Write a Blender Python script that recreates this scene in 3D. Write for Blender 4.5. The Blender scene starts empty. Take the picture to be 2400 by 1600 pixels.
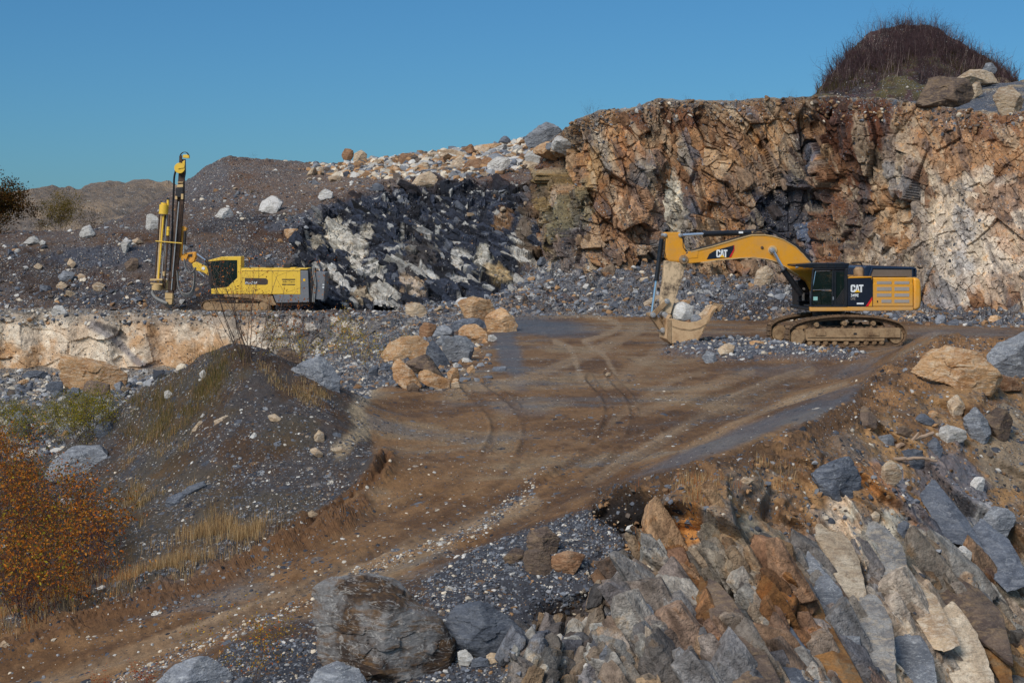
import bpy, math, random
import numpy as np
from mathutils import Vector, Matrix
random.seed(7); RNG = np.random.default_rng(11)
SC = bpy.context.scene
COL = SC.collection
# ---------------------------------------------------------------- camera model
F, CX, HY, CZ = 4000.0, 1200.0, 540.0, 5.3        # focal length in photo pixels, eye height in metres
def W(px, py, Y):
    return np.array([(px-CX)/F*Y, Y, CZ-(py-HY)/F*Y])
def YZ(py, z): return (CZ-z)*F/(py-HY)
cam = bpy.data.objects.new('camera', bpy.data.cameras.new('camera')); COL.objects.link(cam)
cam.location = (0, 0, CZ); cam.rotation_euler = (math.radians(90), 0, 0)
cam.data.sensor_width = 36; cam.data.lens = 36*F/2400; cam.data.shift_y = -(800-HY)/2400
cam.data.clip_start = 0.5; cam.data.clip_end = 6000
SC.camera = cam
SC.cycles.max_bounces = 5; SC.cycles.diffuse_bounces = 2; SC.cycles.glossy_bounces = 2; SC.cycles.transparent_max_bounces = 6
# ---------------------------------------------------------------- noise
def _hash(ix, iy, iz, seed):
    with np.errstate(over='ignore'):
        n = (ix.astype(np.uint32)*np.uint32(374761393) + iy.astype(np.uint32)*np.uint32(668265263)
             + iz.astype(np.uint32)*np.uint32(2246822519) + np.uint32((seed*3266489917) & 0xffffffff))
        n = (n ^ (n >> np.uint32(15)))*np.uint32(2246822519)
        n = (n ^ (n >> np.uint32(13)))*np.uint32(3266489917)
        return n ^ (n >> np.uint32(16))
def vnoise(P, seed=0):
    P = P.astype(np.float32); I = np.floor(P).astype(np.int64); f = P-I; f = f*f*(3-2*f)
    out = 0
    for dx in (0, 1):
        wx = f[:, 0] if dx else 1-f[:, 0]
        for dy in (0, 1):
            wy = f[:, 1] if dy else 1-f[:, 1]
            for dz in (0, 1):
                wz = f[:, 2] if dz else 1-f[:, 2]
                h = _hash(I[:, 0]+dx, I[:, 1]+dy, I[:, 2]+dz, seed)
                out = out + wx*wy*wz*(h.astype(np.float32)/4294967295.0)
    return out*2-1
def fbm(P, octv=4, seed=0, gain=.5, lac=2.03):
    a, s, out = 1.0, 1.0, 0
    tot = 0
    for o in range(octv):
        out = out + a*vnoise(P*s+17.3*o, seed+o); tot += a; a *= gain; s *= lac
    return out/tot
def facet(P, seed=0, jit=.95, tilt=.8):
    """cells of broken rock: each cell is a plane with its own offset and tilt -> height, cell random, edge distance"""
    N = len(P); H = np.empty(N, np.float32); R = np.empty(N, np.float32); E = np.empty(N, np.float32); R2 = np.empty(N, np.float32)
    CH = 60000
    for s in range(0, N, CH):
        p = P[s:s+CH].astype(np.float32); I = np.floor(p).astype(np.int64)
        n = len(p); b1 = np.full(n, 9e9, np.float32); b2 = b1.copy()
        D = np.zeros((n, 3), np.float32); hh = np.zeros(n, np.uint32)
        for dx in (-1, 0, 1):
            for dy in (-1, 0, 1):
                for dz in (-1, 0, 1):
                    h = _hash(I[:, 0]+dx, I[:, 1]+dy, I[:, 2]+dz, seed)
                    vx = p[:, 0]-(I[:, 0]+dx+.5+jit*((h & np.uint32(1023))/np.float32(1023)-.5))
                    vy = p[:, 1]-(I[:, 1]+dy+.5+jit*(((h >> np.uint32(10)) & np.uint32(1023))/np.float32(1023)-.5))
                    vz = p[:, 2]-(I[:, 2]+dz+.5+jit*(((h >> np.uint32(20)) & np.uint32(1023))/np.float32(1023)-.5))
                    d = (vx*vx+vy*vy+vz*vz).astype(np.float32)
                    m = d < b1
                    b2 = np.where(m, b1, np.minimum(b2, d)); b1 = np.where(m, d, b1)
                    hh = np.where(m, h, hh)
                    D[m, 0] = vx[m]; D[m, 1] = vy[m]; D[m, 2] = vz[m]
        g = _hash(hh.astype(np.int64), hh.astype(np.int64) >> 7, hh.astype(np.int64) >> 3, seed+5)
        g0 = (g & np.uint32(1023))/np.float32(511.5)-1; g1 = ((g >> np.uint32(10)) & np.uint32(1023))/np.float32(511.5)-1
        g2 = ((g >> np.uint32(20)) & np.uint32(1023))/np.float32(511.5)-1
        k = _hash(hh.astype(np.int64) >> 5, hh.astype(np.int64), g.astype(np.int64), seed+9)
        r0 = (k & np.uint32(65535))/np.float32(65535); r1 = (k >> np.uint32(16))/np.float32(65535)
        H[s:s+CH] = (r0*2-1) + tilt*(g0*D[:, 0]+g1*D[:, 1]+g2*D[:, 2])
        R[s:s+CH] = r1; R2[s:s+CH] = r0; E[s:s+CH] = np.sqrt(b2)-np.sqrt(b1)
    return H, R, E, R2
def sstep(a, b, x):
    t = np.clip((x-a)/(b-a), 0, 1); return t*t*(3-2*t)
def lerp(a, b, t): return a+(b-a)*t
def sdpoly(X, Y, poly):
    """signed distance (positive inside) to a closed polygon"""
    d = np.full(X.shape, 1e9); inside = np.zeros(X.shape, bool); n = len(poly)
    for i in range(n):
        x0, y0 = poly[i]; x1, y1 = poly[(i+1) % n]
        ex, ey = x1-x0, y1-y0; t = np.clip(((X-x0)*ex+(Y-y0)*ey)/(ex*ex+ey*ey+1e-9), 0, 1)
        d = np.minimum(d, np.hypot(X-x0-t*ex, Y-y0-t*ey))
        if y0 != y1:
            c = ((y0 > Y) != (y1 > Y)) & (X < (x1-x0)*(Y-y0)/(y1-y0)+x0); inside ^= c
    return np.where(inside, d, -d)
def srgb(*c):
    if len(c) == 1: c = c[0]
    return np.array([((v/255.0+.055)/1.055)**2.4 if v > 10 else v/255/12.92 for v in c])
# ---------------------------------------------------------------- tagging
def tag(o, label=None, cat=None, group=None, kind=None):
    if label: o['label'] = label
    if cat: o['category'] = cat
    if group: o['group'] = group
    if kind: o['kind'] = kind
    return o
def link(o, parent=None):
    COL.objects.link(o)
    if parent: o.parent = parent
    return o
def empty(name, loc, rz=0):
    o = bpy.data.objects.new(name, None); o.location = loc; o.rotation_euler = (0, 0, rz); o.empty_display_size = .3
    return link(o)
def np_mesh(name, V, Fq, mats=None, smooth=False, attrs=None):
    """V (n,3), Fq (m,k) quads or tris, or list of such"""
    me = bpy.data.meshes.new(name)
    if not isinstance(Fq, list): Fq = [Fq]
    Fq = [np.asarray(f, np.int64) for f in Fq if len(f)]
    V = np.asarray(V, np.float32)
    me.vertices.add(len(V)); me.vertices.foreach_set('co', V.ravel())
    nl = sum(f.size for f in Fq); nf = sum(len(f) for f in Fq)
    me.loops.add(nl); me.loops.foreach_set('vertex_index', np.concatenate([f.ravel() for f in Fq]).astype(np.int32))
    me.polygons.add(nf)
    tot = np.concatenate([np.full(len(f), f.shape[1]) for f in Fq]); st = np.concatenate([[0], np.cumsum(tot)[:-1]])
    me.polygons.foreach_set('loop_start', st.astype(np.int32)); me.polygons.foreach_set('loop_total', tot.astype(np.int32))
    me.polygons.foreach_set('use_smooth', np.full(nf, smooth))
    if attrs:
        for k, A in attrs.items():
            a = me.attributes.new(k, 'FLOAT_COLOR', 'POINT')
            A4 = np.ones((len(V), 4), np.float32); A4[:, :3] = A
            a.data.foreach_set('color', A4.ravel())
    me.update(calc_edges=True); me.validate()
    if mats:
        for m in (mats if isinstance(mats, (list, tuple)) else [mats]): me.materials.append(m)
    return me
# ---------------------------------------------------------------- node helper
class NT:
    def __init__(s, mat_or_world):
        s.t = mat_or_world.node_tree; s.t.nodes.clear()
    def n(s, typ, ins=None, **kw):
        nd = s.t.nodes.new(typ)
        for k, v in kw.items(): setattr(nd, k, v)
        if ins:
            for k, v in ins.items():
                sock = nd.inputs[k]
                if isinstance(v, bpy.types.NodeSocket): s.t.links.new(v, sock)
                elif isinstance(v, bpy.types.Node): s.t.links.new(v.outputs[0], sock)
                else:
                    if isinstance(v, (tuple, list, np.ndarray)) and len(v) == 3 and sock.type == 'RGBA': v = tuple(v)+(1,)
                    sock.default_value = v
        return nd
    def math(s, op, a, b=0.0, clamp=False):
        return s.n('ShaderNodeMath', {0: a, 1: b}, operation=op, use_clamp=clamp).outputs[0]
    def mix(s, fac, a, b, blend='MIX', clamp=False):
        nd = s.n('ShaderNodeMix', data_type='RGBA', blend_type=blend); nd.clamp_factor = True
        for k, v in ((0, fac), (6, a), (7, b)):
            sock = nd.inputs[k]
            if isinstance(v, bpy.types.NodeSocket): s.t.links.new(v, sock)
            elif isinstance(v, (int, float)): sock.default_value = v
            else: sock.default_value = tuple(v)+(1,)
        return nd.outputs[2]
    def ramp(s, fac, stops, interp='LINEAR'):
        nd = s.n('ShaderNodeValToRGB', {0: fac}); r = nd.color_ramp; r.interpolation = interp
        while len(r.elements) > 1: r.elements.remove(r.elements[-1])
        r.elements[0].position = stops[0][0]; c = stops[0][1]
        r.elements[0].color = tuple(c)+(1,) if hasattr(c, '__len__') else (c, c, c, 1)
        for p, c in stops[1:]:
            e = r.elements.new(p); e.color = tuple(c)+(1,) if hasattr(c, '__len__') else (c, c, c, 1)
        return nd.outputs[0]
    def noise(s, vec, scale, detail=4, rough=.55, dist=0.0):
        return s.n('ShaderNodeTexNoise', {'Vector': vec, 'Scale': scale, 'Detail': detail, 'Roughness': rough, 'Distortion': dist}).outputs[0]
def newmat(name):
    m = bpy.data.materials.new(name); m.use_nodes = True; return m, NT(m)
GRAVEL = [(0.0, srgb(36, 36, 40)), (.25, srgb(56, 57, 62)), (.48, srgb(80, 82, 88)), (.64, srgb(108, 110, 114)),
          (.72, srgb(140, 140, 140)), (.79, srgb(80, 60, 44)), (.88, srgb(122, 94, 66)), (.95, srgb(184, 174, 158)), (1, srgb(212, 206, 194))]
def mat_terrain(name):
    """colour, stoniness and rockiness come from the mesh; stones, cracks and grain are worked out here in metres"""
    m, t = newmat(name)
    pos = t.n('ShaderNodeNewGeometry').outputs['Position']
    col = t.n('ShaderNodeAttribute', attribute_name='Col').outputs['Color']
    aux = t.n('ShaderNodeSeparateColor', {0: t.n('ShaderNodeAttribute', attribute_name='Aux').outputs['Color']})
    grav, rock, wet = aux.outputs[0], aux.outputs[1], aux.outputs[2]
    # two sizes of stones
    base = col
    n1 = t.noise(pos, 1.3, 4, .65); n2 = t.noise(pos, 9.0, 3, .7); n3 = t.noise(pos, 38.0, 2, .6)
    f = t.math('ADD', t.math('MULTIPLY', n1, .7), t.math('MULTIPLY', n2, 1.3)); f = t.math('ADD', f, t.math('MULTIPLY', n3, .9))
    f = t.math('SUBTRACT', f, 0.45)
    comb = t.n('ShaderNodeCombineColor', {0: f, 1: f, 2: f}).outputs[0]
    base = t.mix(1.0, base, comb, 'MULTIPLY')
    sn = t.n('ShaderNodeTexNoise', {'Vector': pos, 'Scale': 1.9, 'Detail': 5, 'Roughness': .66, 'Distortion': .5}).outputs
    sv = t.ramp(sn[0], [(.36, (.50, .44, .40)), (.47, (.88, .84, .80)), (.56, (1.12, 1.10, 1.06)), (.66, (1.15, .88, .60))])
    base = t.mix(t.math('MULTIPLY', rock, .85), base, t.mix(1.0, base, sv, 'MULTIPLY'))
    hgt = None
    clump = t.noise(pos, .55, 2, .6)
    for sc, cov, amp in ((3.1, .30, .09), (8.5, .62, .05), (21.0, .8, .02)):
        v = t.n('ShaderNodeTexVoronoi', {'Vector': pos, 'Scale': sc, 'Randomness': 1.0}, feature='F1')
        dist, rc = v.outputs['Distance'], v.outputs['Color']
        sp = t.n('ShaderNodeSeparateColor', {0: rc})
        stone = t.ramp(sp.outputs[0], GRAVEL)
        # present when the cell's random number is below coverage * stoniness * clumping, and only in the stone's own body
        lim = t.math('MULTIPLY', grav, t.math('MULTIPLY', t.math('SUBTRACT', clump, .30), cov*4.2))
        pres = t.math('LESS_THAN', sp.outputs[1], lim)
        body = t.math('LESS_THAN', dist, .46 if sc > 4 else .40)
        mask = t.math('MULTIPLY', pres, body)
        base = t.mix(mask, base, stone)
        h = t.math('MULTIPLY', t.math('MULTIPLY', mask, t.math('SUBTRACT', .6, dist)), amp)
        hgt = h if hgt is None else t.math('ADD', hgt, h)
    rk = t.n('ShaderNodeTexNoise', {'Vector': pos, 'Scale': 5.5, 'Detail': 4, 'Roughness': .7}).outputs[0]
    hgt = t.math('ADD', hgt, t.math('MULTIPLY', rk, t.math('ADD', t.math('MULTIPLY', rock, .10), .055)))
    hgt = t.math('ADD', hgt, t.math('MULTIPLY', n3, .012))
    bump = t.n('ShaderNodeBump', {'Height': hgt, 'Strength': .9, 'Distance': 1.0}).outputs[0]
    rough = t.math('SUBTRACT', .93, t.math('MULTIPLY', wet, .40))
    bs = t.n('ShaderNodeBsdfPrincipled', {'Base Color': base, 'Roughness': rough, 'Normal': bump, 'Specular IOR Level': .35})
    t.n('ShaderNodeOutputMaterial', {0: bs}); return m
M_TERR = mat_terrain('broken_ground')
# ---------------------------------------------------------------- grids
def grid_faces(nr, nc):
    i = np.arange((nr-1)*(nc-1)); r, c = i//(nc-1), i % (nc-1); a = r*nc+c
    return np.stack([a, a+1, a+nc+1, a+nc], 1)
def grid_normals(P):
    du = np.gradient(P, axis=1); dv = np.gradient(P, axis=0)
    n = np.cross(du, dv); n /= (np.linalg.norm(n, axis=2, keepdims=True)+1e-9); return n
def proj(P):
    Y = np.maximum(P[..., 1], .1); return CX+P[..., 0]/Y*F, HY-(P[..., 2]-CZ)/Y*F
def blobs(px, py, col, lst, seed=0, P=None, wob=.35, cell=None):
    """patches of another ground colour: (cx, cy, rx, ry, angle, colour, amount)"""
    nz = fbm(P*.55, 5, seed+50, .6) if P is not None else 0
    for k, (cx, cy, rx, ry, an, c, am) in enumerate(lst):
        ca, sa = math.cos(math.radians(an)), math.sin(math.radians(an))
        dx, dy = px-cx, py-cy
        u, v = (dx*ca+dy*sa)/rx, (-dx*sa+dy*ca)/ry
        m = np.hypot(u, v)
        if cell is not None: m = m+(cell-.5)*.7
        near = m < 2.2
        mm = np.zeros(len(px)); mm[near] = sstep(1.12, .82, m[near]+(nz[near]*(wob+.5*((k*37) % 10)/10) if P is not None else 0))*am
        col = col*(1-mm[:, None])+np.asarray(c)*mm[:, None]
    return col

def spl(pts, n=10):
    pts = [np.array(q, float) for q in pts]; P4 = [2*pts[0]-pts[1]]+pts+[2*pts[-1]-pts[-2]]; out = []
    for i in range(len(pts)-1):
        a, b, c, d = P4[i:i+4]
        for k in range(n):
            t = k/n; out.append(tuple(.5*((2*b)+(-a+c)*t+(2*a-5*b+4*c-d)*t*t+(-a+3*b-3*c+d)*t**3)))
    out.append(tuple(pts[-1])); return out
# ================================================================ near ground: floor, ramp, bench, spoil mound, foreground bank
_ctl = []
def cp(px, py, Y=None, z=None):
    if Y is None: Y = YZ(py, z)
    _ctl.append(W(px, py, Y))
# level pit floor
for px, py in ((1250, 745), (1600, 760), (2000, 790), (1150, 800), (1400, 815), (1800, 830), (2300, 760), (1050, 845), (1300, 862), (1550, 845),
               (2000, 830), (2600, 760), (1100, 740), (1000, 880), (2650, 800), (1150, 885)): cp(px, py, z=0)
for px in (-300, 0, 300, 600, 900, 1200, 1600, 2000, 2400, 2750): _ctl.append(np.array([(px-CX)/F*125, 125, 0]))
# floor tips towards us and becomes the ramp
for px, py, z in ((900, 905, -.05), (1400, 900, -.1), (1700, 900, -.05), (1990, 900, 0), (900, 960, -.4), (1150, 960, -.4), (1500, 960, -.35), (1850, 960, -.25), (880, 1040, -.85),
                  (1150, 1040, -.85), (1450, 1040, -.75), (1700, 1040, -.5), (870, 1110, -1.2), (1150, 1130, -1.25), (1400, 1130, -1.05), (1480, 1120, -.85), (700, 1255, -2.2),
                  (1000, 1200, -1.75), (1250, 1200, -1.45), (1120, 1290, -1.85), (800, 1330, -2.45), (1000, 1340, -2.15), (450, 1360, -3.05), (600, 1410, -3.05), (0, 1505, -4.0), (250, 1520, -3.8),
                  (150, 1440, -3.7), (-300, 1620, -5.0), (100, 1590, -4.3), (400, 1560, -3.75), (-300, 1560, -4.8), (800, 1420, -2.9)): cp(px, py, z=z)
# spoil mound between ramp and lower pit
for px, py, Y in ((540, 822, 53), (500, 826, 53.5), (590, 838, 52.5), (430, 868, 54.5), (350, 905, 56), (280, 955, 58), (660, 868, 52), (740, 905, 51.5), (800, 935, 51.5), (830, 985, 50.5), (560, 900, 51),
                  (480, 920, 52), (640, 950, 49.8), (740, 985, 49), (560, 990, 49), (420, 1000, 51), (330, 1010, 54), (700, 1080, 47), (820, 1060, 47.6), (560, 1120, 46.5), (400, 1110, 48.5),
                  (250, 1080, 53), (120, 1120, 55), (0, 1150, 57), (450, 1230, 44.8), (600, 1210, 44.5), (720, 1170, 44.8), (250, 1230, 47.5), (100, 1270, 48), (0, 1330, 46.5), (280, 1340, 43.2), (130, 1400, 42),
                  (0, 1450, 40.8), (-300, 1450, 44), (-300, 1250, 55), (640, 1265, 42.8), (500, 1320, 41.9), (780, 1180, 44.6)): cp(px, py, Y)
# behind the mound, the lower pit
for px, z, Y in ((540, -.9, 61), (420, -2.2, 64), (660, -.6, 60), (760, -.3, 60), (850, -.2, 58), (250, -3.2, 68), (540, -2.0, 75), (100, -3.6, 72), (0, -4.0, 80), (250, -3.8, 85), (450, -3.3, 88), (-300, -4.2, 80),
                 (0, -3.9, 95), (300, -3.7, 98), (-300, -4, 100), (500, -3.5, 104), (300, -3.6, 109), (0, -3.6, 109), (-300, -3.6, 109), (620, -2.9, 100), (700, -2.1, 98), (700, -1.0, 75), (780, -1.5, 92), (850, -1.05, 95),
                 (900, -.5, 80), (960, -.4, 94), (950, -.2, 70), (1040, -.1, 97), (640, -3.0, 108), (800, -1.6, 104), (940, -.6, 101)):
    _ctl.append(np.array([(px-CX)/F*Y, Y, z]))
# berm and boulders on the right rim, and the rock bank that falls towards us
for px, py, Y in ((1520, 1118, 39.5), (1620, 1092, 40), (1700, 1078, 41), (1800, 1020, 42.5), (1850, 1005, 43.5), (1930, 972, 45.5), (1995, 940, 47.5), (2040, 890, 51), (2110, 845, 55), (2180, 800, 57.5), (2210, 776, 58.5), (2280, 800, 58), (2400, 800, 58), (2750, 790, 60),
                  (2050, 950, 47), (2200, 920, 50), (2350, 930, 51), (2400, 960, 50.5), (2750, 950, 53), (1450, 1160, 38.9), (1480, 1240, 37.5), (1560, 1180, 37.8), (1700, 1150, 38.8), (1800, 1120, 40), (1900, 1060, 42),
                  (2050, 1030, 44.5), (2200, 1030, 46.3), (2350, 1050, 47.5), (1380, 1240, 37.9), (1240, 1310, 36.8), (1100, 1380, 35.9), (1040, 1430, 35), (1300, 1400, 35.8), (1450, 1330, 36.2), (1200, 1480, 34.6), (1350, 1500, 34.2),
                  (1600, 1280, 36.6), (1750, 1240, 37.6), (1900, 1190, 39.5), (2050, 1170, 41.5), (2200, 1160, 43.6), (2400, 1200, 44.8), (2750, 1200, 47), (1500, 1450, 34.4), (1650, 1400, 35), (1800, 1370, 36), (1950, 1340, 37.5), (2100, 1320, 39.5), (2300, 1320, 41.8),
                  (1500, 1600, 32.6), (1700, 1600, 32.6), (1900, 1600, 33.8), (2100, 1600, 35.6), (2300, 1600, 37.8), (2750, 1600, 41), (700, 1500, 34.8), (600, 1480, 35.6), (620, 1560, 33.6), (900, 1560, 33.3), (1050, 1560, 33), (1200, 1600, 32.4), (480, 1570, 34.2), (450, 1640, 32.6), (700, 1640, 31.6)): cp(px, py, Y)
for px in (-400, 0, 500, 1000, 1500, 2000, 2600): _ctl.append(np.array([(px-CX)/F*24, 24, -6.5]))
_ctl = np.array(_ctl)
# thin duplicates
_keep = []
for i, c in enumerate(_ctl):
    if all(np.hypot(*(c[:2]-_ctl[j][:2])) > .55 for j in _keep): _keep.append(i)
_ctl = _ctl[_keep]
def _phi(d2): return -np.sqrt(d2+.5)
_A = _phi(((_ctl[:, None, :2]-_ctl[None, :, :2])**2).sum(2)); _n = len(_ctl)
_M = np.zeros((_n+1, _n+1)); _M[:_n, :_n] = _A-np.eye(_n)*.03; _M[:_n, _n] = 1; _M[_n, :_n] = 1
_w = np.linalg.solve(_M, np.r_[_ctl[:, 2], 0])
def rbf(x, y):
    out = np.empty(x.size); xr, yr = x.ravel(), y.ravel()
    for s in range(0, x.size, 40000):
        d2 = (xr[s:s+40000, None]-_ctl[None, :, 0])**2+(yr[s:s+40000, None]-_ctl[None, :, 1])**2
        out[s:s+40000] = _phi(d2)@_w[:_n]+_w[_n]
    return out.reshape(x.shape)
_epx = [-400, 0, 200, 400, 640, 800, 950, 1050, 1200, 2800]; _eY = [111, 110, 110.6, 109.6, 108, 105.5, 102.5, 100, 99, 99]
def base_height(x, y):
    px = CX+x/y*F
    z = rbf(x, y); e = np.interp(px, _epx, _eY)
    wob = .5*np.sin(px*.021)+.35*np.sin(px*.067+1)
    t = sstep(-1.5, 0, y-e-wob)*np.where(px < 1250, 1, 0)+sstep(100, 112, y)*np.where(px >= 1250, 1, 0)
    return z*(1-t)+.0*t
NCOL, NROW = 1060, 560
_pxs = np.linspace(-380, 2780, NCOL)
_Yf = np.concatenate([np.linspace(24, 62, 330), np.linspace(62.2, 97, 130), np.linspace(97.1, 128, 330)])
_gx = (_pxs[None, :]-CX)/F*_Yf[:, None]; _gy = np.repeat(_Yf[:, None], NCOL, 1)
_gz = base_height(_gx, _gy)
_gpy = HY-(_gz-CZ)/_gy*F
_w8 = np.abs(np.diff(_gpy, axis=0))+.6
_w8[_Yf[:-1] < 31.5] *= .12
_cum = np.vstack([np.zeros(NCOL), np.cumsum(_w8, 0)]); _cum /= _cum[-1]
_t = np.linspace(0, 1, NROW); GY = np.empty((NROW, NCOL)); GZ = np.empty((NROW, NCOL))
for c in range(NCOL):
    GY[:, c] = np.interp(_t, _cum[:, c], _Yf); GZ[:, c] = np.interp(_t, _cum[:, c], _gz[:, c])
GX = (_pxs[None, :]-CX)/F*GY
P = np.stack([GX, GY, GZ], 2); Nn = grid_normals(P); Nn *= np.sign(Nn[..., 2:3]+1e-6)
gpx, gpy = proj(P)
p = P.reshape(-1, 3); nn = Nn.reshape(-1, 3); px, py = gpx.ravel(), gpy.ravel(); Yv = p[:, 1]; steep = 1-nn[:, 2]
jx = px+14*fbm(p*.5, 3, 91); jy = py+9*fbm(p*.5, 3, 92)
# ---- zones
front = Yv < 96
ROAD = [(2800, 745), (1100, 727), (1060, 790), (1030, 850), (1080, 880), (1060, 905), (880, 905), (845, 960), (870, 1050), (895, 1110), (780, 1200), (640, 1275), (450, 1360), (200, 1440), (-50, 1500), (-400, 1590), (-400, 1750), (420, 1640),
        (560, 1490), (730, 1450), (880, 1370), (1010, 1350), (1100, 1300), (1230, 1235), (1390, 1190), (1400, 1150), (1480, 1128), (1700, 1070), (1900, 992), (1990, 940), (2040, 880), (2110, 840), (2200, 790), (2800, 790)]
def zone(poly, w=10, jit=1.0): return sstep(-w, w, sdpoly(px+(jx-px)*jit, py+(jy-py)*jit, poly))
z_road = zone(ROAD, 9)
BANK = [(1440, 1200), (1560, 1150), (1750, 1110), (1900, 1060), (2100, 960), (2250, 900), (2800, 880), (2800, 1800), (1150, 1800), (1200, 1530), (1260, 1440), (1400, 1400), (1480, 1300)]
z_bank = zone(BANK, 22)
hidden_bench = (Yv > 92) & (steep > .28) & (px < 1150)
z_bench = sstep(.22, .45, steep)*(Yv > 92)*(px < 1150)*sstep(1020, 940, px)
z_top = (Yv > 100)*(1-z_bench)
MOUND = [(430, 870), (540, 800), (680, 860), (830, 950), (880, 1100), (640, 1280), (300, 1420), (-50, 1500), (-400, 1560), (-400, 1150), (100, 1060), (250, 960)]
z_mound = zone(MOUND, 14)*(Yv < 66)
z_low = np.clip(1-z_road-z_mound-z_bank-z_bench, 0, 1)*(px < 1150)*(Yv > 56)*(Yv < 108)
# ---- displacement
D = np.zeros(len(p)); Dv = np.zeros((len(p), 3))
n_lo = fbm(p*np.array([.25, .25, .25]), 4, 3); n_mid = fbm(p*1.1, 4, 4); n_hi = fbm(p*4.5, 3, 5)
D += z_road*(.06*n_lo+.035*n_mid+.022*n_hi)
D += (1-z_road)*(.16*n_lo+.13*n_mid+.05*n_hi)
# ruts along the road: world-space lines that follow the traffic
def pline(pts, jit=0):
    d = np.full(px.shape, 1e4)
    X = px+(jx-px)*jit; Y_ = py+(jy-py)*jit
    for (x0, y0), (x1, y1) in zip(pts[:-1], pts[1:]):
        b = np.nonzero((X > min(x0, x1)-130) & (X < max(x0, x1)+130) & (Y_ > min(y0, y1)-130) & (Y_ < max(y0, y1)+130))[0]
        xb, yb_ = X[b], Y_[b]; ex, ey = x1-x0, y1-y0; t = np.clip(((xb-x0)*ex+(yb_-y0)*ey)/(ex*ex+ey*ey), 0, 1)
        d[b] = np.minimum(d[b], np.hypot(xb-x0-t*ex, yb_-y0-t*ey))
    return d
# the cut edge of mud at the far side of the ramp (two ridges with a slot between)
e1 = pline(spl([(905, 1085), (880, 1130), (800, 1195), (700, 1250), (600, 1290), (480, 1340), (300, 1405), (100, 1460), (-100, 1510)]), .4)
D += .42*np.exp(-(e1/24)**2)*(.5+1.2*np.abs(n_mid)+.5*np.abs(n_hi)) - .38*np.exp(-((e1-0)/9)**2)
e2 = pline(spl([(860, 1195), (760, 1255), (640, 1305), (480, 1380), (250, 1450), (0, 1530)]), .5)
D += .24*np.exp(-(e2/15)**2)*(.4+1.5*np.abs(n_mid)+.8*np.abs(n_hi))
def pair(pts, off):
    c = spl(pts); out = []
    for sg in (-.5, .5):
        L = []
        for i, q in enumerate(c):
            r = c[min(i+1, len(c)-1)]; o = c[max(i-1, 0)]; dx, dy = r[0]-o[0], r[1]-o[1]; l = math.hypot(dx, dy*2.2)+1e-6; s_ = off*(q[1]-HY)/520
            L.append((q[0]-dy*2.2/l*s_*sg*2, q[1]+dx/l*s_*sg))
        out.append(L)
    return out
rut_list = pair([(1850, 880), (1660, 960), (1480, 1050), (1340, 1125), (1150, 1215), (900, 1330), (600, 1445), (250, 1570)], 44)+pair([(1400, 880), (1452, 950), (1436, 1030), (1340, 1120), (1180, 1210), (1000, 1290)], 36)+pair([(1110, 900), (1190, 980), (1180, 1060), (1090, 1150), (900, 1240), (700, 1345), (430, 1450), (100, 1540)], 40)+pair([(2000, 850), (1850, 900), (1720, 960), (1580, 1020)], 34)
n_b0 = fbm(p*.8, 3, 66)
tread = .5+.5*np.sin(p[:, 0]*22+p[:, 1]*9)
for L in rut_list:
    d = pline(L, .06); sc_ = (py-HY)/500
    D += z_road*np.clip(.55+1.6*n_b0, 0, 1)*(-.05*np.exp(-(d/(6.5*sc_))**2)+.04*np.exp(-((d-12*sc_)/(5*sc_))**2)+.02*tread*np.exp(-(d/(7*sc_))**2))
z_heap = sstep(1.15, .5, np.hypot((jx-1735)/190, (jy-824)/25))+.8*sstep(1.1, .5, np.hypot((jx-1930)/120, (jy-840)/12)); z_heap = np.clip(z_heap, 0, 1)*(Yv < 90)
D += z_heap*(.28+.3*np.abs(n_mid)+.1*n_hi)
# berm roughness, rubble humps
z_berm = np.clip(1-z_road-z_bank, 0, 1)*(px > 1380)*(Yv < 64)
D += z_berm*(.22*n_mid+.10*n_hi)
# bench face: broken limestone
fb1, fr1, fe1, _ = facet(p*np.array([.42, .42, .75])+3, 21, tilt=1.1)
fb2, fr2, fe2, _ = facet(p*np.array([1.5, 1.5, 2.1]), 22, tilt=1.0)
fb3, fr3, fe3, fq3 = facet(p*4.2, 23, tilt=.9)
Dv += (nn*np.array([.3, 1, .3]))*((z_bench*((.16+.14*sstep(560, 700, px))*fb1+(.05+.12*sstep(560, 700, px))*fb2+(.015+.03*sstep(560, 700, px))*fb3))*np.where(nn[:, 1] < 0, 1, 0))[:, None]
# lower pit rubble: angular lumps
D += z_low*(.07*np.maximum(fb2, -.3)+.04*fb3)+z_top*.05*fb3
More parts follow.
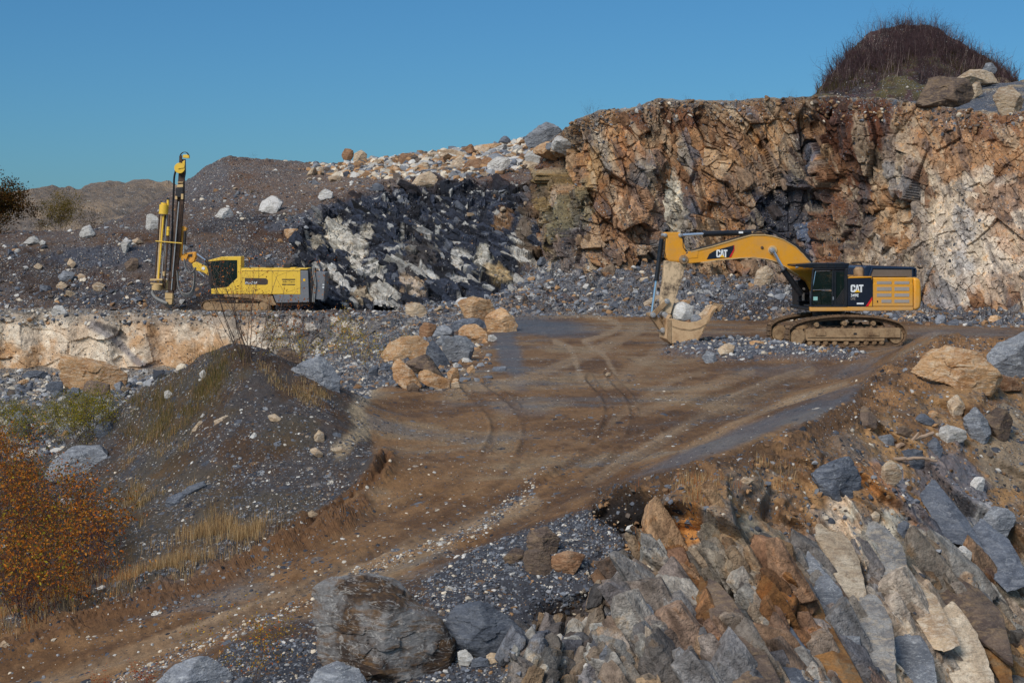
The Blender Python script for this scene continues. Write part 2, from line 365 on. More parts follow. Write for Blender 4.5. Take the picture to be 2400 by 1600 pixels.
# foreground bank: slabs dipping down to the right
a_ = np.array([.52, -.12, -.84]); a_ /= np.linalg.norm(a_); b_ = np.cross(a_, [0, 1, 0]); b_ /= np.linalg.norm(b_); c_ = np.cross(a_, b_)
wq = fbm(p*.35, 3, 33)[:, None]*np.array([1.0, .6, .8])
q = p+wq; Q = np.stack([q@a_, q@b_, q@c_], 1)
fs1, sr1, se1, sq1 = facet(Q*np.array([.13, .62, .45]), 31, tilt=1.3)
fs2, sr2, se2, sq2 = facet(Q*np.array([.34, 1.7, 1.1])+9, 32, tilt=1.2)
fs3, sr3, se3, sq3 = facet(Q*np.array([1.5, 4.2, 3.0])+4, 34, tilt=1.2)
lowb = sstep(1150, 1350, py+(px-1500)*.0)
bd = np.array([-.15, -.86, .5])
def soften(A, k):
    A = A.reshape(NROW, NCOL)
    for _ in range(k):
        A = np.pad(A, 1, mode='edge'); A = (A[:-2, 1:-1]+2*A[1:-1, 1:-1]+A[2:, 1:-1])/4; A = np.pad(A, ((0, 0), (1, 1)), mode='edge'); A = (A[:, :-2]+2*A[:, 1:-1]+A[:, 2:])/4
    return A.ravel()
Dv += bd*soften(z_bank*(.62*fs1+.22*fs2+.05*fs3-.06*sstep(.08, 0, se2))*(.35+.65*sstep(1060, 1260, py+40*n_lo)), 2)[:, None]
p2 = p+nn*D[:, None]+Dv
# ---- colours (dry, unlit)
cel = sr2
C_mud, C_mud2, C_grey, C_slate = srgb(122, 90, 58), srgb(94, 66, 40), srgb(138, 116, 88), srgb(92, 88, 86)
C_ochre, C_ochre2, C_tan, C_white, C_cream = srgb(166, 118, 68), srgb(132, 86, 44), srgb(168, 138, 104), srgb(214, 200, 178), srgb(214, 186, 150)
C_dark, C_soil, C_blue, C_pale = srgb(46, 46, 52), srgb(78, 60, 46), srgb(88, 98, 112), srgb(190, 186, 178)
def mixc(col, c, m): return col*(1-m[:, None])+np.asarray(c)*m[:, None]
col = np.tile(C_soil, (len(p), 1)); gr = np.full(len(p), .55); rk = np.full(len(p), .3); wet = np.zeros(len(p))
n_a = fbm(p*.35, 5, 61, .6); n_b = fbm(p*.9, 5, 62, .6); n_c = fbm(p*2.6, 4, 63, .6); st = fbm(p*np.array([.16, .75, .4]), 5, 64, .6)
# road
rc = mixc(np.tile(C_mud, (len(p), 1)), C_mud2, sstep(-.05, .35, n_a+.5*n_c))
rc = mixc(rc, C_grey, .75*sstep(.05, .42, -n_a+.55*st))
rc = mixc(rc, C_slate, .6*sstep(.12, .4, st-.15*n_b))
col = mixc(col, 0, np.zeros(len(p))); col = col*(1-z_road[:, None])+rc*z_road[:, None]
gr = lerp(gr, .10+.20*sstep(-.1, .4, st)+.12*n_b, z_road); rk = lerp(rk, .05, z_road)
# damp slate-blue patches of floor
for cx, cy, rx, ry, an, am in ((1260, 765, 170, 26, 4, .95), (1190, 820, 110, 34, 70, .8), (1750, 1015, 330, 22, -22, .75), (1950, 960, 180, 22, -30, .7), (1900, 870, 230, 20, 0, .4), (1230, 960, 90, 18, 0, .4), (2250, 780, 200, 14, 0, .5), (1650, 795, 120, 22, 0, .3)):
    ca, sa = math.cos(math.radians(an)), math.sin(math.radians(an)); u = ((px-cx)*ca+(py-cy)*sa)/rx; v = (-(px-cx)*sa+(py-cy)*ca)/ry
    m = sstep(1.1, .45, np.hypot(u, v)+.35*n_b)*am*z_road
    col = mixc(col, srgb(78, 86, 94), m*.85); wet = np.maximum(wet, m*.7)
# pale dried wheel marks on the floor
for L, w, am in ((spl([(1300, 730), (1410, 745), (1450, 765), (1400, 790), (1370, 800), (1415, 830), (1440, 872)]), 7, .6), (spl([(1300, 800), (1335, 815), (1350, 850), (1360, 885)]), 8, .6),
                 (spl([(1500, 770), (1440, 800), (1330, 850), (1200, 895), (1080, 905)]), 14, .45), (spl([(1560, 800), (1520, 840), (1440, 890)]), 16, .35), (spl([(1900, 870), (1800, 900), (1640, 980), (1500, 1060), (1380, 1130)]), 15, .55),
                 (spl([(1980, 900), (1800, 960), (1600, 1060)]), 10, .35), (spl([(1760, 870), (1620, 920), (1500, 970)]), 14, .35), (spl([(1250, 1180), (1100, 1230), (900, 1300), (700, 1380), (400, 1500), (0, 1640)]), 26, .5), (spl([(1650, 870), (1560, 900), (1420, 1000)]), 9, .3)):
    d = pline(L, .25); m = sstep(w*1.1, w*.45, d+2.5*n_c)*min(1, am*1.35)*z_road*(.6+.4*sstep(-.3, .2, n_b)); col = mixc(col, srgb(150, 126, 98), m)
for L in rut_list:
    d = pline(L, .06); m = sstep(15, 5, d+5*n_c)*.6*z_road*sstep(-.5, .1, n_b)*(.7+.3*tread); col = mixc(col, srgb(80, 56, 36), m)
m = np.maximum(sstep(26, 8, e1+8*n_b), sstep(20, 6, e2+8*n_b)); col = mixc(col, srgb(100, 70, 44), m*.9); gr = lerp(gr, .15, m*.8)
# line of pale stones down the middle of the ramp
sl = pline(spl([(1250, 1130), (1180, 1190), (1120, 1240), (1000, 1280), (880, 1330), (760, 1400), (560, 1480), (350, 1560), (200, 1640)]), .7)
m = sstep(22, 5, sl+9*n_c)*z_road; gr = lerp(gr, 1.0, m)
# mound
mc = mixc(np.tile(srgb(84, 66, 50), (len(p), 1)), srgb(100, 74, 50), sstep(0, .4, n_a)); mc = mixc(mc, srgb(82, 82, 84), .7*sstep(-.15, .25, n_b-.3*n_a+.25*sstep(1000, 1150, py)))
mc = mc*np.array([.72, .68, .65]); mc = mixc(mc, srgb(84, 74, 48), .3*sstep(-.05, .2, fbm(p*.5, 4, 77)+.3*sstep(560, 380, px)))
col = col*(1-z_mound[:, None])+mc*z_mound[:, None]; gr = lerp(gr, .42+.35*n_b+.25*sstep(1000, 1200, py), z_mound)
# pale shoulder where mound meets floor
m = sstep(30, 6, pline([(870, 905), (830, 960), (845, 1010), (800, 1060)], .8)+12*n_c)*.7; col = mixc(col, srgb(168, 148, 118), m*(Yv < 60))
# lower pit rubble
lc = mixc(np.tile(srgb(84, 86, 92), (len(p), 1)), srgb(128, 130, 134), sstep(.4, .8, fr2)); lc = lc*.7; lc = mixc(lc, srgb(186, 180, 170), sstep(.84, .9, fr3)); lc = mixc(lc, srgb(150, 118, 82), .8*sstep(.85, .9, fq3))
col = col*(1-z_low[:, None])+lc*z_low[:, None]; gr = lerp(gr, .7, z_low)
# bench face
bc = mixc(np.tile(srgb(212, 192, 166), (len(p), 1)), srgb(188, 150, 110), sstep(.0, .35, n_a+.5*n_b)); bc = mixc(bc, srgb(224, 208, 184), sstep(.1, .45, n_c-.6*n_a))
bc = mixc(bc, srgb(176, 136, 96), .5*sstep(.8, .9, fr1))
edge_d = pline([(-400, 735), (0, 737), (640, 742)], .5); bc = mixc(bc, srgb(152, 138, 122), .75*sstep(26, 10, edge_d+14*n_b))
rt = sstep(560, 700, px+40*n_b); bc = bc*(1-rt[:, None])+rt[:, None]*mixc(mixc(np.tile(srgb(110, 106, 104), (len(p), 1)), srgb(202, 192, 178), sstep(.55, .7, fr2)), srgb(70, 74, 84), sstep(.2, .05, fr3)*.8+.2*sstep(.3, .1, fr1))
st2 = pline([(210, 760), (270, 800), (330, 850), (370, 880)], .8); bc = mixc(bc, srgb(128, 122, 122), .8*sstep(14, 4, st2+5*n_c))
st3 = pline([(225, 760), (262, 775), (295, 795)], .5); bc = mixc(bc, srgb(64, 58, 58), .8*sstep(9, 3, st3+4*n_c))
col = col*(1-z_bench[:, None])+bc*z_bench[:, None]; gr = lerp(gr, .08+.3*rt, z_bench); rk = lerp(rk, .35+.4*rt, z_bench)
tp = z_top*(px < 1020); col = mixc(col, srgb(150, 140, 126), tp*.7*(1-sstep(640, 760, px))); gr = lerp(gr, .8, tp)
# berm
col = mixc(col, srgb(92, 68, 46), z_berm*.9); col = mixc(col, srgb(140, 104, 68), z_berm*sstep(-.05, .3, n_b+.35*sstep(1980, 2080, px)-.1)); gr = lerp(gr, .25, z_berm)
# gravel apron left of the bank
z_apr = zone([(1390, 1190), (1480, 1220), (1500, 1300), (1400, 1400), (1270, 1440), (1220, 1530), (1250, 1700), (420, 1700), (540, 1500), (700, 1500), (1020, 1440), (1000, 1360), (1110, 1300), (1240, 1240)], 9)
col = mixc(col, srgb(64, 65, 70), z_apr*.95); gr = lerp(gr, 1.0, z_apr)
# bank: slabs of slate, ochre and pale limestone
kk = mixc(np.tile(srgb(104, 100, 96), (len(p), 1)), srgb(90, 96, 106), sstep(.2, .35, sr1)); kk = mixc(kk, srgb(150, 112, 68), sstep(.40, .5, sr1)); kk = mixc(kk, srgb(132, 122, 104), sstep(.58, .64, sr1)); kk = mixc(kk, srgb(86, 82, 84), sstep(.82, .9, sr1))
kk = mixc(kk, srgb(150, 146, 138), .8*sstep(.72, .8, sr2)); kk = mixc(kk, srgb(138, 94, 48), .75*sstep(.18, .1, sr2)); kk = mixc(kk, srgb(62, 60, 62), .55*sstep(.2, .1, sr3))
kk = mixc(kk, srgb(186, 150, 110), .5*sstep(.1, .4, n_c))
kk = mixc(kk, srgb(70, 62, 60), .55*sstep(.1, .35, fbm(Q*np.array([.5, 8, 6]), 4, 71, .6))); kk = mixc(kk, srgb(176, 166, 150), .45*sstep(.15, .35, fbm(Q*np.array([.4, 6, 5]), 4, 72, .6)))
soilm = sstep(.28, -.12, (py-1215)/260-.55*n_b-.3*n_a+.0*px)       # earth over the upper part of the bank
soilc = mixc(np.tile(srgb(156, 120, 80), (len(p), 1)), srgb(118, 88, 60), sstep(-.1, .3, n_b)); soilc = mixc(soilc, srgb(112, 108, 102), .5*sstep(.1, .4, n_c-n_a))
kk = kk*1.22; kk = kk*(1-soilm[:, None])+soilc*soilm[:, None]
kb = blobs(px, py, kk, [(1985, 1265, 60, 130, -14, srgb(214, 190, 162), .95), (2080, 1290, 110, 60, 40, srgb(190, 184, 168), .85), (2000, 1440, 120, 150, -20, srgb(134, 134, 136), .8), (2190, 1470, 100, 150, -28, srgb(206, 190, 170), .8),
    (1620, 1250, 42, 40, 30, srgb(196, 134, 70), .9), (1850, 1440, 55, 170, -24, srgb(140, 92, 46), .92), (1650, 1420, 26, 120, -25, srgb(150, 98, 50), .8), (1745, 1480, 45, 160, -27, srgb(122, 118, 108), .6), (2340, 1330, 60, 70, 0, srgb(104, 66, 34), .95),
    (2290, 1500, 50, 80, -20, srgb(98, 66, 40), .9), (2280, 1200, 60, 60, 0, srgb(150, 148, 148), .5), (1500, 1500, 120, 110, 0, srgb(110, 112, 116), .6), (2380, 1060, 90, 90, 30, srgb(140, 130, 112), .6), (2100, 1130, 60, 30, 45, srgb(120, 126, 136), .7),
    (2180, 1350, 120, 40, 45, srgb(92, 76, 56), .7), (2050, 1140, 40, 60, -40, srgb(176, 120, 66), .7), (2230, 1150, 130, 90, 45, srgb(100, 104, 114), .7), (2330, 1230, 45, 50, 0, srgb(196, 194, 190), .5), (1350, 1510, 150, 90, 10, srgb(140, 140, 142), .7), (1900, 1340, 40, 90, -24, srgb(140, 140, 140), .6), (1560, 1360, 30, 100, -26, srgb(128, 112, 92), .7), (1700, 1340, 30, 110, -28, srgb(142, 132, 116), .7), (2100, 1560, 60, 60, 0, srgb(204, 188, 164), .7)], 5, p, .25, sr2)
col = col*(1-z_bank[:, None])+kb*z_bank[:, None]; gr = lerp(gr, .08+.14*soilm, z_bank); rk = lerp(rk, 1-.6*soilm, z_bank)
col = mixc(col, srgb(84, 90, 100), z_heap*.9); gr = lerp(gr, 1, z_heap)
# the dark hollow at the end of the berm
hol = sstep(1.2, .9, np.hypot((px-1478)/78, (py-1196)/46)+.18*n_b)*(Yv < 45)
col = mixc(col, srgb(36, 30, 27), hol); gr = gr*(1-hol*.8); p2 += nn*0+np.array([0, .5, -.35])*hol[:, None]  # dark soil, with the shade of the hollow painted into its colour
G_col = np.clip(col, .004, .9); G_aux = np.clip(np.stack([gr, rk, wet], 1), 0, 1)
G_P = p2.reshape(NROW, NCOL, 3); G_px, G_py = px, py
# ---- split into the ground, the dirt road and the rock bank
FQ = grid_faces(NROW, NCOL)
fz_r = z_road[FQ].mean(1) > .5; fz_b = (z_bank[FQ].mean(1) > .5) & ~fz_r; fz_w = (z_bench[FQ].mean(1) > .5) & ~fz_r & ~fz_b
def sub(name, mask, label, cat):
    f = FQ[mask]; u, inv = np.unique(f, return_inverse=True); f = inv.reshape(f.shape)
    me = np_mesh(name, p2[u], f[:, ::-1], M_TERR, False, {'Col': G_col[u], 'Aux': G_aux[u]})
    return tag(link(bpy.data.objects.new(name, me)), label, cat, kind='structure')
sub('dirt_road', fz_r, 'brown rutted dirt road running over the pit floor and down the ramp', 'road')
sub('rock_bank', fz_b, 'steep bank of dipping rock slabs falling away below the berm', 'rock bank')
sub('bench_face', fz_w, 'pale cream limestone face below the drilling rig', 'rock face')
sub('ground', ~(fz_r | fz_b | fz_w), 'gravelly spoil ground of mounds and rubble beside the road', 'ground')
print('ground verts', len(p2))
# ================================================================ back walls
def loft(px0, px1, ncol, rows, nsub, smooth=9):
    """rows: polylines of (px, py, distance) from top/back to bottom/front -> grid of world points"""
    cx = np.linspace(px0, px1, ncol); R = []
    ker = np.hanning(smooth+2)[1:-1]; ker /= ker.sum()
    for r in rows:
        r = sorted(r); a = np.interp(cx, [q[0] for q in r], [q[1] for q in r]); b = np.interp(cx, [q[0] for q in r], [q[2] for q in r])
        pad = smooth//2
        a = np.convolve(np.pad(a, pad, mode='edge'), ker, 'valid'); b = np.convolve(np.pad(b, pad, mode='edge'), ker, 'valid')
        x = (cx-CX)/F*b; R.append(np.stack([x, b, CZ-(a-HY)/F*b], 1))
    G = []
    for i in range(len(R)-1):
        n = nsub[i]
        for k in range(n): G.append(R[i]*(1-k/n)+R[i+1]*(k/n))
    G.append(R[-1]); return np.array(G)
def finish(name, Pn, shape, col, aux, label, cat):
    me = np_mesh(name, Pn, grid_faces(*shape), M_TERR, False, {'Col': np.clip(col, .004, .9), 'Aux': np.clip(aux, 0, 1)})
    return tag(link(bpy.data.objects.new(name, me)), label, cat, kind='structure')
# ---------------------------------------------------------------- the high quarry cliff
top = [(1248, 470, 133), (1256, 420, 129), (1264, 375, 125), (1290, 328, 121), (1330, 292, 118), (1350, 276, 117.5), (1400, 262, 117), (1460, 256, 117), (1505, 252, 116.5), (1540, 238, 116), (1620, 235, 116), (1700, 238, 116), (1780, 234, 115.5), (1850, 231, 115),
       (1900, 231, 114), (1950, 226, 113), (2000, 232, 112), (2090, 236, 111), (2150, 246, 110), (2250, 258, 108), (2330, 262, 107), (2400, 263, 106), (2780, 268, 100)]
back = [(a, b+float(np.interp(a, [1248, 1400, 1500], [70, 40, 8])), c+24) for a, b, c in top]
mid = [(1248, 560, 131), (1256, 520, 127), (1264, 500, 123.5), (1290, 470, 119.5), (1350, 440, 116), (1500, 430, 115.5), (1560, 430, 117), (1700, 430, 114.5), (1850, 440, 115.2), (1900, 450, 116), (2000, 440, 112.5), (2060, 450, 111.5), (2150, 460, 108), (2300, 460, 106), (2400, 460, 104.5), (2780, 460, 98)]
bot = [(1248, 680, 129), (1256, 680, 125), (1300, 680, 117.5), (1400, 690, 114.5), (1560, 690, 115), (1700, 700, 113.5), (1850, 710, 113.5), (1900, 715, 114), (2000, 722, 110.5), (2100, 735, 107), (2200, 742, 105), (2400, 750, 103), (2780, 760, 97)]
NC = 860
CG = loft(1246, 2780, NC, [back, top, mid, bot], [26, 140, 170], 7); NR = CG.shape[0]
cn = grid_normals(CG); cn *= np.where(cn[..., 1:2] > 0, -1, 1)
p = CG.reshape(-1, 3); nn = cn.reshape(-1, 3); px, py = [a.ravel() for a in proj(CG)]
row = np.repeat(np.arange(NR), NC); face = sstep(22, 30, row)
nn = np.where(face[:, None] > .5, nn/np.linalg.norm(nn, axis=1, keepdims=True), np.array([0, 0, 1.0]))
wq = np.stack([fbm(p*.12, 3, s) for s in (201, 202, 203)], 1)*.9
q = p+wq
# main joints: steep, leaning to the left at the top
a_ = np.array([.40, 0, -.92]); b_ = np.array([.92, 0, .40]); Q = np.stack([q@a_, q@b_, q[:, 1]], 1)
f0, r0, e0, s0 = facet(Q*np.array([.085, .19, .14]), 211, tilt=1.4)
f1, r1, e1, s1 = facet(Q*np.array([.26, .46, .36])+5, 212, tilt=1.6)
f2, r2, e2, s2 = facet((Q+.3*wq)*np.array([.8, 1.25, 1.0])+8, 213, tilt=1.5)
f3, r3, e3, s3 = facet(Q*np.array([2.2, 3.4, 2.6]), 214, tilt=1.2)
rib = fbm(p*np.array([.10, .05, .018]), 4, 221)
calm = sstep(2080, 2200, px)*sstep(300, 360, py)*.55+sstep(2080, 2200, px)*.35
dsp = sstep(24, 75, row)*((1.0*rib+.7*f0*(1-calm)+.55*f1*(1-.8*calm)+(.24*f2-.10*sstep(.05, 0, e2))*(1-.9*calm)+.08*f3)-.14*sstep(.05, .0, e1)*(1-calm))
topf = sstep(0, 1, face*(1-sstep(30, 60, row)))
dn = nn*np.array([1.0, 1, .55])
pn = p+dn*dsp[:, None]
pn[:, 2] += np.where(row < 26, .15*fbm(p*.4, 4, 230)+.10*fbm(p*2, 3, 231), 0)+(.3*fbm(p*np.array([.3, .3, 0]), 4, 232)+.2*fbm(p*np.array([1.3, 1.3, 0]), 3, 233))*sstep(90, 26, row)
n_a = fbm(p*.16, 5, 241, .6); n_b = fbm(p*.6, 5, 242, .6); n_c = fbm(p*2, 4, 243, .6)
col = np.tile(srgb(168, 122, 76), (len(p), 1))
col = mixc(col, srgb(150, 106, 62), sstep(.1, .25, r1)); col = mixc(col, srgb(176, 140, 98), sstep(.4, .48, r1)); col = mixc(col, srgb(128, 110, 92), sstep(.72, .8, r1)); col = mixc(col, srgb(104, 106, 112), .8*sstep(.86, .92, r1))
col = mixc(col, srgb(112, 74, 44), .7*sstep(.8, .9, r2)); col = mixc(col, srgb(190, 156, 116), .6*sstep(.18, .1, r2)); col = mixc(col, srgb(108, 112, 120), .6*sstep(.6, .66, r2)*sstep(.70, .66, r2)*1.0)
col = mixc(col, srgb(106, 70, 42), .65*sstep(.1, .35, n_b-.2*n_a))
low = sstep(380, 560, py+60*n_a)*sstep(2080, 1900, px); col = mixc(col, srgb(96, 96, 102), .55*low*sstep(-.2, .2, n_b+.2*n_a))
# rusty loam along the lip
lip = sstep(70, 12, py-np.interp(px, [t_[0] for t_ in top], [t_[1] for t_ in top])+45*n_a)*face
col = mixc(col, srgb(98, 60, 36), .75*lip*sstep(-.35, .1, n_b))
B = [(1330, 400, 60, 110, -25, srgb(178, 130, 78), .8), (1285, 460, 26, 120, -12, srgb(136, 112, 66), .9), (1345, 470, 34, 90, 14, srgb(132, 122, 88), .85), (1400, 340, 26, 60, -20, srgb(126, 126, 124), .7), (1370, 400, 34, 60, 10, srgb(184, 142, 84), .8),
     (1272, 390, 16, 70, 20, srgb(112, 66, 34), .9), (1440, 300, 40, 50, 0, srgb(190, 140, 84), .8), (1470, 350, 40, 60, -30, srgb(172, 116, 62), .8), (1500, 420, 26, 60, 0, srgb(104, 104, 106), .7),
     (1480, 500, 60, 80, -15, srgb(178, 130, 86), .8), (1560, 280, 110, 30, 0, srgb(108, 62, 34), .8), (1590, 350, 60, 40, -20, srgb(146, 104, 62), .6), (1584, 480, 26, 95, -5, srgb(206, 198, 176), .92), (1612, 540, 28, 60, -10, srgb(170, 160, 140), .8), (1640, 400, 26, 80, -30, srgb(92, 98, 110), .8),
     (1640, 540, 22, 70, 0, srgb(74, 82, 100), .7), (1690, 480, 46, 90, -20, srgb(176, 124, 68), .85), (1720, 350, 60, 60, -30, srgb(166, 124, 78), .7), (1790, 320, 60, 40, -25, srgb(182, 130, 70), .8), (1790, 420, 60, 50, 30, srgb(148, 122, 96), .8), (1860, 380, 26, 60, 10, srgb(60, 58, 62), .75),
     (1800, 510, 70, 46, 30, srgb(48, 54, 72), .92), (1850, 480, 40, 80, 0, srgb(66, 66, 74), .8), (1905, 440, 22, 150, 4, srgb(84, 96, 116), .9), (1900, 580, 26, 90, 6, srgb(88, 104, 130), .85), (1935, 470, 16, 110, 2, srgb(148, 138, 128), .8),
     (1950, 290, 55, 60, 0, srgb(96, 58, 36), .85), (2020, 300, 90, 70, 0, srgb(94, 50, 26), .92), (2010, 390, 60, 90, -14, srgb(98, 58, 34), .85), (1960, 420, 40, 50, 0, srgb(140, 96, 58), .6), (1955, 540, 40, 90, 4, srgb(138, 88, 50), .85), (2010, 520, 30, 110, 8, srgb(84, 76, 74), .7),
     (2120, 360, 46, 62, -20, srgb(152, 130, 110), .9), (2170, 320, 60, 60, 0, srgb(172, 128, 84), .6), (2090, 500, 40, 90, -14, srgb(172, 128, 80), .85), (2110, 420, 60, 24, 40, srgb(140, 136, 132), .8), (2060, 600, 40, 50, 0, srgb(188, 172, 150), .8), (2300, 330, 160, 70, 10, srgb(170, 124, 80), .85),
     (2330, 300, 60, 40, 0, srgb(120, 72, 40), .6), (2250, 400, 90, 60, 20, srgb(176, 134, 92), .7), (2330, 560, 210, 150, 0, srgb(212, 192, 166), .95), (2240, 470, 70, 60, 0, srgb(206, 184, 154), .85), (2360, 470, 80, 40, -10, srgb(158, 110, 70), .7), (2380, 560, 60, 50, 20, srgb(178, 134, 96), .6),
     (2230, 640, 60, 90, -10, srgb(196, 182, 164), .7), (2340, 680, 50, 50, 0, srgb(176, 136, 100), .5), (2260, 560, 26, 110, 0, srgb(170, 168, 166), .6), (2150, 560, 30, 80, 6, srgb(120, 104, 92), .6), (2200, 700, 40, 40, 0, srgb(150, 148, 150), .6), (2120, 640, 40, 60, 0, srgb(140, 118, 96), .6)]
col = blobs(px, py, col, B, 7, p*.8, .35, r2)
gy = col.mean(1, keepdims=True); col = (col*.84+gy*np.array([1.05, 1.0, .95])*.16)*1.12
stk = fbm(Q*np.array([.12, 1.6, 1.2]), 4, 251, .6); col = mixc(col, srgb(78, 76, 80), .55*sstep(.12, .32, stk)); col = mixc(col, srgb(196, 178, 150), .5*sstep(.1, .3, -stk))
col = col*(1+.25*(r3-.5)[:, None]*1.0)*(1+.3*(r2-.5)[:, None])
tpm = 1-sstep(24, 30, row); col = mixc(col, srgb(152, 140, 124), tpm); col = mixc(col, srgb(172, 140, 102), tpm*sstep(0, .3, n_b))
aux = np.stack([.10+.75*tpm+.55*lip+.25*low, .9-.5*tpm, 0*px], 1)
finish('quarry_cliff', pn, (NR, NC), col, aux, 'tall broken cliff of ochre, grey and cream rock behind the excavator', 'cliff')
CL_P, CL_px, CL_py, CL_row, CL_col = pn, px, py, row, col
# ---------------------------------------------------------------- spoil slope and dark shale face
bot = [(-380, 729, 114), (1000, 728, 114), (1100, 726, 114), (1340, 724, 115)]
lip2 = [(-380, 575, 122), (0, 572, 122), (60, 566, 122), (160, 562, 122.5), (230, 548, 123), (300, 545, 123), (380, 548, 123), (450, 540, 123), (560, 508, 124), (640, 498, 125), (700, 486, 126), (760, 470, 127), (850, 448, 128), (950, 436, 129), (1100, 436, 130), (1200, 430, 130), (1340, 430, 131)]
lip3 = [(-380, 556, 132), (0, 552, 132), (100, 548, 132), (200, 540, 132), (300, 528, 131), (400, 520, 130), (560, 500, 129), (640, 486, 130), (700, 474, 130), (850, 432, 133), (1000, 420, 134), (1340, 400, 136)]
cr = [(-380, 552, 150), (0, 548, 150), (200, 540, 148), (300, 510, 145), (350, 480, 144), (400, 450, 143), (440, 424, 143), (480, 396, 143), (530, 375, 143), (600, 370, 144), (680, 379, 145), (740, 386, 145), (800, 384, 146), (900, 372, 147), (1000, 358, 148), (1100, 352, 149), (1200, 338, 150), (1260, 312, 151), (1300, 308, 151), (1340, 318, 151)]
bk = [(a, b+6, c+18) for a, b, c in cr]
NC2 = 740
SG = loft(-380, 1340, NC2, [bk, cr, lip3, lip2, bot], [10, 100, 26, 190], 9); NR2 = SG.shape[0]
sn = grid_normals(SG); sn *= np.where(sn[..., 2:3] < 0, -1, 1)
p = SG.reshape(-1, 3); nn = sn.reshape(-1, 3); px, py = [a.ravel() for a in proj(SG)]; row = np.repeat(np.arange(NR2), NC2)
n_a = fbm(p*.16, 5, 341, .6); n_b = fbm(p*.6, 5, 342, .6); n_c = fbm(p*2, 4, 343, .6)
SH = [(700, 530), (760, 490), (860, 455), (1000, 432), (1120, 436), (1200, 440), (1340, 430), (1340, 760), (600, 760), (660, 690), (690, 600)]
z_sh = sstep(-14, 14, sdpoly(px+26*n_b, py+26*n_a, SH))
wq = np.stack([fbm(p*.15, 3, s) for s in (301, 302, 303)], 1)*2.2; q = p+wq
a_ = np.array([.76, 0, -.65]); b_ = np.array([.65, 0, .76]); Q = np.stack([q@a_, q@b_, q[:, 1]], 1)
f1, r1, e1, s1 = facet(Q*np.array([.16, .5, .3]), 312, tilt=1.4)
f2, r2, e2, s2 = facet(Q*np.array([.42, 1.7, .9]), 313, tilt=1.4)
f3, r3, e3, s3 = facet(Q*np.array([1.6, 3.6, 2.4]), 314, tilt=1.3)
dsp = z_sh*(.42*f1+.28*f2+.12*f3+.5*fbm(p*.12, 3, 330))+(1-z_sh)*(.5*n_a+.25*n_b+.10*n_c+.05*f3)
pn = p+nn*np.array([1, 1, .8])*dsp[:, None]
col = mixc(np.tile(srgb(108, 88, 74), (len(p), 1)), srgb(98, 70, 48), .8*sstep(-.02, .25, n_a)); col = mixc(col, srgb(92, 92, 96), .5*sstep(0, .2, fbm(p*np.array([.1, .3, .3]), 4, 345)))
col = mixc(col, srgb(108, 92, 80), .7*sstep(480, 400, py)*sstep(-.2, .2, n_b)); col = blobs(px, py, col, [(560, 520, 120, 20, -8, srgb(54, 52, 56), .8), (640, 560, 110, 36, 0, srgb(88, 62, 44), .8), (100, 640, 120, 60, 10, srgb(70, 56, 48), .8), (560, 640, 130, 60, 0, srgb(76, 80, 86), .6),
    (250, 600, 160, 26, 0, srgb(72, 80, 94), .7), (330, 690, 220, 26, 0, srgb(56, 56, 62), .7), (700, 560, 40, 60, 0, srgb(84, 56, 38), .6), (900, 420, 200, 22, -6, srgb(118, 98, 82), .7), (1170, 440, 60, 40, 0, srgb(104, 70, 48), .7), (480, 430, 60, 60, 0, srgb(84, 84, 88), .6),
    (760, 500, 130, 20, -14, srgb(84, 92, 104), .7), (240, 660, 60, 20, 0, srgb(80, 50, 34), .6)], 3, p, .5)
sc2 = mixc(np.tile(srgb(38, 41, 50), (len(p), 1)), srgb(54, 60, 74), sstep(.5, .6, r2)); sc2 = mixc(sc2, srgb(30, 30, 35), sstep(.2, .1, r2))
wh = sstep(.90, .93, r2+.22*n_a+.35*(r1-.5)+.16*sstep(560, 640, py)-.10); sc2 = mixc(sc2, srgb(204, 200, 188), .9*wh*sstep(-.35, .0, n_c+.2)*sstep(450, 520, py+40*n_b))
sc2 = mixc(sc2, srgb(150, 118, 80), .8*sstep(1210, 1290, px+30*n_b)*sstep(.4, .6, r1)); sc2 = mixc(sc2, srgb(112, 116, 124), .6*sstep(.87, .9, r3)); sc2 = mixc(sc2, srgb(190, 188, 180), .8*sstep(.955, .97, r3))
sc2 = blobs(px, py, sc2, [(795, 562, 26, 40, -30, srgb(214, 204, 178), .96), (832, 590, 40, 26, 40, srgb(210, 198, 172), .96), (880, 625, 30, 12, 40, srgb(206, 200, 180), .8), (900, 690, 36, 22, 40, srgb(216, 206, 182), .95), (966, 680, 34, 16, 30, srgb(212, 182, 146), .9), (1128, 615, 24, 30, 10, srgb(206, 198, 176), .95),
    (1160, 640, 34, 20, 35, srgb(186, 162, 120), .9), (1075, 600, 20, 10, 30, srgb(208, 206, 196), .9), (980, 520, 14, 6, 45, srgb(206, 206, 200), .9), (745, 575, 22, 16, 0, srgb(170, 160, 140), .8), (850, 700, 20, 20, 0, srgb(190, 170, 140), .8), (1230, 560, 20, 60, 0, srgb(120, 104, 84), .7),
    (980, 600, 60, 34, -50, srgb(84, 78, 74), .7), (940, 590, 6, 50, 3, srgb(160, 158, 150), .8), (1025, 545, 5, 40, 4, srgb(178, 178, 172), .8), (860, 548, 20, 12, 0, srgb(190, 180, 160), .8), (1180, 520, 30, 20, 0, srgb(150, 112, 70), .7)], 4, p, .2, r2)
lu = sstep(.25, .5, sc2.mean(1))[:, None]; sc2 = sc2*(1-lu*.6)+lu*.6*sc2.mean(1, keepdims=True)*np.array([1.04, 1.0, .93])
col = col*(1-z_sh[:, None])+sc2*z_sh[:, None]
col = col*(1-.3*(1-z_sh)*sstep(420, 520, py))[:, None]
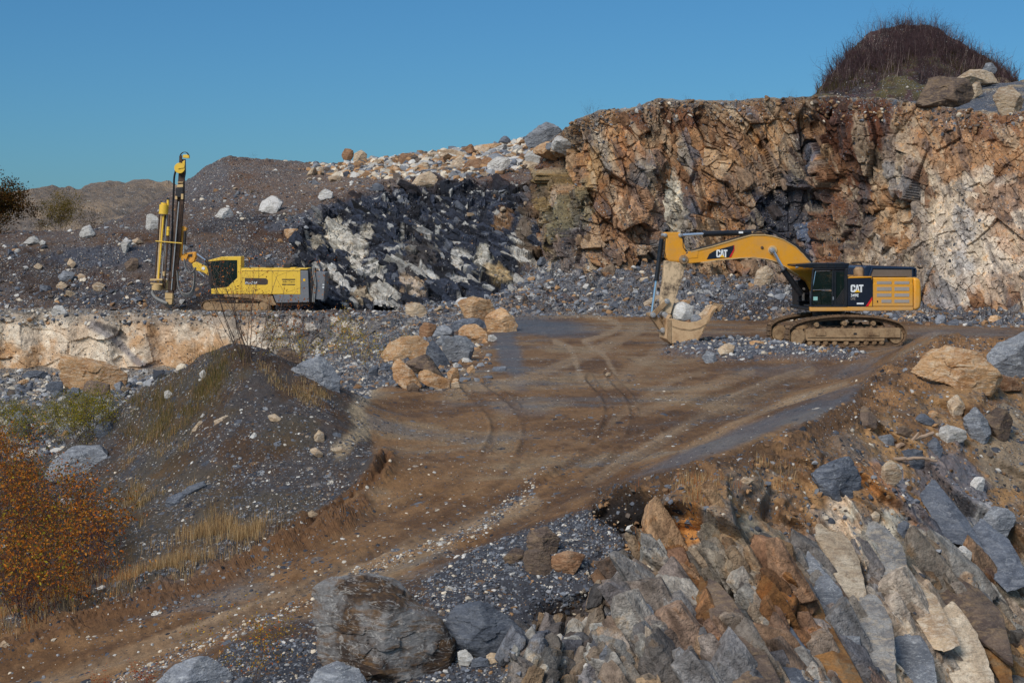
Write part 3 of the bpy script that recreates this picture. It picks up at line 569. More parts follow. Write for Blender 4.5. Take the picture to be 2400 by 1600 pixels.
aux = np.stack([lerp(.75+.2*n_b, .12, z_sh), lerp(.1, .8, z_sh), 0*px], 1)
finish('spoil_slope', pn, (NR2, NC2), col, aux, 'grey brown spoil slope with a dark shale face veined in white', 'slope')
SP_P, SP_px, SP_py, SP_row, SP_sh, SP_col = pn, px, py, row, z_sh, col
# ---------------------------------------------------------------- talus at the foot of the cliff
tt = [(940, 723, 112), (1000, 720, 113), (1100, 704, 115), (1180, 680, 117), (1240, 630, 119), (1270, 604, 120), (1320, 585, 119), (1400, 575, 118.5), (1500, 590, 118), (1580, 610, 117), (1650, 632, 116.5), (1750, 640, 116.5), (1850, 668, 116), (1950, 690, 114), (2050, 700, 112), (2150, 716, 109), (2250, 735, 106.5), (2400, 742, 105), (2780, 750, 99)]
tb = [(940, 724, 109), (1000, 728, 108), (1100, 732, 107.5), (1200, 733, 107), (1400, 733, 106), (1500, 736, 105), (1620, 748, 101), (1750, 752, 100), (1900, 748, 101), (2050, 752, 100), (2150, 765, 96.5), (2250, 772, 94), (2400, 775, 92), (2780, 780, 90)]
NC3 = 700
TG = loft(940, 2780, NC3, [tt, [((a+c)/2, (b+d)/2+6, (e+f)/2) for (a, b, e), (c, d, f) in zip(tt, tb)], tb, [(a, b+10, c-1) for a, b, c in tb]], [60, 60, 6], 9); NR3 = TG.shape[0]
tn = grid_normals(TG); tn *= np.where(tn[..., 2:3] < 0, -1, 1)
p = TG.reshape(-1, 3); nn = tn.reshape(-1, 3); px, py = [a.ravel() for a in proj(TG)]; row = np.repeat(np.arange(NR3), NC3)
n_a = fbm(p*.2, 4, 441, .6); n_b = fbm(p*.7, 4, 442, .6)
f1, r1, e1, s1 = facet(p*1.0, 412, tilt=1.2); f2, r2, e2, s2 = facet(p*2.6, 413, tilt=1.2)
amp = sstep(0, 30, row)*sstep(NR3-1, NR3-22, row)
pn = p+nn*(amp*(.5*n_a+.25*np.maximum(f1, -.2)+.10*f2)+.12*(1-amp)*0)[:, None]+np.array([0, 0, 1.0])*(.5*sstep(.1, .5, amp)*n_b)[:, None]*.5
col = mixc(np.tile(srgb(104, 104, 108), (len(p), 1)), srgb(92, 78, 66), sstep(0, .3, n_a)); col = mixc(col, srgb(132, 136, 142), .7*sstep(.7, .78, r1)); col = mixc(col, srgb(150, 118, 84), .7*sstep(.86, .92, r1)); col = mixc(col, srgb(56, 60, 70), .7*sstep(.2, .1, r2)); col = mixc(col, srgb(180, 178, 172), .8*sstep(.86, .9, r2))
col = blobs(px, py, col, [(1270, 580, 50, 26, -30, srgb(108, 68, 40), .9), (1760, 728, 95, 26, -4, srgb(62, 56, 56), .95), (1700, 706, 34, 12, 0, srgb(70, 46, 30), .8), (1320, 700, 40, 10, 0, srgb(84, 52, 34), .7), (2250, 745, 60, 8, 0, srgb(70, 56, 48), .7), (2150, 720, 50, 14, 0, srgb(78, 82, 92), .6)], 5, p, .5)
finish('talus_slope', pn, (NR3, NC3), col, np.stack([.95+0*px, .35+0*px, 0*px], 1), 'long apron of grey blue rubble along the foot of the cliff', 'talus slope')
TA_P, TA_px, TA_py = pn, px, py
# ---------------------------------------------------------------- knoll, far hill, base land
def hill(name, rows, nsub, x0, x1, nc, colf, label, cat, amp=(1.0, .35), gr=.35, seed=500):
    G = loft(x0, x1, nc, rows, nsub, 9); nr = G.shape[0]; n = grid_normals(G); n *= np.where(n[..., 2:3] < 0, -1, 1)
    p = G.reshape(-1, 3); n = n.reshape(-1, 3); a = fbm(p*.08, 4, seed); b = fbm(p*.4, 4, seed+1); c = fbm(p*1.3, 3, seed+2)
    px, py = [q.ravel() for q in proj(G)]
    pn = p+n*(amp[0]*a+amp[1]*b+.2*amp[1]*c)[:, None]
    finish(name, pn, (nr, nc), colf(px, py, a, b, c), np.stack([gr+0*a, .1+0*a, 0*a], 1), label, cat); return pn, px, py
def kc(px, py, a, b, c):
    co = mixc(np.tile(srgb(50, 38, 36), (len(a), 1)), srgb(84, 74, 44), sstep(-.05, .3, b)*sstep(90, 170, py)); co = mixc(co, srgb(74, 50, 48), sstep(.1, .4, c)); return mixc(co, srgb(150, 130, 104), .9*sstep(2260, 2330, px+0*a)*sstep(150, 200, py)*sstep(-.1, .2, c))
kt = [(1850, 250, 150), (1903, 232, 150), (1918, 205, 151), (1960, 165, 152), (2010, 122, 153), (2060, 84, 154), (2120, 66, 154), (2180, 74, 154), (2240, 100, 154), (2290, 136, 153), (2340, 168, 152), (2380, 195, 151), (2500, 200, 150)]
KN = hill('knoll', [[(a, b+60, c+22) for a, b, c in kt], kt, [(a, (b+240)/2-4, c-6) for a, b, c in kt], [(a, 262, c-16) for a, b, c in kt]], [14, 80, 50], 1850, 2500, 240, kc, 'steep rounded knoll of brown earth on top of the cliff', 'hill', (1.2, .8))
terr = [(2080, 250, 133), (2160, 236, 133), (2240, 206, 132), (2330, 192, 131), (2400, 194, 130), (2780, 196, 128)]
HT = hill('upper_bench', [[(a, b+20, c+14) for a, b, c in terr], terr, [(a, 266, 112) for a, b, c in terr]], [6, 60], 2080, 2780, 220, lambda px, py, a, b, c: mixc(np.tile(srgb(84, 88, 96), (len(a), 1)), srgb(150, 132, 106), sstep(0, .3, b)), 'grey gravel bench above the cliff edge at far right', 'bench', (.5, .4), .9, 520)
ht = [(-500, 470, 260), (0, 462, 260), (60, 455, 260), (100, 442, 262), (150, 440, 262), (190, 442, 262), (240, 430, 264), (290, 430, 264), (330, 426, 264), (365, 430, 264), (400, 440, 262), (460, 445, 258), (560, 470, 250)]
FH = hill('distant_hill', [[(a, b+10, c+30) for a, b, c in ht], ht, [(a, 500+0*b, 235) for a, b, c in ht], [(a, 560, 190) for a, b, c in ht]], [6, 60, 40], -500, 560, 260,
          lambda px, py, a, b, c: mixc(mixc(np.tile(srgb(116, 100, 84), (len(a), 1)), srgb(96, 86, 76), sstep(0, .3, c)), srgb(136, 116, 94), sstep(0, .3, a)), 'low brown spoil hill far behind the trees at left', 'hill', (1.6, .9), .5, 540)
me = np_mesh('land', [(-3000, -600, -9), (3000, -600, -9), (3000, 4000, -9), (-3000, 4000, -9)], np.array([[0, 1, 2, 3]]), M_TERR, False, {'Col': np.tile(srgb(90, 84, 74), (4, 1)), 'Aux': np.tile((.5, 0, 0), (4, 1))})
tag(link(bpy.data.objects.new('land', me)), 'low brown land reaching to the horizon beyond the quarry', 'land', kind='structure')
print('walls done')
# ================================================================ materials for things
def mat_rock(name, c1, c2, c3, vein=None, vamt=.5, sc=1.0):
    m, t = newmat(name); g = t.n('ShaderNodeNewGeometry').outputs['Position']
    oi = t.n('ShaderNodeObjectInfo').outputs['Random']
    off = t.n('ShaderNodeCombineXYZ', {0: t.math('MULTIPLY', oi, 37.0), 1: t.math('MULTIPLY', oi, 19.0), 2: 0.0}).outputs[0]
    v = t.n('ShaderNodeVectorMath', {0: g, 1: off}, operation='ADD').outputs[0]
    st = t.n('ShaderNodeMapping', {'Vector': v, 'Rotation': (.3, .5, .2), 'Scale': (1, 1, 3.2)}).outputs[0]
    n1 = t.noise(v, 1.1*sc, 6, .62); n2 = t.noise(st, 3.0*sc, 6, .68, .6); n3 = t.noise(v, 22*sc, 4, .65)
    b = t.mix(t.ramp(n1, [(.45, 0), (.54, 1)]), c1, c2); b = t.mix(t.math('MULTIPLY', t.ramp(n2, [(.48, 0), (.64, 1)]), .8), b, c3)
    if vein is not None:
        w = t.noise(st, 1.6*sc, 4, .6, 1.2); w = t.ramp(w, [(.485, 0), (.498, 1), (.512, 0)]); b = t.mix(t.math('MULTIPLY', w, vamt), b, vein)
        s2 = t.ramp(t.noise(v, 6*sc, 3, .7), [(.62, 0), (.68, 1)]); b = t.mix(t.math('MULTIPLY', s2, vamt*.8), b, vein)
    f = t.math('ADD', t.math('MULTIPLY', n3, 1.2), .36); f = t.math('MULTIPLY', f, t.math('ADD', t.math('MULTIPLY', oi, .34), .84))
    b = t.mix(1.0, b, t.n('ShaderNodeCombineColor', {0: f, 1: f, 2: f}).outputs[0], 'MULTIPLY')
    h = t.math('ADD', t.math('MULTIPLY', n2, .07), t.math('MULTIPLY', n3, .015))
    cr = t.n('ShaderNodeTexVoronoi', {'Vector': t.n('ShaderNodeVectorMath', {0: v, 1: t.n('ShaderNodeVectorMath', {0: t.n('ShaderNodeTexNoise', {'Vector': v, 'Scale': 2.2, 'Detail': 3}).outputs['Color'], 3: .5}, operation='SCALE').outputs[0]}, operation='ADD').outputs[0], 'Scale': 1.5*sc}, feature='DISTANCE_TO_EDGE').outputs['Distance']
    h = t.math('SUBTRACT', h, t.math('MULTIPLY', t.math('LESS_THAN', cr, .012), .03))
    bp = t.n('ShaderNodeBump', {'Height': h, 'Strength': .9, 'Distance': 1.0}).outputs[0]
    bs = t.n('ShaderNodeBsdfPrincipled', {'Base Color': b, 'Roughness': .88, 'Normal': bp, 'Specular IOR Level': .3}); t.n('ShaderNodeOutputMaterial', {0: bs}); return m
MR = {
 'ochre': mat_rock('ochre_rock', srgb(188, 146, 102), srgb(168, 124, 82), srgb(204, 180, 148), srgb(218, 206, 188), .45),
 'tan': mat_rock('tan_rock', srgb(186, 160, 128), srgb(160, 134, 106), srgb(204, 188, 164), srgb(220, 214, 202), .3),
 'grey': mat_rock('grey_rock', srgb(126, 128, 132), srgb(106, 108, 112), srgb(154, 154, 154), srgb(206, 206, 202), .45),
 'slate': mat_rock('slate_rock', srgb(98, 102, 110), srgb(80, 84, 92), srgb(122, 124, 128), srgb(168, 170, 172), .35),
 'pale': mat_rock('pale_rock', srgb(196, 190, 182), srgb(176, 170, 160), srgb(212, 208, 200), srgb(150, 134, 116), .35),
 'white': mat_rock('white_rock', srgb(222, 218, 208), srgb(206, 200, 190), srgb(230, 228, 222), srgb(176, 156, 130), .3),
 'brown': mat_rock('brown_rock', srgb(110, 92, 78), srgb(86, 72, 64), srgb(140, 116, 88), srgb(158, 142, 124), .3),
 'banded': mat_rock('banded_rock', srgb(62, 50, 42), srgb(124, 120, 116), srgb(108, 80, 50), srgb(196, 190, 180), .5, .7),
 'cream': mat_rock('cream_rock', srgb(206, 188, 162), srgb(188, 166, 138), srgb(152, 130, 106), srgb(104, 98, 92), .5, 1.3),
 'spotted': mat_rock('spotted_rock', srgb(146, 142, 136), srgb(118, 114, 110), srgb(172, 156, 134), srgb(76, 76, 78), .6, 1.4),
 'earth': mat_rock('earthy_rock', srgb(138, 98, 56), srgb(112, 76, 42), srgb(124, 104, 78), srgb(92, 70, 50), .4, .9),
 'rust': mat_rock('rust_rock', srgb(140, 102, 72), srgb(110, 78, 54), srgb(164, 132, 102), srgb(190, 170, 146), .3),
}
def mat_paint(name, c, rough=.45, dirt=.3, dc=srgb(150, 118, 82), metal=0.0, low=None, spec=.5):
    m, t = newmat(name); tc = t.n('ShaderNodeTexCoord').outputs['Object']; 
    n1 = t.noise(tc, 1.6, 6, .65); n2 = t.noise(tc, 9, 5, .7); f = t.math('ADD', t.math('MULTIPLY', n1, .6), t.math('MULTIPLY', n2, .5))
    d = t.math('MULTIPLY', t.ramp(f, [(.48, 0), (.68, 1)]), dirt)
    if low is not None:
        z = t.n('ShaderNodeSeparateXYZ', {0: tc}).outputs[2]; g = t.math('SUBTRACT', 1.0, t.math('DIVIDE', t.math('SUBTRACT', z, low[0]), low[1]-low[0], True), True)
        d = t.math('ADD', d, t.math('MULTIPLY', g, t.math('MULTIPLY', f, low[2])), True)
    b = t.mix(d, c, dc); v = t.math('ADD', t.math('MULTIPLY', n2, .3), .85); b = t.mix(1.0, b, t.n('ShaderNodeCombineColor', {0: v, 1: v, 2: v}).outputs[0], 'MULTIPLY')
    r = t.math('ADD', rough, t.math('MULTIPLY', d, .5), True)
    bp = t.n('ShaderNodeBump', {'Height': n2, 'Strength': .25, 'Distance': .01}).outputs[0]
    bs = t.n('ShaderNodeBsdfPrincipled', {'Base Color': b, 'Roughness': r, 'Metallic': metal, 'Normal': bp, 'Specular IOR Level': spec}); t.n('ShaderNodeOutputMaterial', {0: bs}); return m
MP = {
 'cat': mat_paint('yellow_orange_paint', srgb(232, 158, 34), .42, .5, srgb(186, 142, 88)),
 'catlow': mat_paint('yellow_orange_paint_dusty', srgb(232, 160, 38), .4, .35, srgb(196, 158, 110), low=(1.4, 2.6, .9)),
 'black': mat_paint('black_paint', srgb(22, 24, 29), .3, .25, srgb(70, 62, 54)),
 'navy': mat_paint('dark_blue_black_paint', srgb(24, 29, 42), .3, .12, srgb(70, 66, 62)),
 'hood': mat_paint('black_hood_sky_tinted', srgb(24, 40, 62), .18, .1, srgb(70, 66, 62)),  # black hood; the blue sky reflection is put into its base colour
 'mesh': mat_paint('dusty_mesh', srgb(112, 100, 88), .8, .4, srgb(90, 78, 66)),
 'vent': mat_paint('grey_vent_mesh', srgb(168, 158, 148), .7, .4, srgb(140, 126, 110)),
 'mud': mat_paint('muddy_steel', srgb(170, 140, 104), .85, .9, srgb(104, 78, 54)),
 'mud2': mat_paint('caked_mud', srgb(132, 104, 76), .9, .9, srgb(74, 56, 42)),
 'arm': mat_paint('scraped_arm', srgb(218, 188, 148), .7, .95, srgb(74, 62, 54)),
 'buck': mat_paint('worn_bucket_steel', srgb(212, 176, 132), .65, .6, srgb(140, 98, 62)),
 'steel': mat_paint('bare_steel', srgb(176, 176, 174), .35, .25, srgb(130, 112, 92), .4),
 'chrome': mat_paint('chrome_rod', srgb(225, 228, 232), .12, .08, srgb(150, 140, 130), .85),
 'rubber': mat_paint('black_rubber', srgb(26, 26, 29), .55, .35, srgb(90, 78, 66)),
 'white': mat_paint('white_lettering', srgb(240, 240, 236), .5, .12, srgb(180, 170, 150)),
 'red': mat_paint('red_stripe', srgb(222, 26, 34), .4, .05),
 'ylw': mat_paint('bright_yellow_paint', srgb(240, 194, 62), .42, .2, srgb(200, 164, 84)),
 'ylw2': mat_paint('yellow_triangle', srgb(250, 190, 20), .45, .05),
 'grey': mat_paint('grey_panel_paint', srgb(112, 114, 118), .5, .3, srgb(140, 128, 112)),
 'brown': mat_paint('greasy_brown_steel', srgb(86, 62, 44), .6, .7, srgb(40, 34, 32)),
 'dark': mat_paint('dark_panel', srgb(66, 54, 46), .5, .2, srgb(100, 84, 66)),
 'tan': mat_paint('dusty_tan_steel', srgb(212, 178, 122), .65, .5, srgb(168, 132, 90)),
 'hose': mat_paint('grey_hose', srgb(150, 148, 142), .6, .4, srgb(110, 98, 84)),
 'teal': mat_paint('teal_seat', srgb(34, 60, 50), .7, .1),
 'mint': mat_paint('pale_paper', srgb(150, 200, 188), .7, .1),
}
m, t = newmat('dark_cab_glass'); bs = t.n('ShaderNodeBsdfPrincipled', {'Base Color': srgb(14, 32, 28), 'Roughness': .08, 'Specular IOR Level': .5, 'Alpha': .80}); t.n('ShaderNodeOutputMaterial', {0: bs}); MP['glass'] = m
# ================================================================ mesh builder
class MB:
    def __init__(s): s.v = []; s.f = []; s.st = []
    def add(s, v, f):
        o = len(s.v); s.st.append((o, len(s.f))); s.v += [tuple(float(c) for c in q) for q in v]; s.f += [tuple(i+o for i in q) for q in f]; return s
    def box(s, a, b):
        (x0, y0, z0), (x1, y1, z1) = a, b
        return s.add([(x0, y0, z0), (x1, y0, z0), (x1, y1, z0), (x0, y1, z0), (x0, y0, z1), (x1, y0, z1), (x1, y1, z1), (x0, y1, z1)],
                     [(0, 3, 2, 1), (4, 5, 6, 7), (0, 1, 5, 4), (1, 2, 6, 5), (2, 3, 7, 6), (3, 0, 4, 7)])
    def prism(s, poly, y0, y1):
        """poly: (x, z) outline, extruded across the machine from y0 (near) to y1 (far)"""
        n = len(poly); ar = sum(poly[i][0]*poly[(i+1) % n][1]-poly[(i+1) % n][0]*poly[i][1] for i in range(n))
        if ar < 0: poly = poly[::-1]
        v = [(x, y0, z) for x, z in poly]+[(x, y1, z) for x, z in poly]
        f = [tuple(range(n)), tuple(range(2*n-1, n-1, -1))]+[(i, i+n, (i+1) % n+n, (i+1) % n) for i in range(n)]
        return s.add(v, f)
    def cyl(s, a, b, r, r2=None, n=16, caps=True):
        a, b = Vector(a), Vector(b); d = (b-a).normalized(); u = d.orthogonal().normalized(); w = d.cross(u); r2 = r if r2 is None else r2
        v = [a+(u*math.cos(2*math.pi*i/n)+w*math.sin(2*math.pi*i/n))*r for i in range(n)]+[b+(u*math.cos(2*math.pi*i/n)+w*math.sin(2*math.pi*i/n))*r2 for i in range(n)]
        f = [(i, (i+1) % n, (i+1) % n+n, i+n) for i in range(n)]
        if caps: f += [tuple(range(n-1, -1, -1)), tuple(range(n, 2*n))]
        return s.add(v, f)
    def tube(s, pts, r, n=8, taper=None):
        pts = [Vector(q) for q in pts]; m = len(pts); d0 = (pts[1]-pts[0]).normalized(); u = d0.orthogonal().normalized(); v = []; f = []
        for i, q in enumerate(pts):
            d = (pts[min(i+1, m-1)]-pts[max(i-1, 0)]).normalized(); u = (u-d*u.dot(d)).normalized(); w = d.cross(u); rr = r*(1 if taper is None else lerp(1, taper, i/(m-1)))
            v += [q+(u*math.cos(2*math.pi*k/n)+w*math.sin(2*math.pi*k/n))*rr for k in range(n)]
        for i in range(m-1):
            for k in range(n): f.append((i*n+k, i*n+(k+1) % n, (i+1)*n+(k+1) % n, (i+1)*n+k))
        f += [tuple(range(n-1, -1, -1)), tuple(range((m-1)*n, m*n))]
        return s.add(v, f)
    def build(s, name, mat, parent=None, bevel=0, smooth=False, seg=2):
        me = bpy.data.meshes.new(name); me.from_pydata(s.v, [], s.f); me.update()
        if smooth:
            me.shade_smooth()
            try: me.set_sharp_from_angle(angle=math.radians(40))
            except Exception: pass
        me.materials.append(mat); o = link(bpy.data.objects.new(name, me), parent)
        if bevel:
            b = o.modifiers.new('bevel', 'BEVEL'); b.width = bevel; b.segments = seg; b.limit_method = 'ANGLE'; b.angle_limit = math.radians(35)
        return o
    def build_each(s, name, mat, parent=None, bevel=0, smooth=False):
        for k, (v0, f0) in enumerate(s.st):
            v1, f1 = s.st[k+1] if k+1 < len(s.st) else (len(s.v), len(s.f)); g = MB(); g.v = s.v[v0:v1]; g.f = [tuple(i-v0 for i in q) for q in s.f[f0:f1]]; g.build(name, mat, parent, bevel, smooth)
class Frame:
    def __init__(s, O, ang): s.O = np.array(O, float); s.a = ang; s.ex = np.array([math.cos(ang), math.sin(ang), 0]); s.ey = np.array([-math.sin(ang), math.cos(ang), 0])
    def at(s, px, py, ly):
        d = np.array([(px-CX)/F, 1, -(py-HY)/F]); C = np.array([0, 0, CZ]); t = (ly-(C-s.O)@s.ey)/(d@s.ey); q = C+d*t-s.O
        return (q@s.ex, ly, q[2])
    def xz(s, px, py, ly): a = s.at(px, py, ly); return (a[0], a[2])
def text_mesh(body, parent, name, mat, x, y, z, h, width=None, bold=.0, shear=0.0, facing=-1):
    cu = bpy.data.curves.new('lettering', 'FONT'); cu.body = body; cu.size = 1; cu.offset = bold; cu.shear = shear; cu.extrude = .004
    o = bpy.data.objects.new('tmp', cu); COL.objects.link(o); bpy.context.view_layer.update()
    me = bpy.data.meshes.new_from_object(o.evaluated_get(bpy.context.evaluated_depsgraph_get())); bpy.data.objects.remove(o)
    me.name = name; co = np.array([v.co[:] for v in me.vertices]); mn, mx = co.min(0), co.max(0); sz = mx-mn
    sx = (width/sz[0]) if width else h/sz[1]; s2 = h/sz[1]
    for v in me.vertices:
        a = v.co; v.co = (x+(a[0]-mn[0])*sx, y-a[2], z+(a[1]-mn[1])*s2)
    me.materials.clear(); me.materials.append(mat); return link(bpy.data.objects.new(name, me), parent)
def cat_letters(parent, x, y, z, w, h, part='lettering'):
    """bold block capitals C A T with the yellow triangle"""
    g = MB(); lw = w*.36; d = .006
    def P(pts, ox): g.prism([(x+ox+a*lw, z+b*h) for a, b in pts], y-d, y)
    P([(.18, 0), (.82, 0), (1, .16), (1, .40), (.66, .40), (.66, .20), (.34, .20), (.34, .80), (.66, .80), (.66, .62), (1, .62), (1, .86), (.82, 1), (.18, 1), (0, .86), (0, .14)], 0)
    P([(0, 0), (.34, 1), (.66, 1), (1, 0), (.70, 0), (.5, .70), (.30, 0)], lw*.92)
    P([(.28, 0), (.62, 0), (.62, .78), (.92, .78), (.92, 1), (-.02, 1), (-.02, .78), (.28, .78)], lw*1.78)
    o = g.build(part, MP['white'], parent); tri = MB().prism([(x+lw*.78, z-.004*h), (x+lw*2.08, z-.004*h), (x+lw*1.42, z+.36*h)], y-d*2, y-d*1.2).build('triangle', MP['ylw2'], parent)
    return o, tri
# ================================================================ excavator
def r4(X, Y): return 1500+X/3.36, 500+Y/3.36
def r5(X, Y): return 1830+X/6.72, 600+Y/6.72
def r6(X, Y): return 1500+X/5.2275, 530+Y/5.2275
EXC = Frame((15.45, 78.4, .03), math.radians(8))
ex = empty('tracked_excavator', EXC.O, EXC.a)
tag(ex, 'yellow tracked excavator with black cab parked on the pit floor, bucket resting on the ground', 'excavator')
def q4(L, ly): return [EXC.xz(*r4(a, b), ly) for a, b in L]
def q5(L, ly): return [EXC.xz(*r5(a, b), ly) for a, b in L]
def q6(L, ly): return [EXC.xz(*r6(a, b), ly) for a, b in L]
def resample(path, n):
    P_ = [Vector((a, b)) for a, b in path]+[Vector(path[0])]; L = [0]
    for i in range(len(P_)-1): L.append(L[-1]+(P_[i+1]-P_[i]).length)
    out = []
    for k in range(n):
        s_ = L[-1]*k/n; i = max(j for j in range(len(L)) if L[j] <= s_); i = min(i, len(P_)-2)
        out.append((P_[i].lerp(P_[i+1], (s_-L[i])/(L[i+1]-L[i]+1e-9))))
    return out
def chain(path, cy, wid, n, name, parent, mat, th=.075, gh=.06, rnd=None):
    pts = resample(path, n); g = MB(); cen = sum(pts, Vector((0, 0)))/n; R_ = random.Random(3)
    for i in range(n):
        a, b = pts[i], pts[(i+1) % n]; m = (a+b)/2; t_ = (b-a).normalized(); nr = Vector((t_.y, -t_.x))
        if nr.dot(m-cen) < 0: nr = -nr
        L_ = (b-a).length*.47
        def bx(u0, u1, v0, v1, y0, y1):
            c = [(m+t_*u0+nr*v0), (m+t_*u1+nr*v0), (m+t_*u1+nr*v1), (m+t_*u0+nr*v1)]
            g.prism([(q.x, q.y) for q in c], y0, y1)
        bx(-L_, L_, -.02, .02, cy-wid/2, cy+wid/2)
        bx(-L_*.85, -L_*.60, .02, .02+gh, cy-wid/2+.01, cy+wid/2-.01); bx(L_*.15, L_*.4, .02, .02+gh*.7, cy-wid/2+.01, cy+wid/2-.01)
        for s_ in (-1, 1): bx(-L_*1.15, L_*1.15, -.02-th*2, -.02, cy+s_*.10-.03, cy+s_*.10+.03)
        if R_.random() < .5: bx(-L_*.7, L_*.7, .02, .02+gh*R_.uniform(.3, .8), cy-wid*R_.uniform(.1, .5), cy+wid*R_.uniform(.1, .45))
    return g.build(name, mat, parent)
belt_px = [(135, 1160), (180, 1110), (260, 1060), (420, 1010), (700, 965), (950, 948), (1200, 950), (1450, 962), (1650, 990), (1850, 1045), (1950, 1115), (1985, 1220), (1960, 1320), (1880, 1380)]
near = q5(belt_px, -1.72); x0_, x1_ = near[0][0], near[-3][0]
zoff = .06
top_ = [(a, b) for a, b in near]; path = top_[:-1]+[(near[-1][0], .14), (near[-1][0]-.22, zoff), (x0_+.42, zoff), (x0_+.12, .16), (x0_-.02, .34)]
xi, xs = x0_+.43, x1_-.46
fr = q5([(395, 1152), (1880, 1132), (1886, 1285), (1640, 1300), (1640, 1340), (420, 1340), (400, 1300)], -1.7)
for cy, side in ((-1.42, -1), (1.42, 1)):
    tr = chain(path, cy, .66, 56, 'track_chain', ex, MP['mud2'])
    tf = MB().prism(fr, cy-.26, cy+.22).build('track_frame', MP['mud'], ex, .03)
    g = MB()
    for X0 in (560, 1400): g.prism(q5([(X0, 1180), (X0+140, 1180), (X0+150, 1250), (X0-10, 1250)], -1.72), cy-.31, cy-.255)
    g.prism(q5([(420, 1262), (1880, 1262), (1880, 1280), (420, 1280)], -1.7), cy-.30, cy-.255)
    g.prism(q5([(1650, 1140), (1885, 1140), (1885, 1285), (1650, 1285)], -1.7), cy-.285, cy-.262); g.build_each('guard_plate', MP['mud'], tf, .01)
    g = MB().prism(q5([(1148, 1208), (1196, 1208), (1196, 1238), (1148, 1238)], -1.7), cy-.275, cy-.262).build('access_hole', MP['rubber'], tf)
    zi = .50
    w = MB(); w.cyl((xi, cy-.24, zi), (xi, cy+.24, zi), .37, n=28); w.cyl((xi, cy-.29, zi), (xi, cy-.24, zi), .30, n=28); w.build('idler_wheel', MP['mud'], ex, .02, True)
    w = MB(); w.cyl((xs, cy-.20, zi), (xs, cy+.2, zi), .33, n=24)
    for k in range(16):
        a = 2*math.pi*k/16; w.cyl((xs+.33*math.cos(a), cy-.06, zi+.33*math.sin(a)), (xs+.33*math.cos(a), cy+.06, zi+.33*math.sin(a)), .05, n=6)
    w.build('drive_sprocket', MP['mud'], ex, .01, True)
    for X0 in (470, 590, 715, 860, 1040, 1210, 1355, 1485, 1600):
        a = q5([(X0, 1325)], -1.7)[0][0]; MB().cyl((a, cy-.22, .21), (a, cy+.22, .21), .115, n=14).cyl((a, cy-.26, .21), (a, cy-.22, .21), .08, n=10).build('track_roller', MP['mud'], ex, .01, True)
    for X0, Z0 in ((570, 1082), (1012, 1060), (1465, 1062)):
        a = q5([(X0, Z0)], -1.7)[0]; MB().cyl((a[0], cy-.28, a[1]), (a[0], cy+.1, a[1]), .11, n=16).prism([(a[0]-.05, a[1]-.1), (a[0]+.05, a[1]-.1), (a[0]+.07, a[1]-.4), (a[0]-.07, a[1]-.4)], cy-.1, cy+.05).build('carrier_roller', MP['mud'], ex, .015, True)
    # earth lying on top of the frame
    g = MB(); RR = random.Random(5+side); nx_ = 34; vs = []
    for i in range(nx_):
        for j, (yy, zz) in enumerate(((-.24, -.03), (-.15, .07), (0, .1), (.12, .06), (.2, -.03))): vs.append((lerp(xi+.45, xs-.45, i/(nx_-1)), cy+yy, fr[0][1]+zz*RR.uniform(.2, 1.6)*(0 if i in (0, nx_-1) else 1)-.01))
    g.add(vs, [(i*5+j, i*5+j+1, (i+1)*5+j+1, (i+1)*5+j) for i in range(nx_-1) for j in range(4)]); g.build('caked_mud', MP['mud2'], tf)
# carbody
cx_ = (xi+xs)/2
MB().box((cx_-.9, -1.2, .55), (cx_+.9, 1.2, .98)).prism([(cx_-1.3, .4), (cx_+1.3, .4), (cx_+.8, .95), (cx_-.8, .95)], -1.15, 1.15).build('car_body', MP['mud2'], ex, .04)
tt_ = q5([(505, 870), (1140, 870), (1140, 945)], -.6); MB().cyl(((tt_[0][0]+tt_[1][0])/2, 0, .9), ((tt_[0][0]+tt_[1][0])/2, 0, tt_[0][1]+.03), .74, n=40).build('turntable', MP['black'], ex, .02, True)
YN, YF = -1.55, 1.55
# deck and side sill
sill_ = q5([(465, 800), (2088, 800), (2088, 858), (470, 872)], YN)
MB().prism(sill_, YN, YN+.22).build('side_sill', MP['catlow'], ex, .03)
dk = q5([(470, 812), (2088, 805), (2088, 855), (470, 866)], YN); MB().prism(dk, YN+.22, YF).build('deck', MP['black'], ex, .02)
# engine housing
h1 = q5([(1442, 338), (2088, 338), (2088, 797), (1442, 797)], YN); dr = MB().prism(h1, YN+.03, YF-.02).build('engine_housing', MP['catlow'], ex, .05)
dp = MB().prism(q5([(1450, 430), (2082, 430), (2082, 790), (1450, 790)], YN), YN+.005, YN+.035).build('engine_door', MP['catlow'], ex, .015)
for rr, (ya, yb) in enumerate(((398, 442), (487, 545), (588, 640), (684, 735))):
    for cc, (xa, xb) in enumerate((((1512 if rr < 3 else 1585), 1742), (1790, 2022))):
        fq = q5([(xa, ya), (xb, ya), (xb, yb), (xa, yb)], YN); v_ = MB().prism(fq, YN-.008, YN+.006).build('vent', MP['vent'], dp)
g = MB(); fq = q5([(1442, 338), (1452, 338), (1452, 797), (1442, 797)], YN); g.prism(fq, YN-.0, YN+.04); g.build('door_seam', MP['rubber'], dp)
MB().prism(q5([(1515, 700), (1530, 700), (1530, 730), (1515, 730)], YN), YN-.01, YN+.01).build('latch', MP['rubber'], dp)
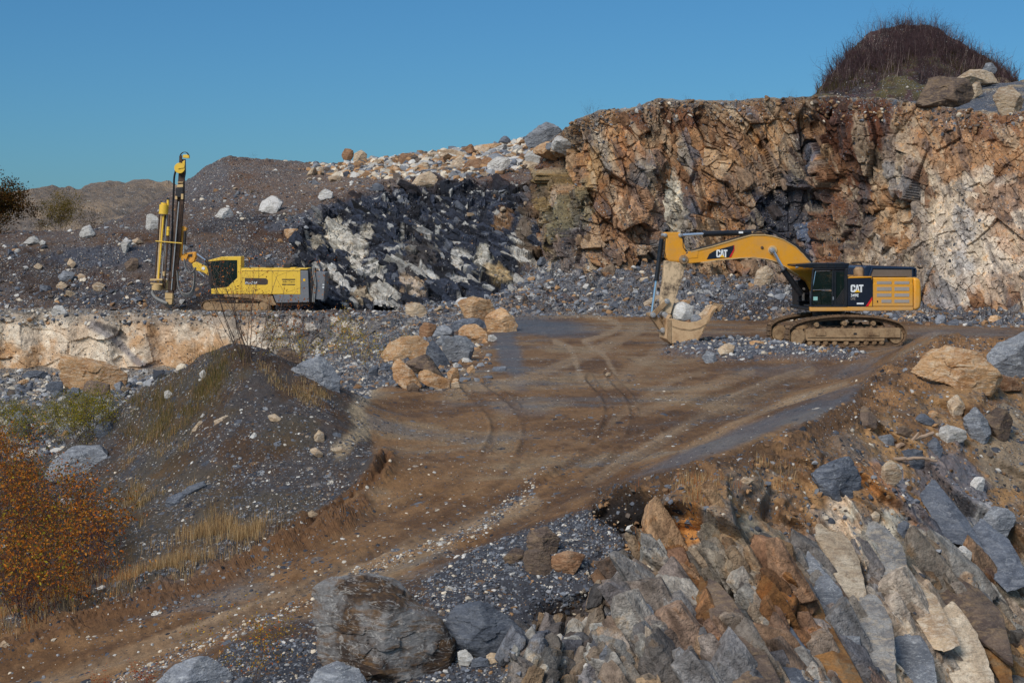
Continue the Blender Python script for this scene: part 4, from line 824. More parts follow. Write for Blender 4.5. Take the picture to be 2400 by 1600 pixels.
# dark side panel with lettering
sp_ = q5([(1058, 352), (1420, 352), (1440, 372), (1440, 795), (1058, 795)], YN); pn_ = MB().prism(sp_, YN, YN+.9).build('side_panel', MP['navy'], ex, .02)
a = q5([(1100, 570)], YN)[0]; b = q5([(1305, 450)], YN)[0]; cat_letters(pn_, a[0], YN-.004, a[1], b[0]-a[0], b[1]-a[1])
a = q5([(1102, 642)], YN)[0]; b = q5([(1225, 594)], YN)[0]; text_mesh('349E', pn_, 'lettering', MP['white'], a[0], YN-.004, a[1], b[1]-a[1], b[0]-a[0], .025)
a = q5([(1104, 690)], YN)[0]; b = q5([(1175, 655)], YN)[0]; text_mesh('LME', pn_, 'lettering', MP['vent'], a[0], YN-.004, a[1], b[1]-a[1], b[0]-a[0])
MB().prism(q5([(1196, 735), (1305, 735), (1305, 760), (1196, 760)], YN), YN-.008, YN-.002).build('label_plate', MP['white'], pn_)
MB().prism(q5([(1336, 790), (1378, 790), (1440, 690), (1440, 640)], YN), YN-.008, YN-.002).build('red_stripe', MP['red'], pn_)
MB().prism(q5([(1378, 790), (1440, 790), (1440, 690)], YN), YN-.007, YN-.002).build('corner_flash', MP['cat'], pn_)
# counterweight
cwp = q5([(2094, 336), (2180, 345), (2206, 380), (2222, 480), (2224, 700), (2212, 800), (2180, 852), (2094, 857)], YN)
g = MB(); 
for (a0, b0, ins) in ((YN+.02, YF-.02, 0),): g.prism(cwp, a0, b0)
g.build('counterweight', MP['catlow'], ex, .14, True, 4)
# hood on top with its mesh guard
hz = q5([(1325, 325), (1330, 190), (1352, 160), (1400, 152), (2100, 172), (2128, 185), (2140, 330)], YN+.35)
hd = MB().prism(hz, YN+.42, YF-.3).build('hood', MP['hood'], ex, .03)
MB().prism(q5([(1402, 322), (1452, 212), (2066, 214), (2066, 322)], YN+.35), YN+.36, YN+.41).build('mesh_guard', MP['mesh'], hd)
g = MB(); 
for A_, B_ in (((1385, 325), (1440, 180)), ((1440, 190), (2125, 196)), ((2075, 205), (2078, 325)), ((2122, 190), (2132, 330)), ((1440, 205), (1395, 322))):
    a, b = EXC.at(*r5(*A_), YN+.35), EXC.at(*r5(*B_), YN+.35); g.cyl(a, b, .035, n=8)
g.build('hood_frame', MP['hood'], hd)
MB().prism(q5([(1060, 352), (1440, 340), (1440, 322), (1100, 326), (1060, 340)], YN), YN+.04, YF-.1).build('deck_cover', MP['cat'], ex, .02)
a = EXC.at(*r5(1232, 320), -.75); b = EXC.at(*r5(1232, 215), -.75); g = MB(); g.cyl(a, (a[0], a[1], a[2]+.30), .25, n=24); g.cyl((a[0], a[1], a[2]+.30), (a[0], a[1], a[2]+.38), .25, .19, n=24); g.cyl((a[0], a[1], a[2]+.37), (a[0], a[1], a[2]+.43), .19, .15, n=20); g.build('air_cleaner', MP['mud'], ex, .01, True)
g = MB(); pts = [EXC.at(*r5(*q_), -.2) for q_ in ((1120, 110), (1200, 98), (1250, 100), (1275, 130), (1278, 220), (1275, 320))]; g.tube(pts, .03, 8); g.build('exhaust_pipe', MP['black'], ex, 0, True)
# cab
YC = -.45
cb = q5([(505, 798), (500, 600), (520, 225), (530, 190), (1052, 190), (1055, 798)], YN)
g = MB(); 
def frame_bar(A_, B_, w_, y, dy=.08):
    a, b = EXC.at(*r5(*A_), y), EXC.at(*r5(*B_), y); g.cyl(a, b, w_, n=8)
# pillars and rails on both sides of the cab
for y in (YN+.05, YC):
    for A_, B_, w_ in (((470, 800), (512, 205), .055), ((512, 210), (1045, 200), .06), ((470, 792), (1045, 792), .06), ((810, 795), (822, 205), .05), ((860, 795), (860, 205), .035), ((1030, 795), (1030, 200), .07)): frame_bar(A_, B_, w_, y)
for A_ in ((470, 795), (512, 210), (1030, 200), (1030, 795), (820, 205)):
    a, b = EXC.at(*r5(*A_), YN+.05), EXC.at(*r5(*A_), YC); g.cyl(a, b, .055, n=8)
cab = g.build('cab', MP['black'], ex, .01)
w_ = MB().prism(q5([(815, 195), (862, 195), (862, 797), (815, 797)], YN), YN+.03, YN+.08).prism(q5([(1000, 195), (1055, 195), (1055, 797), (1000, 797)], YN), YN+.02, YN+.12).prism(q5([(1000, 195), (1055, 195), (1055, 797), (1000, 797)], YN), YC-.05, YC+.05).prism(q5([(480, 775), (1055, 775), (1055, 800), (480, 800)], YN), YN+.02, YC).build('cab_panel', MP['black'], cab, .01)
MB().prism(q5([(860, 190), (1055, 190), (1055, 250), (860, 250)], YN), YN+.04, YN+.08).build('cab_panel', MP['black'], cab)
MB().prism(q5([(862, 797), (862, 700), (1000, 500), (1000, 797)], YN), YN+.06, YN+.10).build('louvre_panel', MP['black'], cab)
g = MB()
for k in range(7):
    o_ = k*28; a = EXC.at(*r5(850+o_, 725+k*9), YN+.045); b = EXC.at(*r5(min(1002, 1002), 505+o_*1.25), YN+.045); g.cyl(a, b, .014, n=6)
g.build('louvre', MP['rubber'], cab)
for L_ in ([(520, 225), (815, 225), (810, 530), (498, 530)], [(495, 552), (810, 552), (810, 770), (482, 770)], [(866, 250), (1000, 250), (1000, 520), (866, 700)]):
    MB().prism(q5(L_, YN), YN+.055, YN+.065).build('window', MP['glass'], cab)
fa = [EXC.at(*r5(512, 215), YN+.06), EXC.at(*r5(512, 215), YC), EXC.at(*r5(472, 785), YC), EXC.at(*r5(472, 785), YN+.06)]
MB().add(fa, [(0, 1, 2, 3)]).build('windscreen', MP['glass'], cab)
g = MB()
for A_, B_ in (((498, 528), (548, 240)), ((500, 535), (785, 530)), ((548, 240), (780, 232))): 
    a, b = EXC.at(*r5(*A_), YN+.04), EXC.at(*r5(*B_), YN+.04); g.cyl(a, b, .014 if B_[0] > 600 else .02, n=6)
g.build('window_rail', MP['chrome'], cab)
MB().prism(q5([(518, 640), (585, 640), (585, 698), (518, 698)], YN), YN+.048, YN+.054).build('notice', MP['mint'], cab)
g = MB(); s0_ = EXC.at(*r5(700, 700), -1.0); g.box((s0_[0]-.05, -1.3, s0_[2]-.1), (s0_[0]+.5, -.75, s0_[2]+.12)); g.box((s0_[0]+.38, -1.3, s0_[2]+.1), (s0_[0]+.55, -.75, s0_[2]+.8)); g.build('operator_seat', MP['teal'], cab, .05)
g = MB(); a = EXC.at(*r5(640, 780), -1.0); g.cyl(a, (a[0]-.05, -1.0, a[2]+.55), .03).cyl((a[0]+.25, -1.25, a[2]+.2), (a[0]+.2, -1.3, a[2]+.62), .02); g.build('control_lever', MP['rubber'], cab)
g = MB(); g.box((EXC.at(*r5(820, 620), YN)[0]-.01, YN-.0, EXC.at(*r5(820, 690), YN)[2]), (EXC.at(*r5(832, 620), YN)[0]+.01, YN+.03, EXC.at(*r5(820, 640), YN)[2])); g.build('door_handle', MP['chrome'], cab)
rf = q5([(222, 140), (240, 130), (560, 112), (1085, 112), (1060, 188), (520, 192), (400, 182), (300, 172), (228, 158)], YN); roof = MB().prism(rf, YN-.02, YC+.1).build('roof_guard', MP['black'], ex, .02)
g = MB(); 
for X0 in (730, 850, 990): g.prism(q5([(X0, 112), (X0+12, 112), (X0+12, 185), (X0, 185)], YN), YN-.04, YN-.018)
g.prism(q5([(1008, 125), (1040, 125), (1040, 148), (1008, 148)], YN), YN-.045, YN-.018); g.build_each('roof_bracket', MP['navy'], roof)
g = MB(); a = EXC.at(*r5(996, 112), -1.2); g.cyl(a, (a[0]-.02, a[1], a[2]+.75), .008, n=6); a = EXC.at(*r5(1000, 110), YN+.1); g.cyl(a, (a[0], a[1]+.8, a[2]+.05), .02, n=6); g.build('antenna', MP['black'], roof)
g = MB()
for X0 in (255, 380, 470): a = EXC.at(*r5(X0+20, 165), YN+.05); g.cyl((a[0], a[1], a[2]), (a[0]-.12, a[1], a[2]-.03), .06, n=12)
g.build_each('work_light', MP['steel'], roof, 0, True)
# steps and toolbox in front, on the far side of the boom
tb_ = q5([(250, 385), (440, 385), (440, 812), (262, 812)], .75); g = MB().prism(tb_, .55, YF); tbx = g.build('tool_box', MP['black'], ex, .03)
g = MB()
for Y0 in (384, 590, 708, 808):
    a, b = EXC.at(*r5(240, Y0), .5), EXC.at(*r5(430, Y0), .5); g.prism([(a[0], a[2]-.02), (b[0], a[2]-.02), (b[0], a[2]+.02), (a[0], a[2]+.02)], .38, .56)
g.build_each('step', MP['navy'], tbx)
MB().prism(q5([(300, 380), (440, 380), (440, 160), (330, 150)], .5), .42, .55).build('boom_bracket', MP['black'], ex, .02)
g = MB(); a = EXC.at(*r5(420, 345), .2); g.box((a[0]-.09, a[1]-.05, a[2]-.1), (a[0]+.08, a[1]+.02, a[2]+.1)); g.build('mirror', MP['chrome'], ex, .01)
g = MB(); a = EXC.at(*r5(365, 515), .3); g.cyl((a[0], a[1]-.02, a[2]), (a[0], a[1]+.05, a[2]), .055, n=14); a = EXC.at(*r5(355, 640), .35); g.box((a[0]-.05, a[1], a[2]-.18), (a[0]+.05, a[1]+.05, a[2]+.18)); g.build_each('grease_fitting', MP['vent'], tbx)
# boom
BY = .12
bo = q4([(318, 372), (322, 350), (345, 332), (400, 302), (560, 264), (760, 204), (880, 172), (930, 166), (985, 172), (1050, 182), (1130, 208), (1180, 235), (1230, 268), (1290, 320), (1350, 395), (1400, 470), (1450, 600), (1380, 640), (1330, 540), (1250, 488), (1160, 428), (1080, 380), (1000, 358), (900, 346), (800, 350), (600, 368), (480, 386), (400, 394), (345, 390)], BY-.28)
bm_ = MB().prism(bo, BY-.28, BY+.28).build('boom', MP['cat'], ex, .03)
g = MB(); fl = q4([(400, 298), (560, 259), (760, 199), (880, 166), (985, 166), (1050, 177), (1130, 203), (1230, 263), (1350, 390), (1346, 394), (1230, 269), (1130, 210), (1050, 185), (985, 174), (880, 175), (760, 208), (560, 268), (400, 306)], BY-.3); g.prism(fl, BY-.31, BY+.31)
fl = q4([(1250, 485), (1160, 425), (1080, 377), (1000, 355), (900, 343), (800, 347), (600, 365), (480, 383), (480, 390), (600, 372), (800, 354), (900, 350), (1000, 362), (1080, 384), (1160, 432), (1245, 492)], BY-.3); g.prism(fl, BY-.31, BY+.31); g.build('boom_flange', MP['tan'], bm_)
bt = q4([(525, 362), (545, 320), (590, 292), (740, 250), (742, 292), (718, 345)], BY-.28); dc = MB().prism(bt, BY-.292, BY-.282).build('dark_decal', MP['navy'], bm_)
MB().prism(q4([(742, 250), (742, 292), (716, 345), (702, 346), (738, 280), (738, 252)], BY-.28), BY-.297, BY-.293).build('red_stripe', MP['red'], dc)
a = q4([(600, 346)], BY-.28)[0]; b = q4([(690, 286)], BY-.28)[0]; cat_letters(dc, a[0], BY-.296, a[1], b[0]-a[0], b[1]-a[1])
def pin(X, Y, r, y0, y1, par, mat='steel', nm='pin'): a = EXC.at(*r4(X, Y), y0); return MB().cyl(a, (a[0], y1, a[2]), r, n=20).cyl((a[0], y0-.03, a[2]), (a[0], y0, a[2]), r*.6, n=12).build(nm, MP[mat], par, .008, True)
pin(1045, 290, .21, BY-.32, BY+.32, bm_, 'tan', 'boss'); pin(1045, 290, .12, BY-.55, BY+.55, bm_, 'steel'); pin(962, 270, .07, BY-.31, BY-.2, bm_, 'mud2', 'boss')
pin(345, 363, .20, BY-.34, BY+.34, bm_, 'mud', 'boss'); pin(345, 363, .11, BY-.37, BY+.37, bm_, 'steel')
MB().prism(q4([(375, 300), (460, 290), (452, 350), (380, 355)], BY-.28), BY-.30, BY-.282).build('cast_nose', MP['cat'], bm_, .02)
# stick
su = q4([(186, 185), (190, 158), (205, 148), (305, 148), (328, 160), (334, 186), (362, 290), (376, 350), (360, 392), (290, 382), (228, 378), (208, 350), (200, 300), (205, 200)], BY-.2); stk = MB().prism(su, BY-.2, BY+.2).build('stick_head', MP['cat'], ex, .03)
MB().prism(q4([(222, 182), (300, 182), (345, 300), (345, 335), (300, 372), (235, 368), (216, 340)], BY-.2), BY-.212, BY-.198).build('web_plate', MP['cat'], stk, .01)
sl2 = q4([(198, 370), (300, 385), (372, 392), (352, 450), (300, 620), (268, 710), (244, 792), (205, 800), (170, 745), (162, 690), (180, 560), (190, 450)], BY-.2); arm = MB().prism(sl2, BY-.19, BY+.19).build('stick', MP['arm'], ex, .03)
for X, Y in ((200, 172), (318, 172)): pin(X, Y, .09, BY-.26, BY+.26, stk, 'steel')
pin(215, 692, .12, BY-.34, BY+.34, arm, 'steel')
def cylinder(A_, B_, C_, D_, rb, rr_, y, nm, par, rq=r4):
    a, b = EXC.at(*rq(*A_), y), EXC.at(*rq(*B_), y); c, d = EXC.at(*rq(*C_), y), EXC.at(*rq(*D_), y)
    o = MB().cyl(a, b, rb, n=18).cyl(a, (a[0]+(b[0]-a[0])*.05, a[1], a[2]+(b[2]-a[2])*.05), rb*1.25, n=18).build(nm, MP['black'], par, .01, True)
    MB().cyl(c, d, rr_, n=14).build('rod', MP['chrome'], o, 0, True); return o
sc_ = cylinder((495, 162), (905, 150), (335, 172), (505, 162), .13, .075, BY, 'stick_cylinder', ex)
MB().prism(q4([(880, 140), (940, 138), (975, 150), (980, 175), (890, 180)], BY-.2), BY-.2, BY+.2).build('cylinder_bracket', MP['mud'], bm_, .02)
a = EXC.at(*r4(778, 142), BY-.14); b = EXC.at(*r4(812, 158), BY-.14); MB().box((a[0], BY-.136, b[2]), (b[0], BY-.128, a[2])).build('label_plate', MP['white'], sc_)
cylinder((128, 532), (172, 200), (96, 775), (129, 530), .105, .07, BY, 'bucket_cylinder', ex)
for y in (BY-.45, BY+.45): cylinder((1128, 440), (1270, 640), (1048, 296), (1132, 444), .14, .075, y, 'boom_cylinder', ex)
g = MB()
for k in range(3): g.tube([EXC.at(*r4(*q_), BY-.15+.1*k) for q_ in spl([(200, 195), (196, 260), (200, 330), (235, 372)], 5)], .022, 6)
for k in range(4): g.tube([EXC.at(*r4(q_[0], q_[1]-k*2), BY-.25+.12*k) for q_ in spl([(350, 330), (420, 290), (600, 245), (760, 195), (900, 158), (980, 150), (1010, 165)], 6)], .022, 6)
for k in range(4): g.tube([EXC.at(*r4(q_[0]+k*6, q_[1]), BY-.2+.1*k) for q_ in spl([(890, 150), (940, 132), (1010, 132), (1070, 160), (1120, 205), (1200, 240), (1260, 285), (1340, 385)], 6)], .028, 6)
for k in range(2): g.tube([EXC.at(*r4(q_[0]+k*8, q_[1]), BY-.2+.3*k) for q_ in spl([(325, 175), (338, 215), (340, 262), (362, 300)], 5)], .02, 6)
g.build('hydraulic_hose', MP['rubber'], bm_, 0, True)
# linkage
def bar(A_, B_, w0, w1, y0, y1, nm, par, mat='mud'):
    a, b = Vector(EXC.xz(*r4(*A_), y0)), Vector(EXC.xz(*r4(*B_), y0)); d = (b-a).normalized(); n_ = Vector((-d.y, d.x)); a2, b2 = a-d*w0*.7, b+d*w1*.7
    return MB().prism([tuple(a2+n_*w0*.6), tuple(a+n_*w0), tuple(b+n_*w1), tuple(b2+n_*w1*.6), tuple(b2-n_*w1*.6), tuple(b-n_*w1), tuple(a-n_*w0), tuple(a2-n_*w0*.6)], y0, y1).build(nm, MP[mat], par, .015)
lk = bar((215, 692), (105, 800), .10, .13, BY-.33, BY-.25, 'link_arm', ex); bar((215, 692), (105, 800), .10, .13, BY+.25, BY+.33, 'link_arm', ex)
bar((105, 800), (184, 920), .13, .12, BY-.24, BY+.24, 'bucket_link', ex)
bar((70, 795), (105, 800), .08, .12, BY-.2, BY+.2, 'bucket_link', ex)
for X, Y in ((105, 800), (184, 920), (196, 796)): pin(X, Y, .12, BY-.38, BY+.38, lk, 'steel')
# bucket
BW = .78
prof = [(365, 1085), (340, 1130), (335, 1250), (330, 1380), (380, 1430), (460, 1470), (545, 1490), (640, 1475), (710, 1410), (770, 1310), (820, 1200), (880, 1105), (948, 985)]
inner = [(870, 1060), (800, 1118), (700, 1165), (600, 1178), (500, 1160), (400, 1130)]
sidep = prof[1:]+[(925, 1000)]+inner
near_s = q6(sidep, BY-BW); g = MB().prism(near_s, BY-BW, BY-BW+.05).prism(near_s, BY+BW-.05, BY+BW)
pr = q6(prof, BY-BW)
cen = Vector(q6([(560, 1280)], BY-BW)[0])
def thick(P_, t_):
    out = []
    for i, q_ in enumerate(P_):
        d = Vector(P_[min(i+1, len(P_)-1)])-Vector(P_[max(i-1, 0)]); n_ = Vector((-d.y, d.x)).normalized()
        if n_.dot(cen-Vector(q_)) < 0: n_ = -n_
        out.append(tuple(Vector(q_)+n_*t_))
    return out
ti = thick(pr, .06)
for i in range(len(pr)-1): g.prism([pr[i], pr[i+1], ti[i+1], ti[i]], BY-BW, BY+BW)
bk = g.build('bucket', MP['buck'], ex, .008)
g = MB()  # wear strip, lip and adapter ears
ws = q6([(395, 1215), (500, 1250), (620, 1262), (740, 1235), (830, 1180), (822, 1195), (738, 1252), (620, 1280), (500, 1268), (395, 1232)], BY-BW); g.prism(ws, BY-BW-.02, BY-BW)
g.prism(q6([(835, 1190), (870, 1060), (905, 1010), (948, 985), (880, 1110)], BY-BW), BY-BW-.03, BY-BW)
g.prism(q6([(345, 1140), (385, 1150), (385, 1440), (340, 1400)], BY-BW), BY-BW-.025, BY-BW); g.build('wear_plate', MP['mud'], bk, .006)
for s_ in (-1, 1):
    e_ = q6([(262, 1075), (290, 1052), (330, 1060), (365, 1090), (350, 1300), (345, 1400), (285, 1310), (268, 1180)], BY); MB().prism(e_, BY+s_*.34-.04, BY+s_*.34+.04).build('bucket_ear', MP['mud'], bk, .01)
for k in range(5):
    y = BY-BW+.1+k*(2*BW-.2)/4; a = Vector(q6([(925, 1010)], BY)[0]); tp = Vector(q6([(962, 950)], BY)[0]); d = (tp-a).normalized(); n_ = Vector((-d.y, d.x))
    MB().prism([tuple(a+n_*.07-d*.1), tuple(tp+n_*.02), tuple(tp-n_*.02), tuple(a-n_*.07-d*.1)], y-.06, y+.06).build('tooth', MP['mud'], bk, .01)
a = q6([(300, 1095)], BY)[0]; MB().cyl((a[0], BY-.4, a[1]), (a[0], BY+.4, a[1]), .12, n=18).build('pin', MP['steel'], bk, .01, True)
# ================================================================ blast-hole drill rig
def rA(X, Y): return 330+X/3.92, 340+Y/3.92
def r7(X, Y): return 430+X/6.72, 570+Y/6.72
RG = Frame((-16.3, 112.6, 0.03), 0.0)
rg = empty('drill_rig', RG.O, 0)
tag(rg, 'yellow and grey crawler drill rig with a tall upright mast on the bench edge', 'drill rig')
def qA(L, ly): return [RG.xz(*rA(a, b), ly) for a, b in L]
def q7(L, ly): return [RG.xz(*r7(a, b), ly) for a, b in L]
YN, YF = -1.25, 1.25
belt = q7([(275, 985), (300, 935), (345, 905), (520, 888), (860, 884), (1080, 898), (1230, 915), (1330, 945), (1372, 1005), (1355, 1055)], YN)
z0b = .06; pth = belt+[(belt[-1][0]-.25, z0b), (belt[0][0]+.35, z0b), (belt[0][0]+.06, .2)]
fr_ = q7([(345, 950), (1180, 945), (1180, 1050), (400, 1055)], YN)
for cy in (-1.05, 1.05):
    chain(pth, cy, .42, 46, 'track_chain', rg, MP['mud2'], .03, .035)
    tf = MB().prism(fr_, cy-.19, cy+.16).build('track_frame', MP['mud'], rg, .03)
    a = q7([(1268, 1000)], YN)[0]; MB().cyl((a[0], cy-.2, a[1]), (a[0], cy+.2, a[1]), .36, n=26).cyl((a[0], cy-.25, a[1]), (a[0], cy-.2, a[1]), .24, n=20).build('drive_sprocket', MP['mud'], rg, .02, True)
    a = q7([(375, 990)], YN)[0]; MB().cyl((a[0], cy-.17, a[1]), (a[0], cy+.17, a[1]), .28, n=24).build('idler_wheel', MP['mud'], rg, .02, True)
    a = q7([(845, 910)], YN)[0]; MB().cyl((a[0], cy-.23, a[1]), (a[0], cy+.1, a[1]), .09, n=12).build('carrier_roller', MP['mud'], rg, .01, True)
MB().prism(q7([(640, 800), (1300, 800), (1400, 830), (1440, 930), (1470, 975), (1300, 985), (1240, 905), (1080, 880), (880, 860), (640, 840)], YN), YN+.05, YF-.05).build('chassis', MP['mud'], rg, .03)
body = MB().prism(q7([(905, 415), (1842, 415), (1842, 806), (905, 800)], YN), YN, YF).build('engine_cover', MP['ylw'], rg, .03)
MB().prism(q7([(915, 432), (1838, 432), (1838, 436), (915, 436)], YN), YN-.012, YN+.01).prism(q7([(1395, 436), (1398, 436), (1398, 800), (1395, 800)], YN), YN-.01, YN+.01).build('panel_seam', MP['dark'], body)
MB().prism(q7([(895, 390), (1950, 396), (1950, 412), (905, 416)], YN), YN+.05, YF-.05).prism(q7([(1655, 410), (1675, 384), (1750, 384), (1755, 410)], YN), YN+.3, YF-.9).build('roof_plate', MP['ylw'], rg, .01)
g = MB(); g.prism(q7([(1300, 390), (1310, 350), (1410, 350), (1410, 390)], 0), -.3, .3); g.prism(q7([(1585, 385), (1590, 320), (1700, 315), (1700, 385)], 0), -.5, .2); g.build_each('roof_equipment', MP['rubber'], rg, .03)
gp = MB().prism(q7([(1842, 428), (1962, 430), (1980, 930), (1460, 938), (1412, 808), (1842, 808)], YN), YN+.005, YF).build('grey_casing', MP['grey'], rg, .03)
MB().prism(q7([(1885, 560), (1918, 560), (1918, 596), (1885, 596)], YN), YN-.008, YN+.01).build('warning_plate', MP['ylw2'], gp)
MB().prism(q7([(1965, 400), (2035, 395), (2045, 920), (1985, 930)], YN+.2), YN+.2, YF-.2).build('rear_recess', MP['rubber'], rg)
rr_ = MB().prism(q7([(2068, 448), (2232, 462), (2205, 892), (2068, 882)], YN), YN+.1, YF-.1).build('dust_collector', MP['grey'], rg, .03)
MB().prism(q7([(2188, 645), (2216, 645), (2215, 660), (2188, 660)], YN), YN+.09, YN+.1).prism(q7([(2186, 685), (2213, 685), (2212, 705), (2186, 705)], YN), YN+.09, YN+.1).build_each('reflector', MP['white'], rr_)
g = MB()
for k in range(2): g.tube([RG.at(*r7(a+k*22, b), YN) for a, b in spl([(2035, 365), (2040, 480), (2062, 620), (2048, 760), (2035, 925)], 5)], .035, 6)
g.build('ladder_rail', MP['hose'], rg, 0, True)
g = MB(); g.tube([RG.at(*r7(a, b), YN+.1) for a, b in ((1915, 420), (1918, 345), (1960, 335), (2030, 338), (2035, 420))], .025, 6); g.build('handrail', MP['rubber'], rg)
MB().prism(q7([(1440, 935), (1990, 930), (1960, 975), (1480, 985)], YN), YN+.2, YF-.2).build('rear_chassis', MP['brown'], rg)
# lettering
dpn = MB().prism(q7([(965, 546), (1300, 552), (1330, 580), (1328, 640), (1290, 655), (968, 650)], YN), YN-.008, YN+.005).build('dark_decal', MP['dark'], body)
a = q7([(972, 640)], YN)[0]; b = q7([(1165, 602)], YN)[0]; text_mesh('ROC L8', dpn, 'lettering', MP['white'], a[0], YN-.010, a[1], b[1]-a[1], b[0]-a[0], .03, .25)
a = q7([(1556, 624)], YN)[0]; b = q7([(1756, 592)], YN)[0]; text_mesh('Atlas Copco', body, 'lettering', MP['rubber'], a[0], YN-.004, a[1], b[1]-a[1], b[0]-a[0], .008, .3)
MB().prism(q7([(1552, 562), (1760, 562), (1760, 580), (1552, 580)], YN), YN-.006, YN+.004).prism(q7([(1552, 640), (1625, 640), (1625, 658), (1552, 658)], YN), YN-.006, YN+.004).prism(q7([(1632, 642), (1760, 642), (1760, 658), (1632, 658)], YN), YN-.006, YN+.004).build('logo_bar', MP['rubber'], body)
MB().prism(q7([(1125, 733), (1178, 733), (1178, 743), (1125, 743)], YN), YN-.006, YN+.004).build('handle', MP['rubber'], body)
# cab
YC = .1
MB().prism(q7([(392, 268), (600, 212), (905, 208), (905, 268), (848, 268), (600, 268), (395, 290)], YN), YN, YC+.1).build('cab_roof', MP['ylw'], rg, .02)
cab = MB().prism(q7([(848, 262), (903, 262), (903, 800), (440, 796), (437, 716), (560, 706), (692, 690), (848, 545)], YN), YN, YN+.09).prism(q7([(440, 716), (903, 700), (903, 800), (440, 796)], YN), YN+.09, YC+.1).prism(q7([(848, 262), (903, 262), (903, 800), (848, 800)], YN), YN+.09, YC+.1).build('cab', MP['ylw'], rg, .015)
MB().prism(q7([(425, 290), (600, 266), (848, 268), (848, 545), (692, 690), (450, 712), (438, 560)], YN), YN+.03, YN+.05).build('window', MP['glass'], cab)
fa = [RG.at(*r7(420, 290), YN+.05), RG.at(*r7(420, 290), YC), RG.at(*r7(450, 714), YC), RG.at(*r7(450, 714), YN+.05)]; MB().add(fa, [(0, 1, 2, 3)]).build('windscreen', MP['glass'], cab)
g = MB(); 
for y in (YN+.03, YC):
    for A_, B_ in (((420, 285), (440, 560)), ((440, 560), (452, 716)), ((590, 266), (592, 700))): g.cyl(RG.at(*r7(*A_), y), RG.at(*r7(*B_), y), .03, n=6)
g.build('cab_pillar', MP['rubber'], cab)
g = MB(); s0_ = RG.at(*r7(690, 640), -.6); g.box((s0_[0]-.1, -.85, s0_[2]-.2), (s0_[0]+.4, -.4, s0_[2])); g.box((s0_[0]+.3, -.85, s0_[2]), (s0_[0]+.45, -.4, s0_[2]+.7)); g.build('operator_seat', MP['teal'], cab, .04)
# boom
BY = .45
bm_ = MB().prism(q7([(150, 310), (210, 290), (375, 372), (420, 470), (410, 520), (390, 500), (330, 462), (185, 420), (150, 350)], BY), BY-.22, BY+.22).build('boom', MP['ylw'], rg, .03)
a = RG.at(*r7(312, 396), BY-.24); MB().cyl((a[0], BY-.25, a[2]), (a[0], BY-.22, a[2]), .11, n=16).build('pin', MP['white'], bm_)
MB().prism(q7([(15, 165), (60, 148), (195, 132), (210, 160), (208, 220), (180, 300), (140, 320), (90, 290), (80, 240), (20, 225)], BY), BY-.2, BY+.2).build('swing_head', MP['cat'], rg, .03)
a = RG.at(*r7(125, 190), BY-.22); MB().prism(q7([(80, 175), (155, 165), (150, 215), (95, 215)], BY), BY-.215, BY-.2).build('recess', MP['rubber'], bm_)
g = MB(); g.prism(q7([(155, 165), (185, 150), (205, 200), (175, 290), (130, 312), (95, 285), (150, 240)], BY), BY-.26, BY-.2); g.build('curved_plate', MP['cat'], bm_, .02)
MB().cyl(RG.at(*r7(210, 170), -.1), RG.at(*r7(345, 268), -.1), .06, n=12).cyl(RG.at(*r7(235, 445), -.1), RG.at(*r7(325, 522), -.1), .05, n=12).build_each('cylinder_rod', MP['chrome'], bm_, 0, True)
g = MB(); g.cyl(RG.at(*r7(345, 268), -.1), RG.at(*r7(420, 330), -.1), .1, n=12); g.prism(q7([(380, 300), (440, 330), (445, 720), (415, 640), (400, 480)], .3), .1, .5); g.build('boom_bracket', MP['rubber'], bm_)
# mast and feed
MY = .1
mast = MB().prism(qA([(352, 240), (402, 240), (400, 480), (352, 1050), (318, 1335), (266, 1335), (318, 700), (336, 480)], MY), MY-.16, MY+.22).build('feed_beam', MP['brown'], rg, .02)
g = MB(); g.prism(qA([(258, 1330), (270, 1100), (330, 560), (345, 500), (335, 800), (280, 1330)], MY), MY-.34, MY-.22); g.build('drill_guide', MP['brown'], mast, .01)
MB().cyl(RG.at(*rA(350, 520), MY-.4), RG.at(*rA(281, 1330), MY-.4), .042, n=12).build('drill_rod', MP['steel'], mast, 0, True)
MB().prism(qA([(330, 395), (398, 390), (396, 480), (328, 485)], MY), MY-.38, MY+.1).build('rotation_head', MP['rubber'], mast, .03)
MB().prism(qA([(326, 470), (345, 470), (345, 500), (326, 500)], MY), MY-.4, MY-.2).prism(qA([(380, 450), (400, 450), (398, 500), (380, 500)], MY), MY-.4, MY-.2).prism(qA([(345, 340), (395, 340), (395, 348), (345, 348)], MY), MY-.3, MY-.16).prism(qA([(340, 365), (395, 360), (395, 388), (340, 390)], MY), MY-.3, MY-.16).build_each('head_clamp', MP['tan'], mast, .01)
MB().prism(qA([(368, 130), (410, 130), (412, 240), (360, 240)], MY), MY-.12, MY+.15).prism(qA([(358, 100), (385, 95), (380, 200), (355, 200)], MY), MY-.2, MY-.1).build('mast_top', MP['brown'], mast, .02)
MB().prism(qA([(392, 92), (430, 90), (448, 98), (448, 122), (425, 122), (392, 118)], MY), MY-.22, MY+.12).prism(qA([(366, 165), (410, 140), (408, 215), (395, 210)], MY), MY-.15, MY+.1).build('top_sheave', MP['ylw'], mast, .02)
a = RG.at(*rA(357, 212), MY-.42); reel = MB().cyl((a[0], MY-.48, a[2]), (a[0], MY-.44, a[2]), .345, n=36).cyl((a[0], MY-.36, a[2]), (a[0], MY-.32, a[2]), .345, n=36).cyl((a[0], MY-.44, a[2]), (a[0], MY-.36, a[2]), .24, n=24).build('hose_reel', MP['ylw'], mast, .008, True)
MB().cyl((a[0], MY-.5, a[2]), (a[0], MY-.2, a[2]), .08, n=14).build('hub', MP['rubber'], reel)
